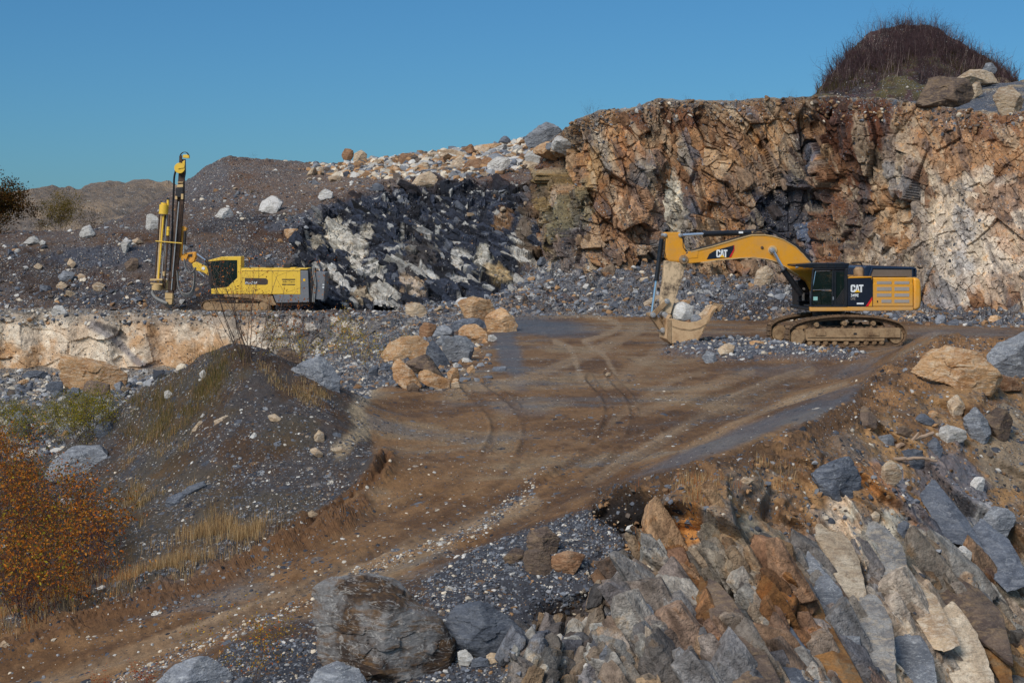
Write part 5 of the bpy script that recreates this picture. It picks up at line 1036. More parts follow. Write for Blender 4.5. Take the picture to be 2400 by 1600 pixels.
MB().prism(qA([(355, 205), (412, 200), (412, 212), (355, 222)], MY), MY-.52, MY-.49).build('reel_arm', MP['ylw'], mast)
g = MB()
for k in range(3): g.tube([RG.at(*rA(x_+k*5, y_), MY-.4+.03*k) for x_, y_ in spl([(318, 225), (302, 300), (298, 420), (290, 560), (285, 760), (278, 900), (262, 1150)], 6)], .035, 6)
for k in range(3): g.tube([RG.at(*rA(x_+k*4, y_), MY-.1+.05*k) for x_, y_ in spl([(360, 140), (362, 90), (390, 66), (420, 72), (440, 100)], 6)], .018, 6)
g.tube([RG.at(*rA(x_, y_), MY+.2) for x_, y_ in spl([(408, 200), (408, 260), (396, 330), (395, 400)], 5)], .05, 6)
g.build('hydraulic_hose', MP['rubber'], mast, 0, True)
g = MB()
for k in range(4): g.tube([RG.at(*rA(x_+k*4, y_+k*9), MY-.2+.06*k) for x_, y_ in spl([(330, 1150), (340, 1280), (370, 1345), (420, 1365), (465, 1340), (485, 1260), (488, 1150)], 6)], .03, 6)
for k in range(3): g.tube([RG.at(*rA(x_+k*6, y_+k*4), MY-.3+.06*k) for x_, y_ in spl([(395, 1040), (405, 1110), (430, 1165), (470, 1165), (500, 1120)], 6)], .024, 6)
for k in range(2): g.tube([RG.at(*rA(x_+k*7, y_), MY-.45) for x_, y_ in spl([(232, 900), (222, 1000), (224, 1080), (240, 1120), (222, 1090)], 6)], .025, 6)
g.build('looped_hose', MP['hose'], mast, 0, True)
crd = MB().prism(qA([(366, 748), (400, 744), (425, 760), (420, 785), (396, 790), (388, 920), (378, 1035), (340, 1036), (352, 900)], MY+.2), MY+.05, MY+.5).build('feed_cradle', MP['cat'], rg, .02)
MB().cyl(RG.at(*rA(408, 790), MY-.05), RG.at(*rA(400, 915), MY-.05), .10, n=14).build('cylinder', MP['rubber'], crd, 0, True)
MB().cyl(RG.at(*rA(397, 915), MY-.05), RG.at(*rA(390, 1000), MY-.05), .05, n=12).build('rod', MP['chrome'], crd, 0, True)
MB().prism(qA([(370, 1030), (400, 1000), (440, 1010), (420, 1060), (380, 1062)], MY+.2), MY, MY+.4).build('knuckle', MP['cat'], crd, .02)
# rod carousel
cs = MB(); ax0, ax1 = RG.at(*rA(207, 635), MY-.5), RG.at(*rA(214, 548), MY-.5); cs.cyl(ax0, ax1, .30, n=28); cs.cyl(ax1, (ax1[0]+.02, ax1[1], ax1[2]+.12), .22, n=24); a = RG.at(*rA(250, 560), MY-.5); cs.cyl(a, (a[0], a[1], a[2]+.4), .08, n=12); cs.build('rod_carousel', MP['ylw'], rg, .015, True)
car = MB().prism(qA([(240, 482), (264, 482), (262, 510), (242, 510)], MY-.5), MY-.55, MY-.45).build('carousel_motor', MP['rubber'], rg)
for A_, B_, r_, mm in (((172, 640), (130, 1240), .05, 'brown'), ((190, 640), (150, 1255), .055, 'tan'), ((210, 640), (158, 1262), .065, 'ylw'), ((245, 600), (188, 1270), .05, 'steel'), ((225, 640), (205, 1200), .05, 'brown'), ((262, 640), (215, 1320), .07, 'brown')):
    MB().cyl(RG.at(*rA(*A_), MY-.5+.12*(r_ < .055)), RG.at(*rA(*B_), MY-.5+.12*(r_ < .055)), r_, n=12).build('spare_rod', MP[mm], car, 0, True)
a, b = RG.at(*rA(252, 750), MY-.62), RG.at(*rA(248, 832), MY-.62); MB().cyl(a, b, .10, n=14).cyl((a[0], a[1], a[2]-.2), (a[0], a[1], a[2]-.26), .125, n=14).build('accumulator', MP['ylw'], car, .01, True)
MB().cyl(RG.at(*rA(135, 882), MY-.6), RG.at(*rA(378, 902), MY-.6), .035, n=8).build('cross_bar', MP['ylw'], car, 0, True)
MB().prism(qA([(92, 1228), (205, 1226), (206, 1242), (92, 1246)], MY-.5), MY-.8, MY-.2).prism(qA([(98, 1262), (206, 1272), (204, 1284), (98, 1274)], MY-.5), MY-.82, MY-.18).build('carousel_plate', MP['tan'], car, .01)
a, b = RG.at(*rA(150, 1272), MY-.5), RG.at(*rA(143, 1332), MY-.5); MB().cyl(a, b, .34, .31, n=26).build('lower_carousel', MP['tan'], car, .01, True)
MB().prism(qA([(200, 1240), (258, 1236), (252, 1330), (190, 1330)], MY-.2), MY-.3, MY+.2).prism(qA([(300, 1180), (345, 1160), (342, 1260), (300, 1262)], MY), MY, MY+.3).build('arm_block', MP['tan'], car, .02)
a = RG.at(*rA(214, 1160), MY-.7); MB().cyl(a, (a[0], a[1], a[2]-.3), .11, .08, n=12).build('filter_cup', MP['tan'], car, .01, True)
dh = MB().prism(qA([(236, 1355), (304, 1360), (303, 1412), (234, 1408)], MY), MY-.45, MY+.1).prism(qA([(238, 1412), (300, 1415), (296, 1460), (245, 1465)], MY), MY-.42, MY+.08).build('dust_hood', MP['tan'], rg, .02)
MB().prism(qA([(225, 1462), (318, 1462), (300, 1480), (255, 1490), (240, 1478)], MY), MY-.55, MY+.2).build('rubber_skirt', MP['rubber'], dh)
MB().prism(qA([(262, 1330), (305, 1330), (302, 1360), (258, 1358)], MY), MY-.3, MY+.1).build('rod_clamp', MP['brown'], dh)
g = MB(); g.tube([RG.at(*rA(x_, y_), MY-.5) for x_, y_ in spl([(105, 1338), (112, 1370), (140, 1405), (180, 1428), (240, 1452)], 8)], .10, 12); g.build('suction_hose', MP['hose'], dh, 0, True)
print('machines done')
# ================================================================ boulders
from mathutils import kdtree
SURF_P = np.concatenate([G_P.reshape(-1, 3)[::2], CL_P[::2], SP_P[::2], TA_P[::2], HT[0]]).astype(np.float64)
_spx, _spy = proj(SURF_P); _key = (_spx/6).astype(int)*100000+(_spy/6).astype(int)
_ok = (_spx > -400) & (_spx < 2800) & (_spy > 150) & (_spy < 1720); _ord = np.argsort(_key[_ok]); _sp = SURF_P[_ok][_ord]; _kk = _key[_ok][_ord]
def on_surface(px, py, deep=False):
    """world point of the surface met at this picture position"""
    for rad in (0, 1, 2, 4):
        best = None
        for i in range(-rad, rad+1):
            for j in range(-rad, rad+1):
                k = (int(px/6)+i)*100000+int(py/6)+j; a, b = np.searchsorted(_kk, k), np.searchsorted(_kk, k+1)
                if b > a:
                    m = a+int(np.argmin(_sp[a:b, 1])); 
                    if best is None or _sp[m, 1] < best[1]: best = _sp[m]
        if best is not None: return best.copy()
    return np.array(W(px, py, 60))
def ico(sub):
    import bmesh
    b = bmesh.new(); bmesh.ops.create_icosphere(b, subdivisions=sub, radius=1); b.verts.ensure_lookup_table()
    V = np.array([v.co[:] for v in b.verts]); Fc = np.array([[v.index for v in f.verts] for f in b.faces]); b.free(); return V, Fc
ICO = {k: ico(k) for k in (1, 2, 3, 4, 5, 6)}
def hull2(P_):
    P_ = sorted(set(map(tuple, P_)))
    def half(Q):
        h = []
        for q in Q:
            while len(h) > 1 and (h[-1][0]-h[-2][0])*(q[1]-h[-2][1])-(h[-1][1]-h[-2][1])*(q[0]-h[-2][0]) <= 0: h.pop()
            h.append(q)
        return h[:-1]
    return half(P_)+half(P_[::-1])
def rock_verts(sub, planes, size, rng, seed, rough=.035):
    V, Fc = ICO[sub]; D_ = V*np.array(size); D_ /= np.linalg.norm(D_, axis=1, keepdims=True)
    n = np.array([q[0] for q in planes]); d = np.array([q[1] for q in planes]); n = n/np.linalg.norm(n, axis=1, keepdims=True)
    dn = D_@n.T; r = np.where(dn > .02, d[None]/np.maximum(dn, .02), 1e3)
    k = 60.0/np.mean(size); rm = r.min(1); r = rm-np.log(np.exp(-(np.minimum(r-rm[:, None], 5)*k)).sum(1))/k*.5     # slightly worn edges
    P_ = D_*r[:, None]; L = np.mean(size)
    P_ = P_+D_*(L*rough*(1.4*fbm(P_/L*1.6+seed*7.1, 4, seed % 97)+.6*fbm(P_/L*6+seed, 3, 7)))[:, None]
    if sub >= 4:
        f_, _, e_, _ = facet(P_/L*np.array([2.2, 2.2, 4.2])+seed, seed % 89, tilt=.8); P_ = P_+D_*(L*rough*.9*f_)[:, None]
    return P_, Fc
BOULDERS = []
def boulder(pts, pal, label, depth=.8, name='boulder', cat='boulder', sub=None, Y=None, rough=.035, group=None, embed=.25, seed=None, ball=False, lean=False):
    pts = np.array(pts, float); c = (pts.min(0)+pts.max(0))/2; bx = pts[pts[:, 1] > pts[:, 1].max()-.25*(np.ptp(pts[:, 1])+1)][:, 0].mean()
    seed = len(BOULDERS)+1 if seed is None else seed; rng = np.random.default_rng(1000+seed)
    g = on_surface(bx, pts[:, 1].max()-1) if Y is None else W(bx, pts[:, 1].max(), Y)
    Yb = g[1]; w = np.ptp(pts[:, 0])/F*Yb; dep = max(w, np.ptp(pts[:, 1])/F*Yb)*depth; Yc = Yb+dep*.22
    h2 = hull2(pts); cen = W(c[0], c[1], Yc); loc = [((a-c[0])/F*Yc, -(b-c[1])/F*Yc) for a, b in h2]; n_ = len(loc)
    wh = np.ptp([q[0] for q in loc])/2; hh = np.ptp([q[1] for q in loc])/2; planes = []
    ar = sum(loc[i][0]*loc[(i+1) % n_][1]-loc[(i+1) % n_][0]*loc[i][1] for i in range(n_)); sg = 1 if ar > 0 else -1
    for i in range(n_):
        (x0, z0), (x1, z1) = loc[i], loc[(i+1) % n_]; nx, nz = (z1-z0)*sg, -(x1-x0)*sg; L = math.hypot(nx, nz)+1e-9; nx, nz = nx/L, nz/L; d = nx*x0+nz*z0
        if L < .12*(wh+hh)*.3: ty = 0
        else: ty = rng.uniform(-.35, .35)
        dd = d if nz > -.5 else d+hh*embed
        planes.append(((nx, ty, nz), max(dd, .05*wh)))
        planes.append(((nx, .9*rng.choice([-1, 1]), nz), max(dd, .05*wh)*rng.uniform(.92, 1.12)))
    for k in range(7):
        planes.append(((rng.uniform(-.75, .75), -1, rng.uniform(-.3, .8)), dep/2*rng.uniform(.5, .95)))
        planes.append(((rng.uniform(-.75, .75), 1, rng.uniform(-.4, .8)), dep/2*rng.uniform(.5, .95)))
    if ball: planes = [(tuple(v), wh*rng.uniform(.97, 1.03)) for v in np.random.default_rng(3).normal(size=(60, 3))]
    P_, Fc = rock_verts(sub or (6 if wh*2/Yb*F > 200 else 5 if wh*2/Yb*F > 60 else 4), planes, (wh, dep/2, hh), rng, seed, rough)
    me = np_mesh(name, P_, Fc, MR[pal], False); o = link(bpy.data.objects.new(name, me)); o.location = cen
    if lean:
        gt, gb = on_surface(c[0], pts[:, 1].min()+6), on_surface(c[0], min(pts[:, 1].max()-6, 1620)); kk_ = float(np.clip((gt[1]-gb[1])/(gt[2]-gb[2]+1e-6), -.2, 2.2)); cen = W(c[0], c[1], (gt[1]+gb[1])/2-lean)
        for v in me.vertices: v.co = (v.co[0], v.co[1]+v.co[2]*kk_*.8, v.co[2])
        o.location = cen; o['kind'] = 'structure'
    BOULDERS.append(o); return tag(o, label, cat, group)
def R1(L): return [(x/2.94, 300+y/2.94) for x, y in L]
def R2(L): return [(700+x/2.94, 250+y/2.94) for x, y in L]
def R3(L): return [(1300+x/2.138, y/2.138) for x, y in L]
def R6(L): return [(x/2.94, 700+y/2.94) for x, y in L]
def R7(L): return [(x/2.94, 1067+y/2.94) for x, y in L]
def R8(L): return [(700+x/2.94, 680+y/2.94) for x, y in L]
def RB(L): return [(1350+x/2.24, 700+y/2.24) for x, y in L]
def RF(L): return [(650+x/2.94, 1067+y/2.94) for x, y in L]
BL = [
 # foreground
 (RF, [(210, 960), (260, 920), (350, 900), (590, 840), (650, 850), (800, 900), (960, 1010), (1130, 1110), (1200, 1240), (1215, 1300), (1195, 1420), (1080, 1450), (960, 1500), (700, 1520), (560, 1460), (240, 1330), (165, 1250)], 'banded', 'huge banded grey and rusty brown boulder at the bottom centre beside the ramp', .8, None),
 (RF, [(1130, 1100), (1300, 1030), (1400, 1000), (1560, 1040), (1630, 1100), (1690, 1180), (1690, 1300), (1600, 1380), (1450, 1370), (1250, 1260), (1180, 1200)], 'slate', 'dark blue grey boulder leaning against the right side of the huge banded boulder', .8, None),
 (R7, [(1080, 1560), (1200, 1440), (1320, 1400), (1450, 1385), (1520, 1430), (1580, 1500), (1610, 1640), (1050, 1640)], 'grey', 'grey boulder with white veins cut by the bottom edge, left of the small yellow bush', .7, None),
 (R7, [(2130, 1567), (2200, 1470), (2352, 1430), (2480, 1470), (2560, 1567), (2560, 1620), (2130, 1620)], 'grey', 'low blue grey boulder at the bottom edge just below the huge banded boulder', .7, None),
 (R7, [(1610, 1560), (1650, 1530), (1720, 1525), (1745, 1560), (1740, 1600), (1600, 1600)], 'slate', 'small rounded slate rock at the foot of the small yellow bush', .8, None),
 (RF, [(1560, 700), (1620, 640), (1700, 650), (1700, 740), (1570, 740)], 'brown', 'small brown boulder, left one of three on the road edge above the gravel', .9, None),
 (RF, [(1700, 720), (1720, 660), (1800, 648), (1880, 680), (1898, 790), (1800, 800), (1710, 770)], 'brown', 'rounded greyish boulder in the middle of the brown group on the road edge', .9, None),
 (RF, [(1720, 570), (1760, 515), (1860, 495), (1950, 570), (1920, 680), (1740, 660)], 'brown', 'rusty earth-stained boulder at the back of the brown group on the road edge', .9, None),
 (RF, [(1890, 700), (2000, 660), (2110, 680), (2040, 750), (2010, 810), (1900, 810)], 'rust', 'overhanging rusty ledge rock at the right of the brown group on the road edge', .9, None),
 (RF, [(1240, 1345), (1290, 1330), (1340, 1380), (1300, 1440), (1250, 1440)], 'pale', 'small pale veined rock between the two large foreground boulders', .8, None),
 (RF, [(1435, 1370), (1480, 1355), (1610, 1395), (1590, 1420), (1450, 1430)], 'tan', 'flat tan rock lying in front of the dark blue grey boulder', .8, None),
 (RF, [(1340, 1405), (1400, 1385), (1445, 1395), (1460, 1450), (1330, 1455)], 'slate', 'small dark rock below the flat tan rock at the bottom', .8, None),
 # mound and lower pit
 (R6, [(310, 1200), (400, 1090), (480, 1030), (600, 1010), (700, 1010), (740, 1060), (720, 1140), (620, 1200), (560, 1240), (430, 1235)], 'grey', 'big smooth grey boulder at the left foot of the spoil mound above the orange shrubs', .8, None),
 (R6, [(375, 410), (430, 390), (600, 410), (750, 450), (880, 520), (870, 570), (800, 612), (560, 615), (460, 625), (430, 570), (390, 480)], 'ochre', 'long wedge-shaped ochre slab with grey top lying below the cream rock face', .6, None),
 (R6, [(565, 575), (620, 560), (750, 590), (760, 650), (680, 678), (570, 665)], 'brown', 'dark brown block resting under the right end of the ochre wedge slab', .8, None),
 (R6, [(310, 600), (350, 568), (430, 570), (440, 612), (400, 632), (320, 642)], 'slate', 'dark slate rock just left of the ochre wedge slab', .8, None),
 (R6, [(470, 630), (500, 608), (545, 615), (555, 655), (500, 665), (468, 650)], 'slate', 'small slate rock in front of the ochre wedge slab', .8, None),
 (R6, [(350, 650), (390, 630), (430, 650), (425, 685), (360, 690)], 'slate', 'squat dark rock below the slate rock beside the ochre wedge slab', .8, None),
 (R6, [(150, 530), (190, 500), (260, 495), (330, 510), (320, 545), (210, 555)], 'slate', 'long dark slab at the foot of the cream face at far left', .8, None),
 (R6, [(120, 580), (160, 552), (205, 560), (150, 592)], 'ochre', 'thin ochre slab on the pale rubble at far left', .8, None),
 (R6, [(1370, 515), (1400, 488), (1430, 490), (1430, 540), (1390, 552)], 'pale', 'small pale block high on the left slope of the spoil mound', .8, None),
 (R6, [(1130, 645), (1160, 628), (1190, 650), (1170, 685), (1135, 682)], 'pale', 'round pale stone in the grass on the left slope of the spoil mound', .8, None),
 (R6, [(1310, 915), (1370, 845), (1420, 815), (1412, 850), (1350, 912)], 'tan', 'narrow upright tan slab on the face of the spoil mound', .5, None),
 (R6, [(1450, 850), (1580, 795), (1615, 800), (1590, 840), (1480, 885), (1450, 880)], 'tan', 'long pale slab lying across the face of the spoil mound', .5, None),
 (R6, [(1370, 905), (1470, 872), (1530, 890), (1480, 915), (1375, 932)], 'pale', 'flat pale rock just below the long slab on the spoil mound', .5, None),
 (R6, [(1370, 830), (1400, 782), (1425, 775), (1420, 800), (1380, 835)], 'pale', 'thin white shard above the slabs on the spoil mound', .5, None),
 (R6, [(2010, 490), (2080, 450), (2190, 405), (2270, 410), (2300, 480), (2345, 560), (2350, 640), (2250, 620), (2130, 575), (2010, 560)], 'grey', 'large blue grey boulder with white veins on the right shoulder of the mound', .8, None),
 (R6, [(1880, 410), (1930, 352), (2010, 348), (2080, 390), (2080, 440), (1900, 440)], 'brown', 'dark brown boulder behind the white-veined boulder on the mound', .8, 58),
 (R6, [(1120, 1410), (1150, 1370), (1240, 1330), (1280, 1350), (1270, 1400), (1180, 1455), (1130, 1450)], 'slate', 'lower of two blue grey slabs on the slope above the dry grass', .6, None),
 (R6, [(1250, 1332), (1300, 1290), (1400, 1255), (1422, 1280), (1350, 1325), (1290, 1348)], 'slate', 'upper of two blue grey slabs on the slope above the dry grass', .6, None),
 (R6, [(40, 830), (90, 760), (130, 770), (200, 850), (250, 950), (200, 995), (90, 965)], 'slate', 'tall dark boulder among the yellow bushes at the left edge', .7, None),
 (R6, [(650, 905), (700, 850), (760, 850), (805, 920), (740, 955), (660, 942)], 'slate', 'dark boulder at the left foot of the mound right of the yellow bushes', .8, None),
 (R6, [(2165, 940), (2195, 905), (2230, 920), (2236, 975), (2190, 982), (2165, 960)], 'tan', 'upright cream stone at the right foot of the mound by the road', .8, None),
 (R6, [(2130, 1012), (2170, 1020), (2235, 1072), (2195, 1085), (2140, 1045)], 'tan', 'flat tan rock at the road edge below the upright cream stone', .6, None),
 (R6, [(1850, 802), (1890, 790), (1935, 822), (1920, 840), (1870, 832)], 'tan', 'small tan rock on the right slope of the spoil mound', .7, None),
 (R6, [(2280, 1030), (2352, 1020), (2400, 1050), (2330, 1062)], 'tan', 'long flat cream rock on the pale shoulder where mound meets road', .6, None),
 (R6, [(2120, 1472), (2150, 1455), (2190, 1480), (2165, 1498), (2130, 1495)], 'tan', 'small cream stone above the muddy cut at the road edge', .8, None),
 (R7, [(415, 300), (450, 290), (520, 300), (500, 330), (430, 325)], 'pale', 'small pale stone in the gravel right of the grey slope slabs', .7, None),
 (R6, [(1720, 955), (1750, 920), (1775, 925), (1760, 960)], 'pale', 'tiny white shard in the dark soil of the mound', .7, None),
 (R7, [(0, 1290), (30, 1270), (60, 1300), (40, 1320), (0, 1325)], 'tan', 'cream stone at the left edge beside the lower ramp', .8, None),
 # cluster at the pit edge
 (R8, [(1100, 90), (1130, 60), (1200, 45), (1280, 60), (1340, 100), (1352, 140), (1310, 205), (1200, 200), (1140, 182), (1115, 130)], 'ochre', 'big ochre boulder at the back left of the pair on the pit floor', .8, None),
 (R8, [(1285, 190), (1330, 145), (1400, 122), (1440, 140), (1480, 190), (1518, 240), (1510, 272), (1400, 282), (1320, 272), (1290, 230)], 'ochre', 'lumpy ochre boulder at the right end of the boulder row on the pit floor', .8, None),
 (R8, [(1060, 240), (1090, 210), (1180, 190), (1240, 195), (1300, 240), (1300, 275), (1200, 265), (1110, 278), (1060, 272)], 'slate', 'low slate boulder in front of the big ochre boulder', .8, None),
 (R8, [(1105, 272), (1150, 240), (1220, 235), (1290, 290), (1305, 332), (1230, 348), (1180, 330), (1110, 305)], 'ochre', 'ochre boulder below the low slate boulder in the row', .8, None),
 (R8, [(930, 305), (960, 250), (1010, 235), (1070, 280), (1060, 312), (960, 318)], 'grey', 'grey and white boulder at the left of the low slate boulder', .8, None),
 (R8, [(990, 390), (1010, 322), (1100, 312), (1200, 320), (1220, 350), (1192, 455), (1150, 482), (1050, 472), (1000, 420)], 'grey', 'squarish grey boulder with white bands in the middle of the row', .8, None),
 (R8, [(945, 355), (980, 315), (1050, 310), (1015, 375), (960, 385)], 'grey', 'small blue grey rock wedged left of the white-banded boulder', .8, None),
 (R8, [(545, 395), (700, 330), (870, 320), (900, 380), (860, 440), (770, 490), (640, 490), (590, 450)], 'ochre', 'broad flat ochre slab at the left of the boulder row', .6, None),
 (R8, [(870, 330), (930, 350), (1000, 430), (1042, 505), (960, 525), (880, 470)], 'slate', 'steep slate block against the right side of the broad ochre slab', .7, None),
 (R8, [(640, 505), (680, 475), (720, 490), (790, 560), (838, 640), (800, 672), (740, 668), (650, 570)], 'ochre', 'tilted orange slab pointing down to the road at the front of the cluster', .7, None),
 (R8, [(740, 492), (870, 440), (930, 500), (1000, 600), (900, 585), (800, 545)], 'brown', 'dark slab between the broad ochre slab and the tilted orange slab', .7, None),
 (R8, [(820, 555), (850, 535), (950, 580), (1040, 620), (1050, 680), (960, 678), (890, 630), (830, 605)], 'ochre', 'long orange and grey block at the front right of the cluster', .7, None),
 (R8, [(1020, 570), (1060, 530), (1100, 540), (1108, 600), (1060, 635), (1030, 610)], 'ochre', 'small orange boulder behind the long orange and grey block', .8, None),
 (R8, [(1158, 535), (1198, 514), (1220, 550), (1190, 572), (1160, 562)], 'ochre', 'lone small ochre boulder right of the cluster by the dark floor', .8, None),
 (R8, [(1050, 640), (1100, 628), (1114, 665), (1052, 675)], 'tan', 'small cream block at the front right tip of the cluster', .8, None),
 (R8, [(740, 660), (790, 632), (830, 665), (810, 695), (760, 692)], 'brown', 'small brown rock at the foot of the tilted orange slab', .8, None),
 (R8, [(1060, 508), (1085, 498), (1105, 512), (1098, 530), (1065, 528)], 'pale', 'small pale stone just below the steep slate block', .8, None),
 (R8, [(880, 640), (920, 618), (960, 650), (940, 680), (885, 676)], 'grey', 'small grey rock in front of the long orange and grey block', .8, None),
 (R8, [(735, 100), (800, 80), (850, 100), (885, 140), (882, 182), (800, 184), (740, 155)], 'tan', 'pale and brown boulder on the drill bench left of the big ochre boulder', .8, None),
 (R8, [(830, 262), (870, 220), (950, 240), (935, 290), (880, 322), (830, 305)], 'rust', 'reddish brown boulder on the bench face below the drill bench', .8, None),
 (R8, [(1300, 312), (1340, 305), (1368, 330), (1340, 350), (1305, 345)], 'pale', 'pale rock right of the row at the edge of the dark floor', .7, None),
 (R8, [(480, 560), (510, 515), (550, 515), (545, 560), (500, 585)], 'slate', 'small blue slate rock left of the tilted orange slab', .8, None),
 (R8, [(560, 530), (600, 505), (640, 515), (630, 545), (570, 545)], 'slate', 'low slate rock between the shrubs and the tilted orange slab', .8, None),
 (R8, [(2112, 580), (2125, 565), (2150, 572), (2150, 585), (2120, 588)], 'tan', 'single cream stone lying in the middle of the pit floor', .8, None),
 (R8, [(110, 1010), (140, 962), (175, 985), (178, 1030), (140, 1040)], 'tan', 'rounded cream boulder on the shoulder beside the road', .8, None),
 # far slopes
 (R1, [(1785, 562), (1800, 510), (1870, 465), (1900, 470), (1950, 515), (1930, 560), (1850, 577)], 'pale', 'biggest pale boulder on the grey slope behind the drill rig', .8, None),
 (R1, [(1490, 602), (1530, 555), (1580, 550), (1612, 602), (1560, 617)], 'pale', 'pale boulder left of the biggest one on the grey slope', .8, None),
 (R1, [(1005, 600), (1040, 588), (1095, 595), (1092, 682), (1050, 692), (1003, 682)], 'pale', 'square pale boulder behind the drill mast', .8, None),
 (R1, [(540, 737), (580, 680), (620, 668), (657, 727), (640, 742), (590, 750)], 'pale', 'cream pointed boulder on the slope lip below the small tree', .8, None),
 (R1, [(160, 792), (200, 755), (250, 745), (280, 782), (240, 797)], 'pale', 'pale grey low boulder on the slope lip at far left', .8, None),
 (R1, [(270, 790), (290, 770), (315, 785), (310, 800), (275, 802)], 'pale', 'small pale rock right beside the low boulder on the slope lip', .8, None),
 (R1, [(355, 1262), (380, 1220), (430, 1225), (462, 1265), (430, 1287), (370, 1287)], 'pale', 'white boulder perched on the rim of the cream face', .8, None),
 (R1, [(385, 1087), (420, 1055), (462, 1080), (440, 1110), (390, 1107)], 'tan', 'cream rock low on the dark slope above the white perched boulder', .8, None),
 (R1, [(635, 1085), (680, 1060), (727, 1080), (705, 1122), (645, 1112)], 'tan', 'broad cream rock low on the dark slope left of the mast foot', .8, None),
 (R1, [(860, 932), (900, 895), (960, 900), (950, 960), (910, 987), (870, 962)], 'brown', 'brown boulder halfway up the dark slope left of the mast', .8, None),
 (R1, [(465, 932), (480, 895), (522, 930), (500, 957)], 'tan', 'upright greenish rock halfway up the dark slope at left', .8, None),
 (R1, [(835, 800), (870, 752), (908, 782), (882, 842), (850, 852)], 'pale', 'tall pale rock near the lip of the dark slope', .8, None),
 (R1, [(915, 772), (950, 755), (978, 785), (940, 797)], 'tan', 'small tan rock beside the tall pale rock near the slope lip', .8, None),
 (R1, [(405, 1020), (450, 985), (522, 992), (500, 1042), (430, 1047)], 'grey', 'grey slabby rock in the middle of the dark slope', .7, None),
 (R1, [(525, 1020), (560, 1000), (598, 1025), (580, 1040), (530, 1038)], 'tan', 'tan rock right of the grey slabby rock on the dark slope', .7, None),
 (R1, [(225, 955), (260, 930), (298, 950), (290, 965), (230, 962)], 'tan', 'flat tan rock on the dark slope near the left edge', .7, None),
 (R1, [(1945, 700), (2070, 690), (2060, 740), (1990, 757)], 'ochre', 'ochre flat boulder on the brown slope above the rig engine cover', .6, None),
 (R1, [(2195, 467), (2240, 425), (2300, 440), (2292, 482), (2210, 492)], 'pale', 'wide pale boulder on the upper slope left of the crest rocks', .7, None),
 (R2, [(785, 525), (820, 480), (900, 450), (960, 490), (955, 532), (830, 547)], 'tan', 'long grey and tan boulder at the top of the shale face', .7, None),
 (R2, [(500, 542), (540, 525), (592, 545), (582, 577), (515, 577)], 'slate', 'dark slate boulder on the upper slope left of the shale face', .7, None),
 (R2, [(130, 602), (180, 570), (240, 580), (242, 612), (150, 637)], 'pale', 'whitish boulder on the slope below the crest at left of the shale face', .7, None),
 (R2, [(200, 482), (250, 472), (302, 478), (290, 512), (215, 512)], 'tan', 'flat tan boulder below the left end of the crest rocks', .7, None),
 (R2, [(1285, 405), (1370, 345), (1440, 350), (1462, 380), (1400, 442), (1300, 452)], 'pale', 'wide pale grey slab in the crest rubble left of the white boulder', .7, None),
 (R2, [(1555, 345), (1620, 300), (1700, 310), (1732, 370), (1640, 402), (1570, 392)], 'pale', 'bright white boulder at the right end of the crest rubble', .8, None),
 (R2, [(1560, 210), (1640, 145), (1700, 110), (1760, 130), (1850, 200), (1800, 265), (1600, 270)], 'grey', 'largest grey boulder crowning the right end of the crest rubble', .8, None),
 (R2, [(1378, 245), (1400, 195), (1440, 210), (1472, 252), (1400, 262)], 'slate', 'slate boulder standing up on the skyline of the crest rubble', .8, None),
 (R2, [(295, 330), (320, 290), (380, 300), (375, 360), (310, 362)], 'rust', 'reddish boulder near the left end of the crest rubble', .8, None),
 (R2, [(375, 390), (385, 320), (430, 300), (470, 330), (465, 392)], 'tan', 'tall tan boulder beside the reddish one on the crest', .8, None),
 (R2, [(1640, 1080), (1650, 1040), (1700, 1035), (1705, 1080), (1660, 1090)], 'slate', 'blue grey block on the rubble slope below the ochre buttress', .8, None),
 (R3, [(995, 1422), (1010, 1370), (1060, 1325), (1090, 1335), (1097, 1390), (1087, 1427), (1030, 1432)], 'tan', 'tan boulder standing on the rubble slope under the excavator boom', .8, None),
 (R3, [(1820, 505), (1880, 390), (1960, 385), (2060, 395), (2088, 450), (2040, 505), (1950, 532), (1850, 527)], 'brown', 'large dark grey boulder on the cliff edge below the wooded knoll', .8, None),
 (R3, [(2000, 400), (2080, 350), (2150, 350), (2212, 370), (2222, 412), (2100, 425)], 'tan', 'long tan boulder above the dark one near the knoll', .8, None),
 (R3, [(2142, 350), (2160, 318), (2190, 315), (2212, 345), (2200, 365), (2150, 365)], 'grey', 'small grey boulder topping the pile near the knoll', .8, None),
 (R3, [(2190, 482), (2240, 435), (2290, 430), (2352, 500), (2360, 562), (2230, 562)], 'tan', 'big tan boulder on the cliff edge at the right side of the picture', .8, None),
 (R3, [(2065, 410), (2130, 412), (2142, 460), (2090, 492), (2065, 475)], 'tan', 'cracked brownish boulder just right of the large dark boulder', .8, None),
 (R3, [(398, 555), (425, 515), (448, 555)], 'grey', 'small pointed rock on the skyline of the cliff top at left', .8, None),
 (R3, [(1690, 520), (1705, 500), (1730, 505), (1735, 522), (1700, 526)], 'slate', 'small slate rock on the cliff edge left of the large dark boulder', .8, None),
 # right rim and bank
 (RB, [(1780, 370), (1850, 300), (1960, 250), (2060, 270), (2150, 310), (2205, 370), (2135, 470), (2000, 435), (1900, 405)], 'ochre', 'large layered ochre boulder on the berm at right', .8, None),
 (RB, [(2150, 300), (2230, 230), (2352, 175), (2430, 200), (2430, 350), (2290, 420), (2220, 400), (2180, 360)], 'grey', 'grey boulder with a rusty face at the right edge beside the ochre one', .8, None),
 (RB, [(2140, 435), (2200, 390), (2310, 420), (2335, 475), (2200, 478)], 'rust', 'rust red block under the grey boulder at the right edge', .8, None),
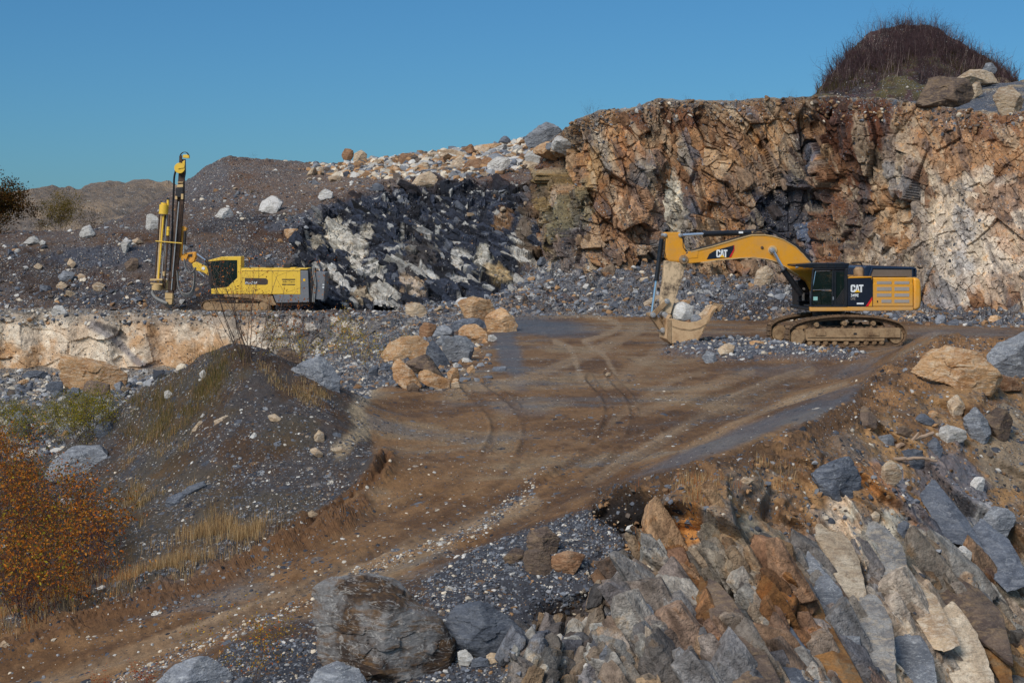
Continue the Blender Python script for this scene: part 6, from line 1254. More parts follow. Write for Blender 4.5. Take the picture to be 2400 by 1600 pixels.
 (RB, [(1488, 655), (1495, 570), (1515, 555), (1575, 625), (1552, 672)], 'brown', 'upright pointed brown rock where the berm meets the floor', .8, None),
 (RB, [(1235, 915), (1300, 870), (1430, 825), (1460, 870), (1502, 940), (1480, 1005), (1400, 1047), (1300, 1012), (1250, 965)], 'slate', 'big angular blue grey boulder perched on the bank', .9, None),
 (RB, [(2030, 590), (2100, 570), (2160, 640), (2178, 700), (2150, 757), (2060, 705)], 'grey', 'pale grey slab on the bank, left of the round brown boulder', .7, None),
 (RB, [(2140, 615), (2200, 565), (2260, 580), (2302, 640), (2270, 710), (2200, 742), (2160, 665)], 'brown', 'round grey brown boulder near the right edge of the bank', .8, None),
 (RB, [(1940, 490), (1990, 490), (2042, 560), (2020, 622), (1960, 585)], 'tan', 'olive grey block above the pale grey slab on the bank', .7, None),
 (RB, [(1590, 722), (1660, 708), (1672, 760), (1620, 768)], 'grey', 'small light grey rock at the left end of the branches', .7, None),
 (RB, [(1675, 692), (1720, 665), (1765, 690), (1740, 722)], 'brown', 'small brown rock above the upper branch', .7, None),
 (RB, [(1890, 680), (1960, 665), (2040, 690), (2052, 732), (1960, 752), (1900, 722)], 'pale', 'whitish speckled rock right of the upper branch', .7, None),
 (RB, [(1840, 745), (1880, 720), (1932, 790), (1912, 832), (1850, 802)], 'slate', 'dark slate rock between the two branch ends', .7, None),
 (RB, [(1600, 882), (1640, 830), (1700, 890), (1712, 932), (1660, 967), (1610, 942)], 'tan', 'weathered pale olive rock below the branches', .7, None),
 (RB, [(1660, 822), (1740, 790), (1850, 800), (1842, 862), (1740, 878)], 'slate', 'flat slate rock lying under the branches', .6, None),
 (RB, [(1770, 605), (1830, 600), (1890, 650), (1875, 675), (1800, 640)], 'slate', 'flat blue slab pointing down towards the upper branch', .6, None),
 (RB, [(850, 962), (880, 935), (938, 945), (912, 968)], 'tan', 'cream stone on the dark berm left of the perched boulder', .7, None),
 (RB, [(1848, 600), (1865, 582), (1898, 595), (1885, 618), (1855, 618)], 'ochre', 'small orange stone on the brown soil above the bank', .7, None),
 (RB, [(1685, 1202), (1700, 1148), (1752, 1180), (1722, 1255)], 'slate', 'small pointed slate rock in the ochre gully of the bank', .6, None),
 (RB, [(2110, 1150), (2200, 1060), (2280, 1060), (2305, 1160), (2240, 1275), (2150, 1235)], 'grey', 'black and white veined boulder in the lower right bank', .7, None),
 (RB, [(1540, 1130), (1570, 1110), (1598, 1130), (1590, 1165), (1555, 1160)], 'tan', 'round cream stone just below the perched boulder at right', .7, None),
 (RB, [(155, 1480), (185, 1470), (205, 1490), (190, 1510), (158, 1505)], 'slate', 'round slate stone in the gravel apron', .8, None),
 (RB, [(665, 302), (690, 275), (730, 280), (738, 322), (690, 332)], 'grey', 'pale blue rock at the left of the rubble heap before the excavator', .8, None),
 (RB, [(745, 262), (790, 235), (835, 245), (822, 288), (770, 292)], 'tan', 'tan rock on top of the rubble heap before the excavator', .8, None),
 (RB, [(900, 310), (905, 290), (930, 292), (930, 318)], 'slate', 'small slate stone in the rubble heap before the excavator', .8, None),
 (RB, [(905, 225), (940, 218), (990, 225), (985, 242), (910, 240)], 'ochre', 'flat orange rock at the back of the rubble heap before the excavator', .7, None),
 (RB, [(1995, 1320), (2030, 1290), (2080, 1330), (2070, 1380), (2020, 1370)], 'pale', 'white and grey block half buried in the lower right bank', .7, None),
 (RB, [(2070, 960), (2110, 920), (2150, 950), (2140, 1000), (2100, 1010)], 'pale', 'white-faced block in the middle of the slaty right bank', .7, None),
]
for fn_, pts_, pal_, lab_, dep_, Y_ in BL: boulder(fn_(pts_), pal_, lab_, dep_, Y=Y_)
# broad bedrock slabs of the foreground bank
RS = lambda L: [(1200+x/1.12, 800+y/1.12) for x, y in L]
for pts_, pal_, lab_ in (
 ([(815, 440), (880, 430), (905, 560), (900, 600), (870, 620), (855, 655), (825, 600), (800, 520)], 'cream', 'tall cream bedrock slab in the upper middle of the bank'),
 ([(890, 450), (1000, 500), (1070, 570), (1000, 622), (930, 605), (905, 560)], 'spotted', 'wide spotted grey slab right of the tall cream slab'),
 ([(700, 560), (732, 540), (790, 640), (840, 780), (910, 900), (830, 910), (740, 780), (702, 640)], 'earth', 'long ochre brown slab running down to the bottom edge'),
 ([(732, 532), (790, 560), (860, 650), (885, 720), (860, 745), (790, 660)], 'grey', 'blue grey slab beside the head of the long ochre slab'),
 ([(545, 530), (600, 570), (680, 680), (770, 800), (830, 905), (760, 910), (640, 740), (560, 620)], 'slate', 'long slate slab left of the ochre brown slab'),
 ([(455, 612), (492, 605), (560, 720), (612, 830), (570, 820), (500, 720)], 'earth', 'narrow orange slab at the left side of the bank'),
 ([(492, 612), (545, 640), (640, 760), (710, 905), (620, 910), (545, 800)], 'brown', 'dark brown slab next to the narrow orange slab'),
 ([(872, 640), (940, 612), (990, 700), (1002, 760), (965, 890), (900, 905), (880, 760)], 'spotted', 'tall grey spotted slab at the bottom below the tall cream slab'),
 ([(1005, 622), (1045, 602), (1110, 640), (1130, 740), (1060, 745)], 'tan', 'tan block under the wide spotted grey slab'),
 ([(1110, 645), (1200, 720), (1245, 830), (1230, 870), (1180, 905), (1110, 830), (1080, 760)], 'cream', 'big cream slab in the lower right of the bank'),
 ([(1215, 745), (1290, 790), (1305, 850), (1255, 875)], 'earth', 'brown slab right of the big cream slab'),
 ([(965, 890), (1003, 762), (1085, 775), (1150, 905), (960, 920)], 'grey', 'grey slab at the bottom edge left of the big cream slab'),
 ([(1030, 472), (1150, 570), (1250, 680), (1235, 740), (1150, 680), (1060, 600)], 'brown', 'olive brown slab slanting above the big cream slab'),
 ([(1070, 342), (1110, 342), (1175, 450), (1192, 500), (1120, 482), (1070, 420)], 'slate', 'blue slate slab below the fallen branches'),
 ([(1200, 470), (1240, 440), (1300, 500), (1310, 590), (1260, 600), (1210, 540)], 'slate', 'dark slate slab near the right edge of the bank'),
 ([(300, 690), (340, 660), (395, 690), (390, 760), (330, 770)], 'grey', 'rounded grey knob of bedrock at the left end of the bank'),
 ): boulder(RS(pts_), pal_, lab_, .42, name='bedrock_slab', cat='rock slab', lean=.30, rough=.03)
# load in the excavator bucket
def bucket_rock(pts, pal, label, ly, **k):
    pr_ = [(1500+x/5.2275, 530+y/5.2275) for x, y in pts]; q_ = EXC.at(*pr_[0], ly); w_ = EXC.O+EXC.ex*q_[0]+EXC.ey*ly; return boulder(pr_, pal, label, Y=w_[1]-.1, name='rock', cat='rock', embed=.1, **k)
a_ = [(515+137*math.cos(t_), 1065+137*math.sin(t_)) for t_ in np.linspace(0, 2*math.pi, 17)[:-1]]
bucket_rock(a_, 'white', 'round white boulder sitting in the excavator bucket', .05, depth=1.0, rough=.012, sub=5, ball=True)
bucket_rock([(720, 1080), (790, 1010), (850, 960), (905, 950), (880, 1060), (800, 1130), (730, 1120)], 'tan', 'angular tan rock leaning on the front lip of the excavator bucket', .1, depth=.9)
bucket_rock([(610, 1150), (660, 1080), (730, 1095), (750, 1140), (700, 1185), (620, 1180)], 'grey', 'smaller grey rock in the bucket between the white boulder and the lip', -.1, depth=.9)
bucket_rock([(640, 1090), (690, 1040), (750, 1030), (740, 1090), (690, 1110)], 'pale', 'small pale rock at the back of the excavator bucket', .3, depth=.9)
bucket_rock([(410, 1150), (450, 1120), (600, 1150), (800, 1110), (860, 1080), (800, 1200), (600, 1260), (450, 1230)], 'rust', 'brown earth filling the bottom of the excavator bucket', .1, depth=.55)
# ---------------------------------------------------------------- repeated loose rocks
PROTO = {}
def proto_mesh(pal, k):
    if (pal, k) not in PROTO:
        rng = np.random.default_rng(hash((len(PROTO), k)) % 9999+len(PROTO)); pl = []
        for _ in range(13+k): v = rng.normal(size=3); pl.append((v/np.linalg.norm(v), rng.uniform(.55, 1.0)))
        for ax in ((1, 0, 0), (-1, 0, 0), (0, 1, 0), (0, -1, 0), (0, 0, 1), (0, 0, -1)): pl.append((ax, 1.0))
        P_, Fc = rock_verts(4, pl, (1, 1, 1), rng, 40+len(PROTO), .03); P_ *= np.array([1, rng.uniform(.7, 1), rng.uniform(.5, .8)])
        PROTO[(pal, k)] = np_mesh('rock', P_, Fc, MR[pal], False)
    return PROTO[(pal, k)]
def loose(pos, size, pal, label, group, rng):
    o = bpy.data.objects.new('rock', proto_mesh(pal, int(rng.integers(3)))); link(o); o.location = pos
    o.scale = (size*rng.uniform(.8, 1.3), size*rng.uniform(.7, 1.1), size*rng.uniform(.7, 1.2)); o.rotation_euler = (rng.uniform(-.5, .5), rng.uniform(-.5, .5), rng.uniform(0, 6.28)); return tag(o, label, 'rock', group)
rng = np.random.default_rng(5); PW = ['tan', 'pale', 'grey', 'ochre', 'ochre', 'rust', 'tan', 'pale', 'tan']
crx, cry = [c[0] for c in cr], [c[1] for c in cr]
for k in range(150):                                                # rubble ridge on the skyline
    x_ = rng.uniform(735, 1345); t_ = rng.uniform(-.2, 1)**1.0; base_ = np.interp(x_, crx, cry); y_ = base_+lerp(0, 44, max(t_, 0))*(1 if x_ > 900 else .35)+6
    if x_ > 1240: y_ = base_+rng.uniform(0, 70)
    q_ = on_surface(x_, y_); loose(q_+np.array([0, 0, -.08]), rng.uniform(.28, .95)*(1.15 if x_ > 950 else .8), PW[int(rng.integers(9))], 'loose angular boulder in the long rubble ridge on the skyline', 'rubble boulders along the crest', rng)
for k in range(34):                                                 # talus
    x_ = rng.uniform(1010, 2390); y_ = rng.uniform(np.interp(x_, [a for a, b, c in tt], [b for a, b, c in tt])+6, np.interp(x_, [a for a, b, c in tb], [b for a, b, c in tb])-2)
    q_ = on_surface(x_, y_); loose(q_, rng.uniform(.18, .55), ['grey', 'tan', 'tan', 'pale', 'slate', 'grey', 'ochre', 'grey', 'rust'][int(rng.integers(9))], 'loose rock in the grey blue rubble along the foot of the cliff', 'rocks in the rubble at the cliff foot', rng)
for k in range(36):                                                 # lower pit
    x_ = rng.uniform(0, 430); y_ = rng.uniform(872, 985)
    q_ = on_surface(x_, y_)
    if q_[1] > 62: loose(q_, rng.uniform(.15, .5), ['pale', 'grey', 'slate', 'pale', 'tan', 'grey'][int(rng.integers(6))], 'loose rock in the rubble between the cream face and the mound', 'rocks in the lower pit rubble', rng)
for k in range(34):                                                 # dark slope behind the rig
    x_ = rng.uniform(0, 700); y_ = rng.uniform(575, 715)
    q_ = on_surface(x_, y_); loose(q_, rng.uniform(.12, .38), ['pale', 'grey', 'slate', 'tan', 'brown'][int(rng.integers(5))], 'loose rock scattered on the dark slope behind the drill rig', 'rocks on the slope behind the rig', rng)
for k in range(26):                                                 # upper slope
    x_ = rng.uniform(460, 1240); y_ = rng.uniform(400, 500)
    q_ = on_surface(x_, y_); loose(q_, rng.uniform(.12, .42), ['pale', 'grey', 'tan', 'tan', 'rust'][int(rng.integers(5))], 'loose rock scattered on the upper grey brown slope', 'rocks on the upper slope', rng)
for k in range(22):                                                 # boulder row leftovers
    x_ = rng.uniform(860, 1180); y_ = rng.uniform(800, 900)
    q_ = on_surface(x_, y_); loose(q_, rng.uniform(.10, .26), ['ochre', 'grey', 'tan', 'pale', 'slate'][int(rng.integers(5))], 'small loose rock lying among the boulder row at the pit edge', 'small rocks in the boulder row', rng)
# ---------------------------------------------------------------- uncountable stones
m, t = newmat('small_stones'); c_ = t.n('ShaderNodeAttribute', attribute_name='Col').outputs['Color']; g_ = t.n('ShaderNodeNewGeometry').outputs['Position']; n_ = t.noise(g_, 14, 4, .7)
v_ = t.math('ADD', t.math('MULTIPLY', n_, .8), .6); b_ = t.mix(1.0, c_, t.n('ShaderNodeCombineColor', {0: v_, 1: v_, 2: v_}).outputs[0], 'MULTIPLY'); bs = t.n('ShaderNodeBsdfPrincipled', {'Base Color': b_, 'Roughness': .9, 'Specular IOR Level': .3}); t.n('ShaderNodeOutputMaterial', {0: bs}); M_ST = m
SHAPES = []
for k in range(10):
    r_ = np.random.default_rng(60+k); pl = [((v := r_.normal(size=3))/np.linalg.norm(v), r_.uniform(.5, 1)) for _ in range(9)]
    V, Fc = ICO[1] if k < 7 else ICO[2]; dn = V@np.array([q[0] for q in pl]).T; rr = np.where(dn > .05, np.array([q[1] for q in pl])[None]/np.maximum(dn, .05), 1.2).min(1); SHAPES.append((V*np.minimum(rr, 1.2)[:, None]*np.array([1, .8, .6]), Fc))
def stones(name, pos, size, cols, label, cat, rng, flat=1.0):
    Vs, Fs, Cs = [], [], []; off = 0; n = len(pos)
    for k in range(n):
        V, Fc = SHAPES[int(rng.integers(7 if size[k] < .16 else 10))]
        a, b, c = rng.uniform(0, 6.28), rng.uniform(-.6, .6), rng.uniform(-.6, .6); ca, sa = math.cos(a), math.sin(a); cb, sb = math.cos(b), math.sin(b); cc, s_c = math.cos(c), math.sin(c)
        R = np.array([[ca, -sa, 0], [sa, ca, 0], [0, 0, 1]])@np.array([[1, 0, 0], [0, cb, -sb], [0, sb, cb]])@np.array([[cc, 0, s_c], [0, 1, 0], [-s_c, 0, cc]])
        Vs.append((V*(size[k]*rng.uniform(.75, 1.25, 3)))@R.T+pos[k]); Fs.append(Fc+off); off += len(V); Cs.append(np.tile(cols[k], (len(V), 1)))
    me = np_mesh(name, np.concatenate(Vs), np.concatenate(Fs), M_ST, False, {'Col': np.concatenate(Cs)})
    return tag(link(bpy.data.objects.new(name, me)), label, cat, kind='stuff')
PALC = np.array([srgb(q) for q in ((90, 93, 100), (114, 117, 123), (74, 76, 82), (142, 142, 143), (190, 184, 174), (204, 188, 164), (166, 128, 90), (128, 98, 70), (100, 88, 78))])
def pick(Pn, wgt, n, rng): i = rng.choice(len(Pn), n, p=wgt/wgt.sum()); return Pn[i], i
def scat(name, Pn, wgt, n, smin, smax, cw, label, cat, rng, powr=3.0):
    p_, i_ = pick(Pn, wgt, n, rng); s_ = smin+(smax-smin)*rng.random(n)**powr; ci = rng.choice(len(PALC), n, p=np.array(cw)/sum(cw)); return stones(name, p_, s_, PALC[ci]*rng.uniform(.75, 1.2, (n, 1)), label, cat, rng)
rs = np.random.default_rng(77)
inv = ((CL_px > 0)).astype(float)
vis = lambda a, b: ((a > -30) & (a < 2430) & (b < 1640)).astype(float)
y_c = np.interp(SP_px, crx, cry)
scat('crest_rubble', SP_P, vis(SP_px, SP_py)*((SP_px > 730) & (SP_row > 6) & (SP_py < y_c+lerp(12, 70, np.clip((SP_px-740)/250, 0, 1)))), 3400, .10, .60, [1, 2, 1, 4, 5, 6, 7, 3, 2], 'pale and ochre rubble heaped along the skyline crest', 'rubble', rs, 2)
scat('lip_rubble', CL_P, vis(CL_px, CL_py)*((CL_row > 20) & (CL_row < 62)), 800, .05, .26, [1, 1, 1, 1, .2, 1.5, 7, 7, 4], 'ochre rubble along the upper lip of the cliff', 'rubble', rs, 3)
scat('slope_stones', SP_P, vis(SP_px, SP_py)*(1-.93*SP_sh)*(.12+sstep(.0, .35, fbm(SP_P*.25, 4, 612))), 3000, .05, .28, [5, 4, 4, 3, 3, 2, 2, 1.5, 2], 'small stones strewn over the far spoil slopes', 'stones', rs, 4)
scat('talus_rubble', TA_P, vis(TA_px, TA_py)*(TA_py > 560), 6500, .06, .30, [5, 5, 6, 2.5, 1.2, 1, 3, 3, 5], 'grey blue broken rubble covering the slope at the cliff foot', 'rubble', rs, 2.5)
gm = G_P.reshape(-1, 3); vg = vis(G_px, G_py)
scat('pit_rubble', gm, vg*(z_low > .5)*(G_px < 460), 2600, .06, .34, [5, 5, 4, 5, 5, 4, 1.5, 1, 2], 'mixed rubble on the floor of the lower pit', 'rubble', rs, 3)
scat('edge_rubble', gm, vg*(((z_low > .5) & (G_px > 560)) | ((np.abs(G_px-1090) < 60) & (G_py > 800) & (G_py < 900) & (Yv < 90))), 1300, .05, .26, [4, 4, 3, 4, 4, 3, 3, 2, 2], 'broken stones around the boulder row and bench foot', 'rubble', rs, 3)
scat('mound_stones', gm, vg*(z_mound > .5)*sstep(.0, .35, fbm(gm*.6, 4, 611)), 1300, .010, .07, [5, 5, 5, 3, 1.2, 1.2, 1, 1, 2], 'stones sprinkled over the spoil mound', 'stones', rs, 4)
scat('gravel_apron', gm, vg*(z_apr > .5), 4200, .02, .085, [6, 6, 6, 4, 1.5, 1.5, 1, 1, 1], 'loose grey gravel beside the ramp at bottom centre', 'gravel', rs, 3)
scat('road_stones', gm, vg*(z_road > .6)*(np.exp(-(sl/13)**2)+.04*sstep(1000, 1200, G_py)+.008), 1300, .015, .08, [1, 1, 1, 2, 5, 7, 2, 1, 1], 'pale pebbles lying in lines along the ramp', 'stones', rs, 3)
scat('berm_stones', gm, vg*((z_berm > .5) | ((z_bank > .4) & (soilm > .4))), 2000, .015, .11, [2, 2, 1, 2, 1, 2, 7, 7, 5], 'ochre and grey stones in the earth of the berm', 'stones', rs, 4)
scat('bank_stones', gm, vg*(z_bank > .6)*(G_px > 1180), 380, .03, .16, [5, 4, 5, 3, 2, 2, 3, 2, 2], 'loose stones caught on the ledges of the rock bank', 'stones', rs, 3)
scat('heap_rubble', gm, vg*z_heap*(z_heap > .15), 1500, .03, .16, [5, 5, 4, 5, 3, 3, 2, 1, 1], 'low heap of grey rubble in front of the excavator', 'rubble', rs, 3)
scat('bench_rim_stones', gm, vg*(Yv > 108)*(Yv < 113.5)*(G_px < 1000)*(G_py < 760), 900, .05, .22, [3, 3, 2, 5, 5, 5, 2, 1, 2], 'stones along the rim of the drill bench', 'stones', rs, 3)
# ---------------------------------------------------------------- layers and blocks that stand out of the rock faces
def slabs(name, Pn, Cn, wgt, n, nbig, Lb, Ls, ratio, thr, adir, ndir, jit, embed, seed, label, cat, mixes, mixw, streak=.55, px_=None, rock=.9, lift=None):
    rq = np.random.default_rng(seed); ps, ii = pick(Pn, wgt, n, rq); Vs, Fs, Cs = [], [], []; off = 0; ndir = np.array(ndir)/np.linalg.norm(ndir)
    for k in range(n):
        big = k < nbig; L = rq.uniform(*Lb) if big else rq.uniform(*Ls); wd2 = L*rq.uniform(*ratio); th = wd2*rq.uniform(*thr)
        if px_ is not None and px_[ii[k]] < 1440: L = min(L, .55)*.8; wd2 = L*.45; th = wd2*.6
        la = np.array(adir)+rq.normal(size=3)*jit; nn_ = ndir+rq.normal(size=3)*jit*2.2; nn_ -= la*(nn_@la)/(la@la); la /= np.linalg.norm(la); nn_ /= np.linalg.norm(nn_); wv = np.cross(la, nn_)
        if px_ is not None and px_[ii[k]] < 1420: la, wv = (la*.6+wv*.8), (wv*.6-la*.8)
        pl = [((sx*1.0, rq.uniform(-.25, .25), rq.uniform(-.1, .3)), rq.uniform(.8, 1)*L) for sx in (-1, 1)]+[((rq.uniform(-.12, .12), sy, rq.uniform(-.2, .35)), rq.uniform(.8, 1)*wd2) for sy in (-1, 1)]+[((rq.uniform(-.06, .06), rq.uniform(-.2, .2), 1), th), ((0, 0, -1), th)]
        for _ in range(4): pl.append(((rq.uniform(-1, 1)*.5, rq.uniform(-1, 1)*1.0, .5), wd2*rq.uniform(.7, 1.1)))
        for sx in (-1, 1): pl.append(((sx*.8, rq.uniform(-.9, .9), .2), L*rq.uniform(.5, .85)))
        P_, Fc = rock_verts(5 if big and L > 1 else 4 if big else 3 if L > .35 else 2, pl, (L, wd2, th), rq, 500+k, .03)
        Pw = P_[:, :1]*la+P_[:, 1:2]*wv+P_[:, 2:]*nn_+ps[k]-nn_*th*rq.uniform(*embed)
        c0 = Cn[ii[k]]*rq.uniform(.55, 1.2); c0 = c0*(1-mixw)+mixw*mixes[int(rq.integers(len(mixes)))]
        if px_ is not None and px_[ii[k]] < 1440: c0 = .3*c0+.7*[srgb(112, 116, 124), srgb(74, 78, 88), srgb(96, 96, 98), srgb(60, 58, 58), srgb(176, 172, 162), srgb(130, 112, 90)][int(rq.integers(6))]
        st_ = fbm(P_*np.array([1.2, 9, 9])+k, 3, 9)[:, None]; Cs.append(np.clip(c0*(1+streak*st_), .01, .9)); Vs.append(Pw); Fs.append(Fc+off); off += len(P_)
    C_ = np.concatenate(Cs); me = np_mesh(name, np.concatenate(Vs), np.concatenate(Fs), M_TERR, False, {'Col': C_, 'Aux': np.tile((0, rock, 0), (len(C_), 1))})
    return tag(link(bpy.data.objects.new(name, me)), label, cat, kind='structure')
S_ = lambda *q: [srgb(c) for c in q]
slabs('rock_slabs', gm, G_col, vg*(z_bank > .55)*(.03+sstep(1210, 1370, G_py+.15*(1700-G_px)))*(G_py > 1120)*(G_px > 1200)*(soilm < .8), 950, 150, (.6, 1.3), (.14, .65), (.2, .42), (.35, .7), (.52, -.12, -.84), (-.14, -.80, .55), .045, (.72, 1.08), 88,
      'dipping layers of slaty rock sticking out of the foreground bank', 'rock outcrop', S_((128, 124, 118), (96, 98, 102), (150, 114, 74), (160, 146, 126), (80, 66, 56), (140, 98, 54)), .32, .7, G_px)
vC = vis(CL_px, CL_py)*(CL_row > 34)
slabs('cliff_blocks', CL_P, CL_col, vC*(.35+sstep(2200, 2080, CL_px)), 650, 20, (.6, 1.0), (.12, .5), (.3, .7), (.35, .7), (.40, -.05, -.9), (-.1, -1, .15), .2, (.7, 1.1), 91,
      'angular blocks standing out of the cliff behind the excavator', 'cliff blocks', S_((168, 126, 82), (150, 118, 86), (128, 118, 108), (120, 80, 50), (176, 150, 120)), .08, .5)
slabs('shale_shards', SP_P, SP_col, vis(SP_px, SP_py)*(SP_sh > .5)*(SP_px < 1300), 1100, 110, (.6, 1.5), (.15, .7), (.14, .34), (.4, .8), (.76, -.05, -.62), (0, -.9, .4), .07, (.6, 1.05), 92,
      'slanting dark shale shards and white vein blocks of the rock face behind the rig', 'shale face', S_((44, 47, 56), (60, 66, 78), (36, 36, 40)), .12, .5)
print('rocks', len(BOULDERS), len(bpy.data.objects))
# ================================================================ plants
m, t = newmat('leaves'); c_ = t.n('ShaderNodeAttribute', attribute_name='Col').outputs['Color']
d_ = t.n('ShaderNodeBsdfDiffuse', {'Color': c_, 'Roughness': .8}); tr_ = t.n('ShaderNodeBsdfTranslucent', {'Color': c_}); ms = t.n('ShaderNodeMixShader', {0: .25, 1: d_, 2: tr_}); t.n('ShaderNodeOutputMaterial', {0: ms}); M_LEAF = m
M_BARK = mat_paint('grey_brown_bark', srgb(96, 78, 66), .9, .5, srgb(58, 46, 42)); M_TWIG = mat_paint('purple_brown_twigs', srgb(72, 50, 50), .9, .5, srgb(48, 36, 38)); M_DRY = mat_paint('bleached_wood', srgb(168, 142, 118), .85, .5, srgb(120, 98, 80))
def tube_np(a, b, r0, r1, n=3):
    d = b-a; L = np.linalg.norm(d)+1e-9; d = d/L; u = np.cross(d, [.3, .5, .81]); u /= np.linalg.norm(u)+1e-9; w = np.cross(d, u)
    an = np.arange(n)*2*math.pi/n; rg_ = np.cos(an)[:, None]*u+np.sin(an)[:, None]*w; V = np.concatenate([a+rg_*r0, b+rg_*r1]); i = np.arange(n); j = (i+1) % n
    return V, np.stack([i, j, j+n, i+n], 1)
class Bush:
    def __init__(s, seed): s.r = np.random.default_rng(seed); s.V = []; s.F = []; s.o = 0; s.tips = []
    def seg(s, a, b, r0, r1):
        V, Fq = tube_np(a, b, r0, r1, 3 if r0 < .03 else 5); s.V.append(V); s.F.append(Fq+s.o); s.o += len(V)
    def branch(s, p, d, L, r, depth, up=.15, wig=.22, kids=(2, 4), segs=4):
        for k in range(segs):
            d = d+s.r.normal(size=3)*wig+np.array([0, 0, up]); d /= np.linalg.norm(d); q = p+d*L/segs; r1 = r*(1-.5*(k+1)/segs); s.seg(p, q, r*(1-.5*k/segs), r1)
            if depth > 0:
                for _ in range(int(s.r.integers(kids[0], kids[1]+1)) if k > 0 else 0):
                    e = d+s.r.normal(size=3)*.75; e /= np.linalg.norm(e); s.branch(q, e, L*s.r.uniform(.35, .6), r1*.6, depth-1, up, wig, kids, max(2, segs-1))
            if depth == 0 or k == segs-1: s.tips.append(q)
            elif s.r.random() < .4: s.tips.append(q)
            p = q
    def stems(s, name, mat, parent): return link(bpy.data.objects.new(name, np_mesh(name, np.concatenate(s.V), np.concatenate(s.F), mat, False)), parent)
    def leaves(s, name, parent, n, size, spread, cols, zmin=0.0, tipw=None):
        T = np.array(s.tips); T = T[T[:, 2] >= zmin] if (T[:, 2] >= zmin).any() else T
        c = T[s.r.integers(len(T), size=n)]+s.r.normal(size=(n, 3))*spread; a = s.r.normal(size=(n, 3)); a /= np.linalg.norm(a, axis=1, keepdims=True); b = np.cross(a, s.r.normal(size=(n, 3))); b /= np.linalg.norm(b, axis=1, keepdims=True)
        sz = size*s.r.uniform(.6, 1.3, (n, 1)); V = np.stack([c-a*sz, c+b*sz*.45, c+a*sz, c-b*sz*.45], 1).reshape(-1, 3); Fq = np.arange(n*4).reshape(n, 4)
        C_ = np.array([srgb(q) for q in cols])[s.r.integers(len(cols), size=n)]*s.r.uniform(.7, 1.25, (n, 1)); return link(bpy.data.objects.new(name, np_mesh(name, V, Fq, M_LEAF, False, {'Col': np.repeat(C_, 4, 0)})), parent)
def make_shrub(seed, h, nst, spread, depth, nl, lsize, lspread, cols, bark, zmin=0.0, kids=(1, 3), rad=.018, up=.12, wig=.2, stem_name='stems', leaf_name='leaves', name='shrub', cat='shrub'):
    b = Bush(seed); root = empty(name, (0, 0, 0))
    for k in range(nst):
        an = b.r.uniform(0, 6.28); d = np.array([math.cos(an)*spread, math.sin(an)*spread, 1.0]); d /= np.linalg.norm(d); p0 = np.array([math.cos(an), math.sin(an), 0])*b.r.uniform(0, .12*h)-np.array([0, 0, .1])
        b.branch(p0, d, h*b.r.uniform(.7, 1.05), rad*h*.6, depth, up, wig, kids)
    b.stems(stem_name, bark, root)
    if nl: b.leaves(leaf_name, root, nl, lsize, lspread, cols, zmin)
    root['category'] = cat; return root
def copy_tree(o):
    c = o.copy(); COL.objects.link(c)
    for ch in [x for x in bpy.data.objects if x.parent == o]:
        d = ch.copy(); COL.objects.link(d); d.parent = c
    return c
def place(o, px, py, s=1.0, rz=0, label=None, group=None, sink=.05, P_=None):
    q = on_surface(px, py) if P_ is None else P_; o.location = q-np.array([0, 0, sink]); o.scale = (s, s, s); o.rotation_euler = (0, 0, rz); return tag(o, label, None, group)
OR = [(202, 122, 44), (176, 98, 34), (190, 112, 42), (134, 76, 34), (200, 138, 58), (104, 66, 40), (152, 110, 48), (122, 90, 48), (112, 84, 56)]
YG = [(150, 138, 44), (112, 116, 40), (178, 158, 50), (92, 92, 38), (140, 112, 36)]
BR = [(186, 108, 56), (150, 84, 48), (206, 134, 72), (120, 70, 46), (214, 150, 84)]
# orange shrubs on the slope at lower left
rp = np.random.default_rng(21)
protos = [make_shrub(300+k, 1.25, 8, .6, 2, 420, .044, .07, OR if k != 2 else OR+YG[:4], M_TWIG, .15, (1, 3), .013) for k in range(3)]
spots = []
for y_, x0, x1, n_ in ((1085, -30, 70, 3), (1130, -30, 60, 3), (1175, -30, 90, 4), (1220, -20, 170, 6), (1265, -20, 250, 7), (1310, -20, 275, 8), (1355, -20, 240, 7), (1400, -20, 190, 6), (1440, -20, 110, 4)):
    for k in range(n_): spots.append((lerp(x0, x1, (k+.5)/n_)+rp.uniform(-14, 14), y_+rp.uniform(-14, 14)))
for k, (x_, y_) in enumerate(spots):
    o = protos[k] if k < 3 else copy_tree(protos[k % 3]); place(o, x_, y_, rp.uniform(.7, 1.15), rp.uniform(0, 6.28), 'orange-leaved shrub in the thicket filling the lower left corner', 'orange shrubs of the lower left thicket')
# yellow-green bushes
pg = [make_shrub(320+k, 1.3, 8, .6, 2, 1300, .032, .08, YG, M_BARK, .1, (1, 3), .013) for k in range(2)]
ys = [(110, 1010), (150, 1000), (185, 985), (215, 975), (240, 990), (135, 1035), (180, 1030), (225, 1015), (165, 970), (205, 1040)]
for k, (x_, y_) in enumerate(ys): place(pg[k] if k < 2 else copy_tree(pg[k % 2]), x_, y_, rp.uniform(.75, 1.05), rp.uniform(0, 6), 'yellow-green bush between the lower pit rubble and the smooth grey boulder', 'yellow-green bushes left of the mound')
for k, (x_, y_) in enumerate([(5, 1000), (35, 1030), (15, 1060), (70, 1040), (50, 1000)]): place(copy_tree(pg[k % 2]), x_, y_, rp.uniform(.8, 1.1), rp.uniform(0, 6), 'yellow-green bush at the left edge around the tall dark boulder', 'yellow-green bushes at the left edge')
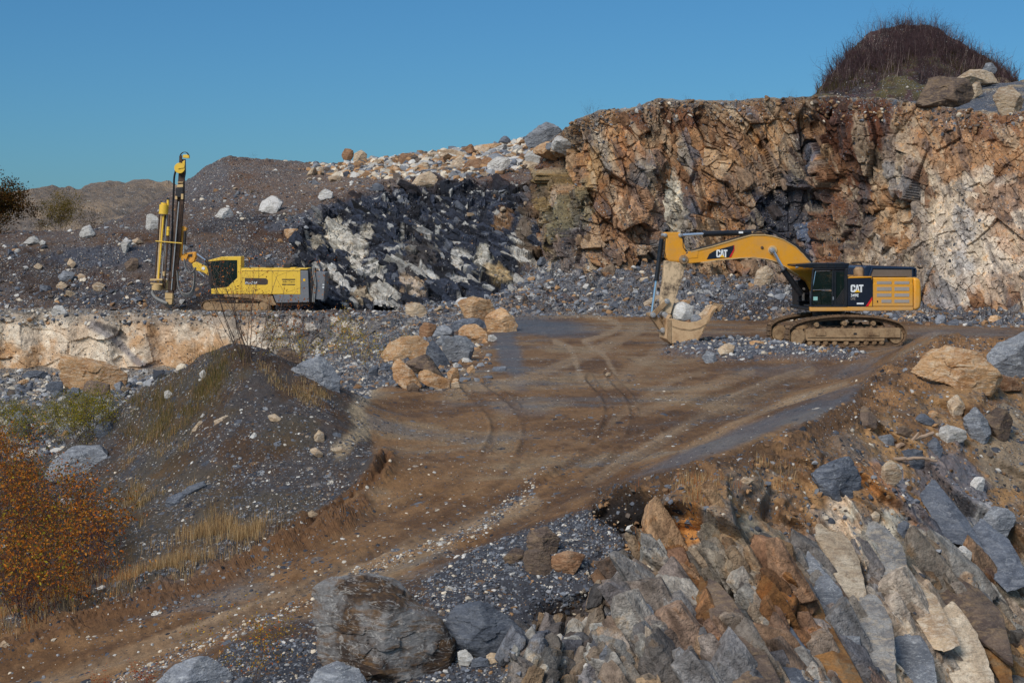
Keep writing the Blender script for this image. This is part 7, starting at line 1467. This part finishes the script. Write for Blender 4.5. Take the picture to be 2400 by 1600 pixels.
# tall sparse shrub in front of the rig, growing on top of the mound
tall = make_shrub(341, 3.1, 12, .46, 2, 380, .040, .10, BR, M_BARK, 1.0, (1, 2), .0085, .10, .13); place(tall, 590, 836, 1.0, .4, 'tall sparse shrub with brown leaves on the mound top in front of the drill rig')
t2 = make_shrub(342, 2.0, 6, .75, 2, 160, .045, .08, BR, M_TWIG, .4, (1, 2), .008, .08, .13); place(t2, 560, 842, 1.0, 1.4, 'spreading thin shrub with few leaves left of the tall sparse shrub')
t3 = make_shrub(343, 2.2, 5, .5, 2, 260, .045, .08, [(190, 120, 60), (160, 96, 50)], M_TWIG, .5, (1, 2), .008, .1, .15); place(t3, 690, 862, 1.0, 2.0, 'slim shrub with russet leaves right of the tall sparse shrub')
sb = make_shrub(344, 1.5, 6, .45, 2, 520, .038, .07, [(206, 176, 76), (170, 150, 60), (196, 140, 60), (150, 130, 56)], M_BARK, .3, (1, 2), .01)
place(sb, 715, 858, 1.05, .3, 'pale yellow shrub before the bench face near the white-veined boulder')
for x_, y_, s_, l_ in ((790, 850, 1.1, 'yellow-green shrub between the white-veined boulder and the broad ochre slab'), (835, 838, 1.25, 'taller yellow-green shrub left of the broad ochre slab'), (868, 865, .9, 'small russet shrub at the left foot of the broad ochre slab'), (662, 850, .75, 'small yellow shrub low on the mound top'), (945, 838, .7, 'tiny leafless shrub growing on the broad ochre slab')):
    place(copy_tree(sb), x_, y_, s_, rp.uniform(0, 6), l_)
yb = make_shrub(345, 1.05, 8, .5, 2, 900, .026, .055, [(214, 170, 50), (184, 140, 40), (150, 122, 44), (200, 110, 40), (120, 100, 44)], M_BARK, .15, (1, 3), .012); place(yb, 585, 1590, 1.0, 0, 'small bush with yellow leaves at the bottom edge beside the veined boulder')
rb = make_shrub(346, .5, 7, .6, 1, 260, .02, .05, [(170, 70, 34), (150, 60, 34), (190, 100, 50)], M_TWIG, .05, (1, 2), .012); place(rb, 340, 1598, 1.0, 0, 'low red-leaved shrub at the bottom edge left of the veined boulder'); place(copy_tree(rb), 250, 1605, .8, 1, 'low red-leaved shrub farther left along the bottom edge')
# trees beyond the left slope
tr = make_shrub(351, 4.9, 6, .36, 3, 11000, .13, .36, [(112, 72, 36), (92, 62, 34), (74, 66, 34), (128, 92, 40), (58, 46, 34)], M_BARK, .6, (2, 3), .010, .08, .2, 'trunk', 'crown', 'tree', 'tree'); place(tr, 0, 0, .74, 0, 'dark russet and green tree cut by the left edge of the picture', P_=W(-8, 556, 138))
tr2 = copy_tree(tr); place(tr2, 0, 0, .55, 2, 'dark shrubby tree just beyond the left edge, lower than its neighbour', P_=W(-70, 556, 142))
ob = make_shrub(352, 3.7, 14, .42, 2, 6500, .085, .24, [(128, 112, 48), (112, 98, 46), (146, 120, 52), (104, 84, 44)], M_TWIG, 1.2, (2, 3), .008, .1, .16, 'trunk', 'crown', 'tree', 'tree'); place(ob, 0, 0, .64, 0, 'feathery olive-coloured small tree in front of the distant hill', P_=W(140, 554, 140))
db = make_shrub(353, 1.8, 10, .6, 2, 420, .06, .14, [(74, 72, 40), (90, 66, 44)], M_TWIG, .3, (1, 3), .01); place(db, 0, 0, 1.0, 0, 'low dark bush right of the feathery olive tree', P_=W(205, 552, 136)); place(copy_tree(db), 0, 0, .8, 1, 'low dark bush left of the feathery olive tree', P_=W(85, 556, 136))
# knoll: bare shrubs on its outline and brush all over it
bs_ = [make_shrub(360+k, 2.3, 7, .45, 2, 0, 0, 0, None, M_TWIG, 0, (2, 3), .007, .12, .16) for k in range(3)]; KP, KX, KY = KN
ktx, kty = [a for a, b, c in kt], [b for a, b, c in kt]
for k in range(54):
    x_ = lerp(1925, 2375, (k+.5)/54)+rp.uniform(-4, 4); Yk = np.interp(x_, ktx, [c for a, b, c in kt]); y_ = np.interp(x_, ktx, kty)+rp.uniform(4, 16); o = bs_[k] if k < 3 else copy_tree(bs_[k % 3])
    place(o, 0, 0, (.22+.62*rp.random()**2)*(1.3 if 2040 < x_ < 2260 else 1.0), rp.uniform(0, 6), 'bare twiggy shrub on the outline of the wooded knoll', 'bare shrubs along the top of the knoll', .3, W(x_, y_, Yk))
kv = ((KX > 1900) & (KX < 2385) & (KY < 235)).astype(float)*sstep(250, 130, KY); kv2 = kv*(KY > 0); b = Bush(399); kp, ki = pick(KP, kv2*(.2+sstep(.35, .7, fbm(KP*.25, 3, 9)+.5)), 1700, rp)
for q in kp:
    L = .5+1.5*b.r.random()**2
    for _ in range(2): d = np.array([b.r.normal()*.4, b.r.normal()*.4-.1, 1.0]); b.branch(q-np.array([0, 0, .1]), d/np.linalg.norm(d), L, .022, 1, .1, .28, (1, 2), 3)
M_PT = mat_paint('pale_stems', srgb(142, 122, 112), .9, .4, srgb(96, 80, 74)); b2 = Bush(398); kp, ki = pick(KP, kv2, 420, rp)
for q in kp:
    d = np.array([b2.r.normal()*.25, -.15, 1.0]); d /= np.linalg.norm(d); L = b2.r.uniform(.6, 1.6); b2.seg(q, q+d*L, .02, .006)
tag(b2.stems('pale_stems', M_PT, None), 'thin pale bare stems standing in the brushwood of the knoll', 'stems', kind='stuff')
tag(b.stems('brushwood', M_TWIG, None), 'dense bare purple-brown brushwood covering the knoll', 'brushwood', kind='stuff')
# small plants along the cliff top and on the slopes
cp_ = make_shrub(371, 1.5, 4, .3, 2, 0, 0, 0, None, M_TWIG, 0, (1, 2), .008)
for k, (x_, y_, s_, l_) in enumerate(((1378, 276, .75, 'thin leafless sapling on the cliff edge, left of a pair'), (1392, 274, .85, 'thin leafless sapling on the cliff edge, right of a pair'), (1610, 238, .45, 'small bare weed on the cliff edge above the white streak'), (1715, 236, .5, 'small bare weed on the middle of the cliff edge'), (1742, 236, .5, 'second small bare weed on the middle of the cliff edge'), (1850, 232, .55, 'bare weed on the cliff edge left of the knoll'), (1866, 232, .4, 'tiny bare weed just left of the knoll'), (595, 372, .5, 'tiny bare plant on the crest above the rig cab'), (672, 380, .35, 'tiny bare plant on the crest right of the rig cab'))):
    place(cp_ if k == 0 else copy_tree(cp_), 0, 0, s_, k, l_, None, .1, W(x_, y_+3, 116.5 if x_ > 1300 else 144))
# grass: blades in one sheet each
def grass(name, Pn, wgt, n, h0, h1, wd_, cols, lean, label, rng):
    p_, i_ = pick(Pn, wgt, n, rng); h = rng.uniform(h0, h1, n); an = rng.uniform(0, 6.28, n); ln = rng.uniform(.1, lean, n); off = np.stack([np.cos(an)*ln*h, np.sin(an)*ln*h, h], 1); si = np.stack([np.cos(an+1.57), np.sin(an+1.57), 0*an], 1)*wd_
    p_ = p_+rng.normal(size=(n, 3))*np.array([.05, .05, 0]); mid = p_+off*np.array([.35, .35, .55]); V = np.stack([p_-si, p_+si, mid+si*.7, mid-si*.7, p_+off], 1).reshape(-1, 3); i = np.arange(n)*5
    C_ = np.array([srgb(q) for q in cols])[rng.integers(len(cols), size=n)]*rng.uniform(.75, 1.2, (n, 1)); return tag(link(bpy.data.objects.new(name, np_mesh(name, V, [np.stack([i, i+1, i+2, i+3], 1), np.stack([i+3, i+2, i+4], 1)], M_LEAF, False, {'Col': np.repeat(C_, 5, 0)}))), label, 'grass', kind='stuff')
gn = fbm(gm*1.2, 3, 500)+.5; tuft = sstep(.45, .8, gn); fr0 = (Yv < 66).astype(float)
def gz(poly, w=14): return sstep(-w, w, sdpoly(G_px, G_py, poly))*fr0
DRY = [(196, 162, 112), (172, 136, 92), (206, 178, 132), (150, 116, 80)]; OL = [(132, 116, 70), (112, 104, 60), (150, 128, 84), (92, 88, 52)]
grass('dry_grass', gm, gz([(330, 1340), (420, 1280), (520, 1225), (640, 1215), (655, 1260), (560, 1300), (450, 1350), (340, 1390)], 45)*(.05+tuft), 3600, .18, .42, .0045, DRY, .35, 'tall dry tan grass along the upper edge of the ramp', rs)
grass('verge_grass', gm, gz([(-20, 1440), (120, 1380), (260, 1330), (340, 1350), (330, 1400), (180, 1440), (60, 1480), (-20, 1500)], 30)*(.1+tuft), 3000, .15, .38, .0045, DRY+OR[2:3], .4, 'dry grass on the verge below the orange shrubs', rs)
grass('mound_grass', gm, gz([(270, 960), (330, 900), (430, 860), (500, 830), (560, 840), (540, 900), (470, 960), (420, 1010), (330, 1040), (270, 1010)], 40)*(.1+tuft), 8000, .12, .36, .005, OL+DRY[1:2], .6, 'olive and straw grass on the left flank of the mound', rs)
grass('shoulder_grass', gm, gz([(600, 850), (700, 880), (760, 920), (780, 960), (720, 950), (640, 900)])*(.1+tuft), 1800, .08, .22, .005, DRY+OL[:1], .6, 'thin dry grass below the white-veined boulder', rs)
grass('slope_grass', gm, gz([(300, 1040), (420, 1000), (520, 1130), (480, 1240), (330, 1260), (280, 1160)])*sstep(.6, .85, gn), 1500, .10, .28, .005, DRY+OL[:1], .5, 'scattered tufts of dry grass on the dark slope of the mound', rs)
grass('bank_grass', gm, (gz([(1480, 1160), (1620, 1120), (1800, 1080), (1900, 1100), (1760, 1180), (1600, 1260), (1500, 1300)])+.8*gz([(1120, 1480), (1200, 1500), (1180, 1570), (1080, 1580)]))*sstep(.55, .85, gn), 1700, .10, .30, .004, DRY+BR[:1], .4, 'wispy brown grass on top of the rock bank', rs)
grass('knoll_grass', KP, kv*sstep(115, 175, KY)*(.1+sstep(.45, .7, fbm(KP*.3, 3, 12)+.5)), 3600, .3, .8, .016, [(86, 80, 46), (70, 64, 40), (100, 88, 56), (70, 54, 42)], .7, 'olive and straw grass on the lower slope of the knoll', rs)
# bleached branches on the bank
def stick_(pts, r0, r1, label, twigs=()):
    w_ = [on_surface(1350+a/2.24, 700+b/2.24) for a, b in pts]; Y0 = np.mean([q[1] for q in w_])-.25; P_ = [W(1350+a/2.24, 700+b/2.24, Y0+.05*i) for i, (a, b) in enumerate(pts)]
    g = MB(); g.tube([tuple(q) for q in spl3(P_)], r0, 7, r1/r0); o = g.build('fallen_branch', M_DRY, None, 0, True); tag(o, label, 'branch')
    for a, b in twigs: MB().tube([tuple(W(1350+x/2.24, 700+y/2.24, Y0)) for x, y in (a, ((a[0]+b[0])/2+4, (a[1]+b[1])/2-3), b)], r1*1.3, 5, .4).build('side_branch', M_DRY, o)
def spl3(P_):
    out = []
    for i in range(len(P_)-1):
        for k in range(5): out.append(P_[i]*(1-k/5)+P_[i+1]*(k/5)+np.random.default_rng(i*9+k).normal(size=3)*.008)
    return out+[P_[-1]]
stick_([(1590, 822), (1640, 790), (1700, 768), (1760, 752), (1820, 722), (1878, 702)], .075, .045, 'upper bleached branch lying across the rocks of the bank', [((1700, 768), (1640, 820)), ((1760, 752), (1800, 700))])
stick_([(1665, 842), (1740, 838), (1820, 836), (1895, 850)], .05, .035, 'lower bleached branch lying nearly level below the upper one')
stick_([(1470, 830), (1500, 850), (1535, 880)], .02, .012, 'thin stick on the earth right of the perched boulder')
print('plants', len(bpy.data.objects))
SKY_STR, SUN_STR, EXPO = .15, 1.85, .6
SKY_T0, SKY_T1 = (.090, .196, .322), (.102, .222, .318)
# ================================================================ light
SUN_EL, SUN_AZ = math.radians(40), math.radians(-146)   # azimuth from +Y clockwise: behind us, to the left
wd = bpy.data.worlds.new('World'); SC.world = wd; wd.use_nodes = True; t = NT(wd)
sky = t.n('ShaderNodeTexSky', sky_type='NISHITA'); sky.sun_disc = False
sky.sun_elevation = SUN_EL; sky.sun_rotation = SUN_AZ; sky.air_density = 1.0; sky.dust_density = .2; sky.ozone_density = 2.5
geo = t.n('ShaderNodeTexCoord').outputs['Generated']
el = t.n('ShaderNodeSeparateXYZ', {0: geo}).outputs[2]
tint = t.ramp(el, [(0, SKY_T0), (.16, SKY_T1), (.45, (.98, .85, .70))])
class _H: pass
hs = _H(); hs.outputs = [t.mix(1.0, sky.outputs[0], tint, 'MULTIPLY')]
bg = t.n('ShaderNodeBackground', {0: hs.outputs[0], 1: SKY_STR}); t.n('ShaderNodeOutputWorld', {0: bg})
sl_ = bpy.data.lights.new('sun', 'SUN'); sl_.energy = SUN_STR; sl_.angle = math.radians(22); sl_.color = (1, .955, .90)
so = bpy.data.objects.new('sun', sl_); COL.objects.link(so)
dv = Vector((math.sin(SUN_AZ)*math.cos(SUN_EL), math.cos(SUN_AZ)*math.cos(SUN_EL), math.sin(SUN_EL)))
so.rotation_euler = dv.to_track_quat('Z', 'Y').to_euler(); so.location = (-20, -20, 40)
SC.view_settings.view_transform = 'Standard'; SC.view_settings.look = 'None'; SC.view_settings.exposure = EXPO; SC.view_settings.gamma = 1
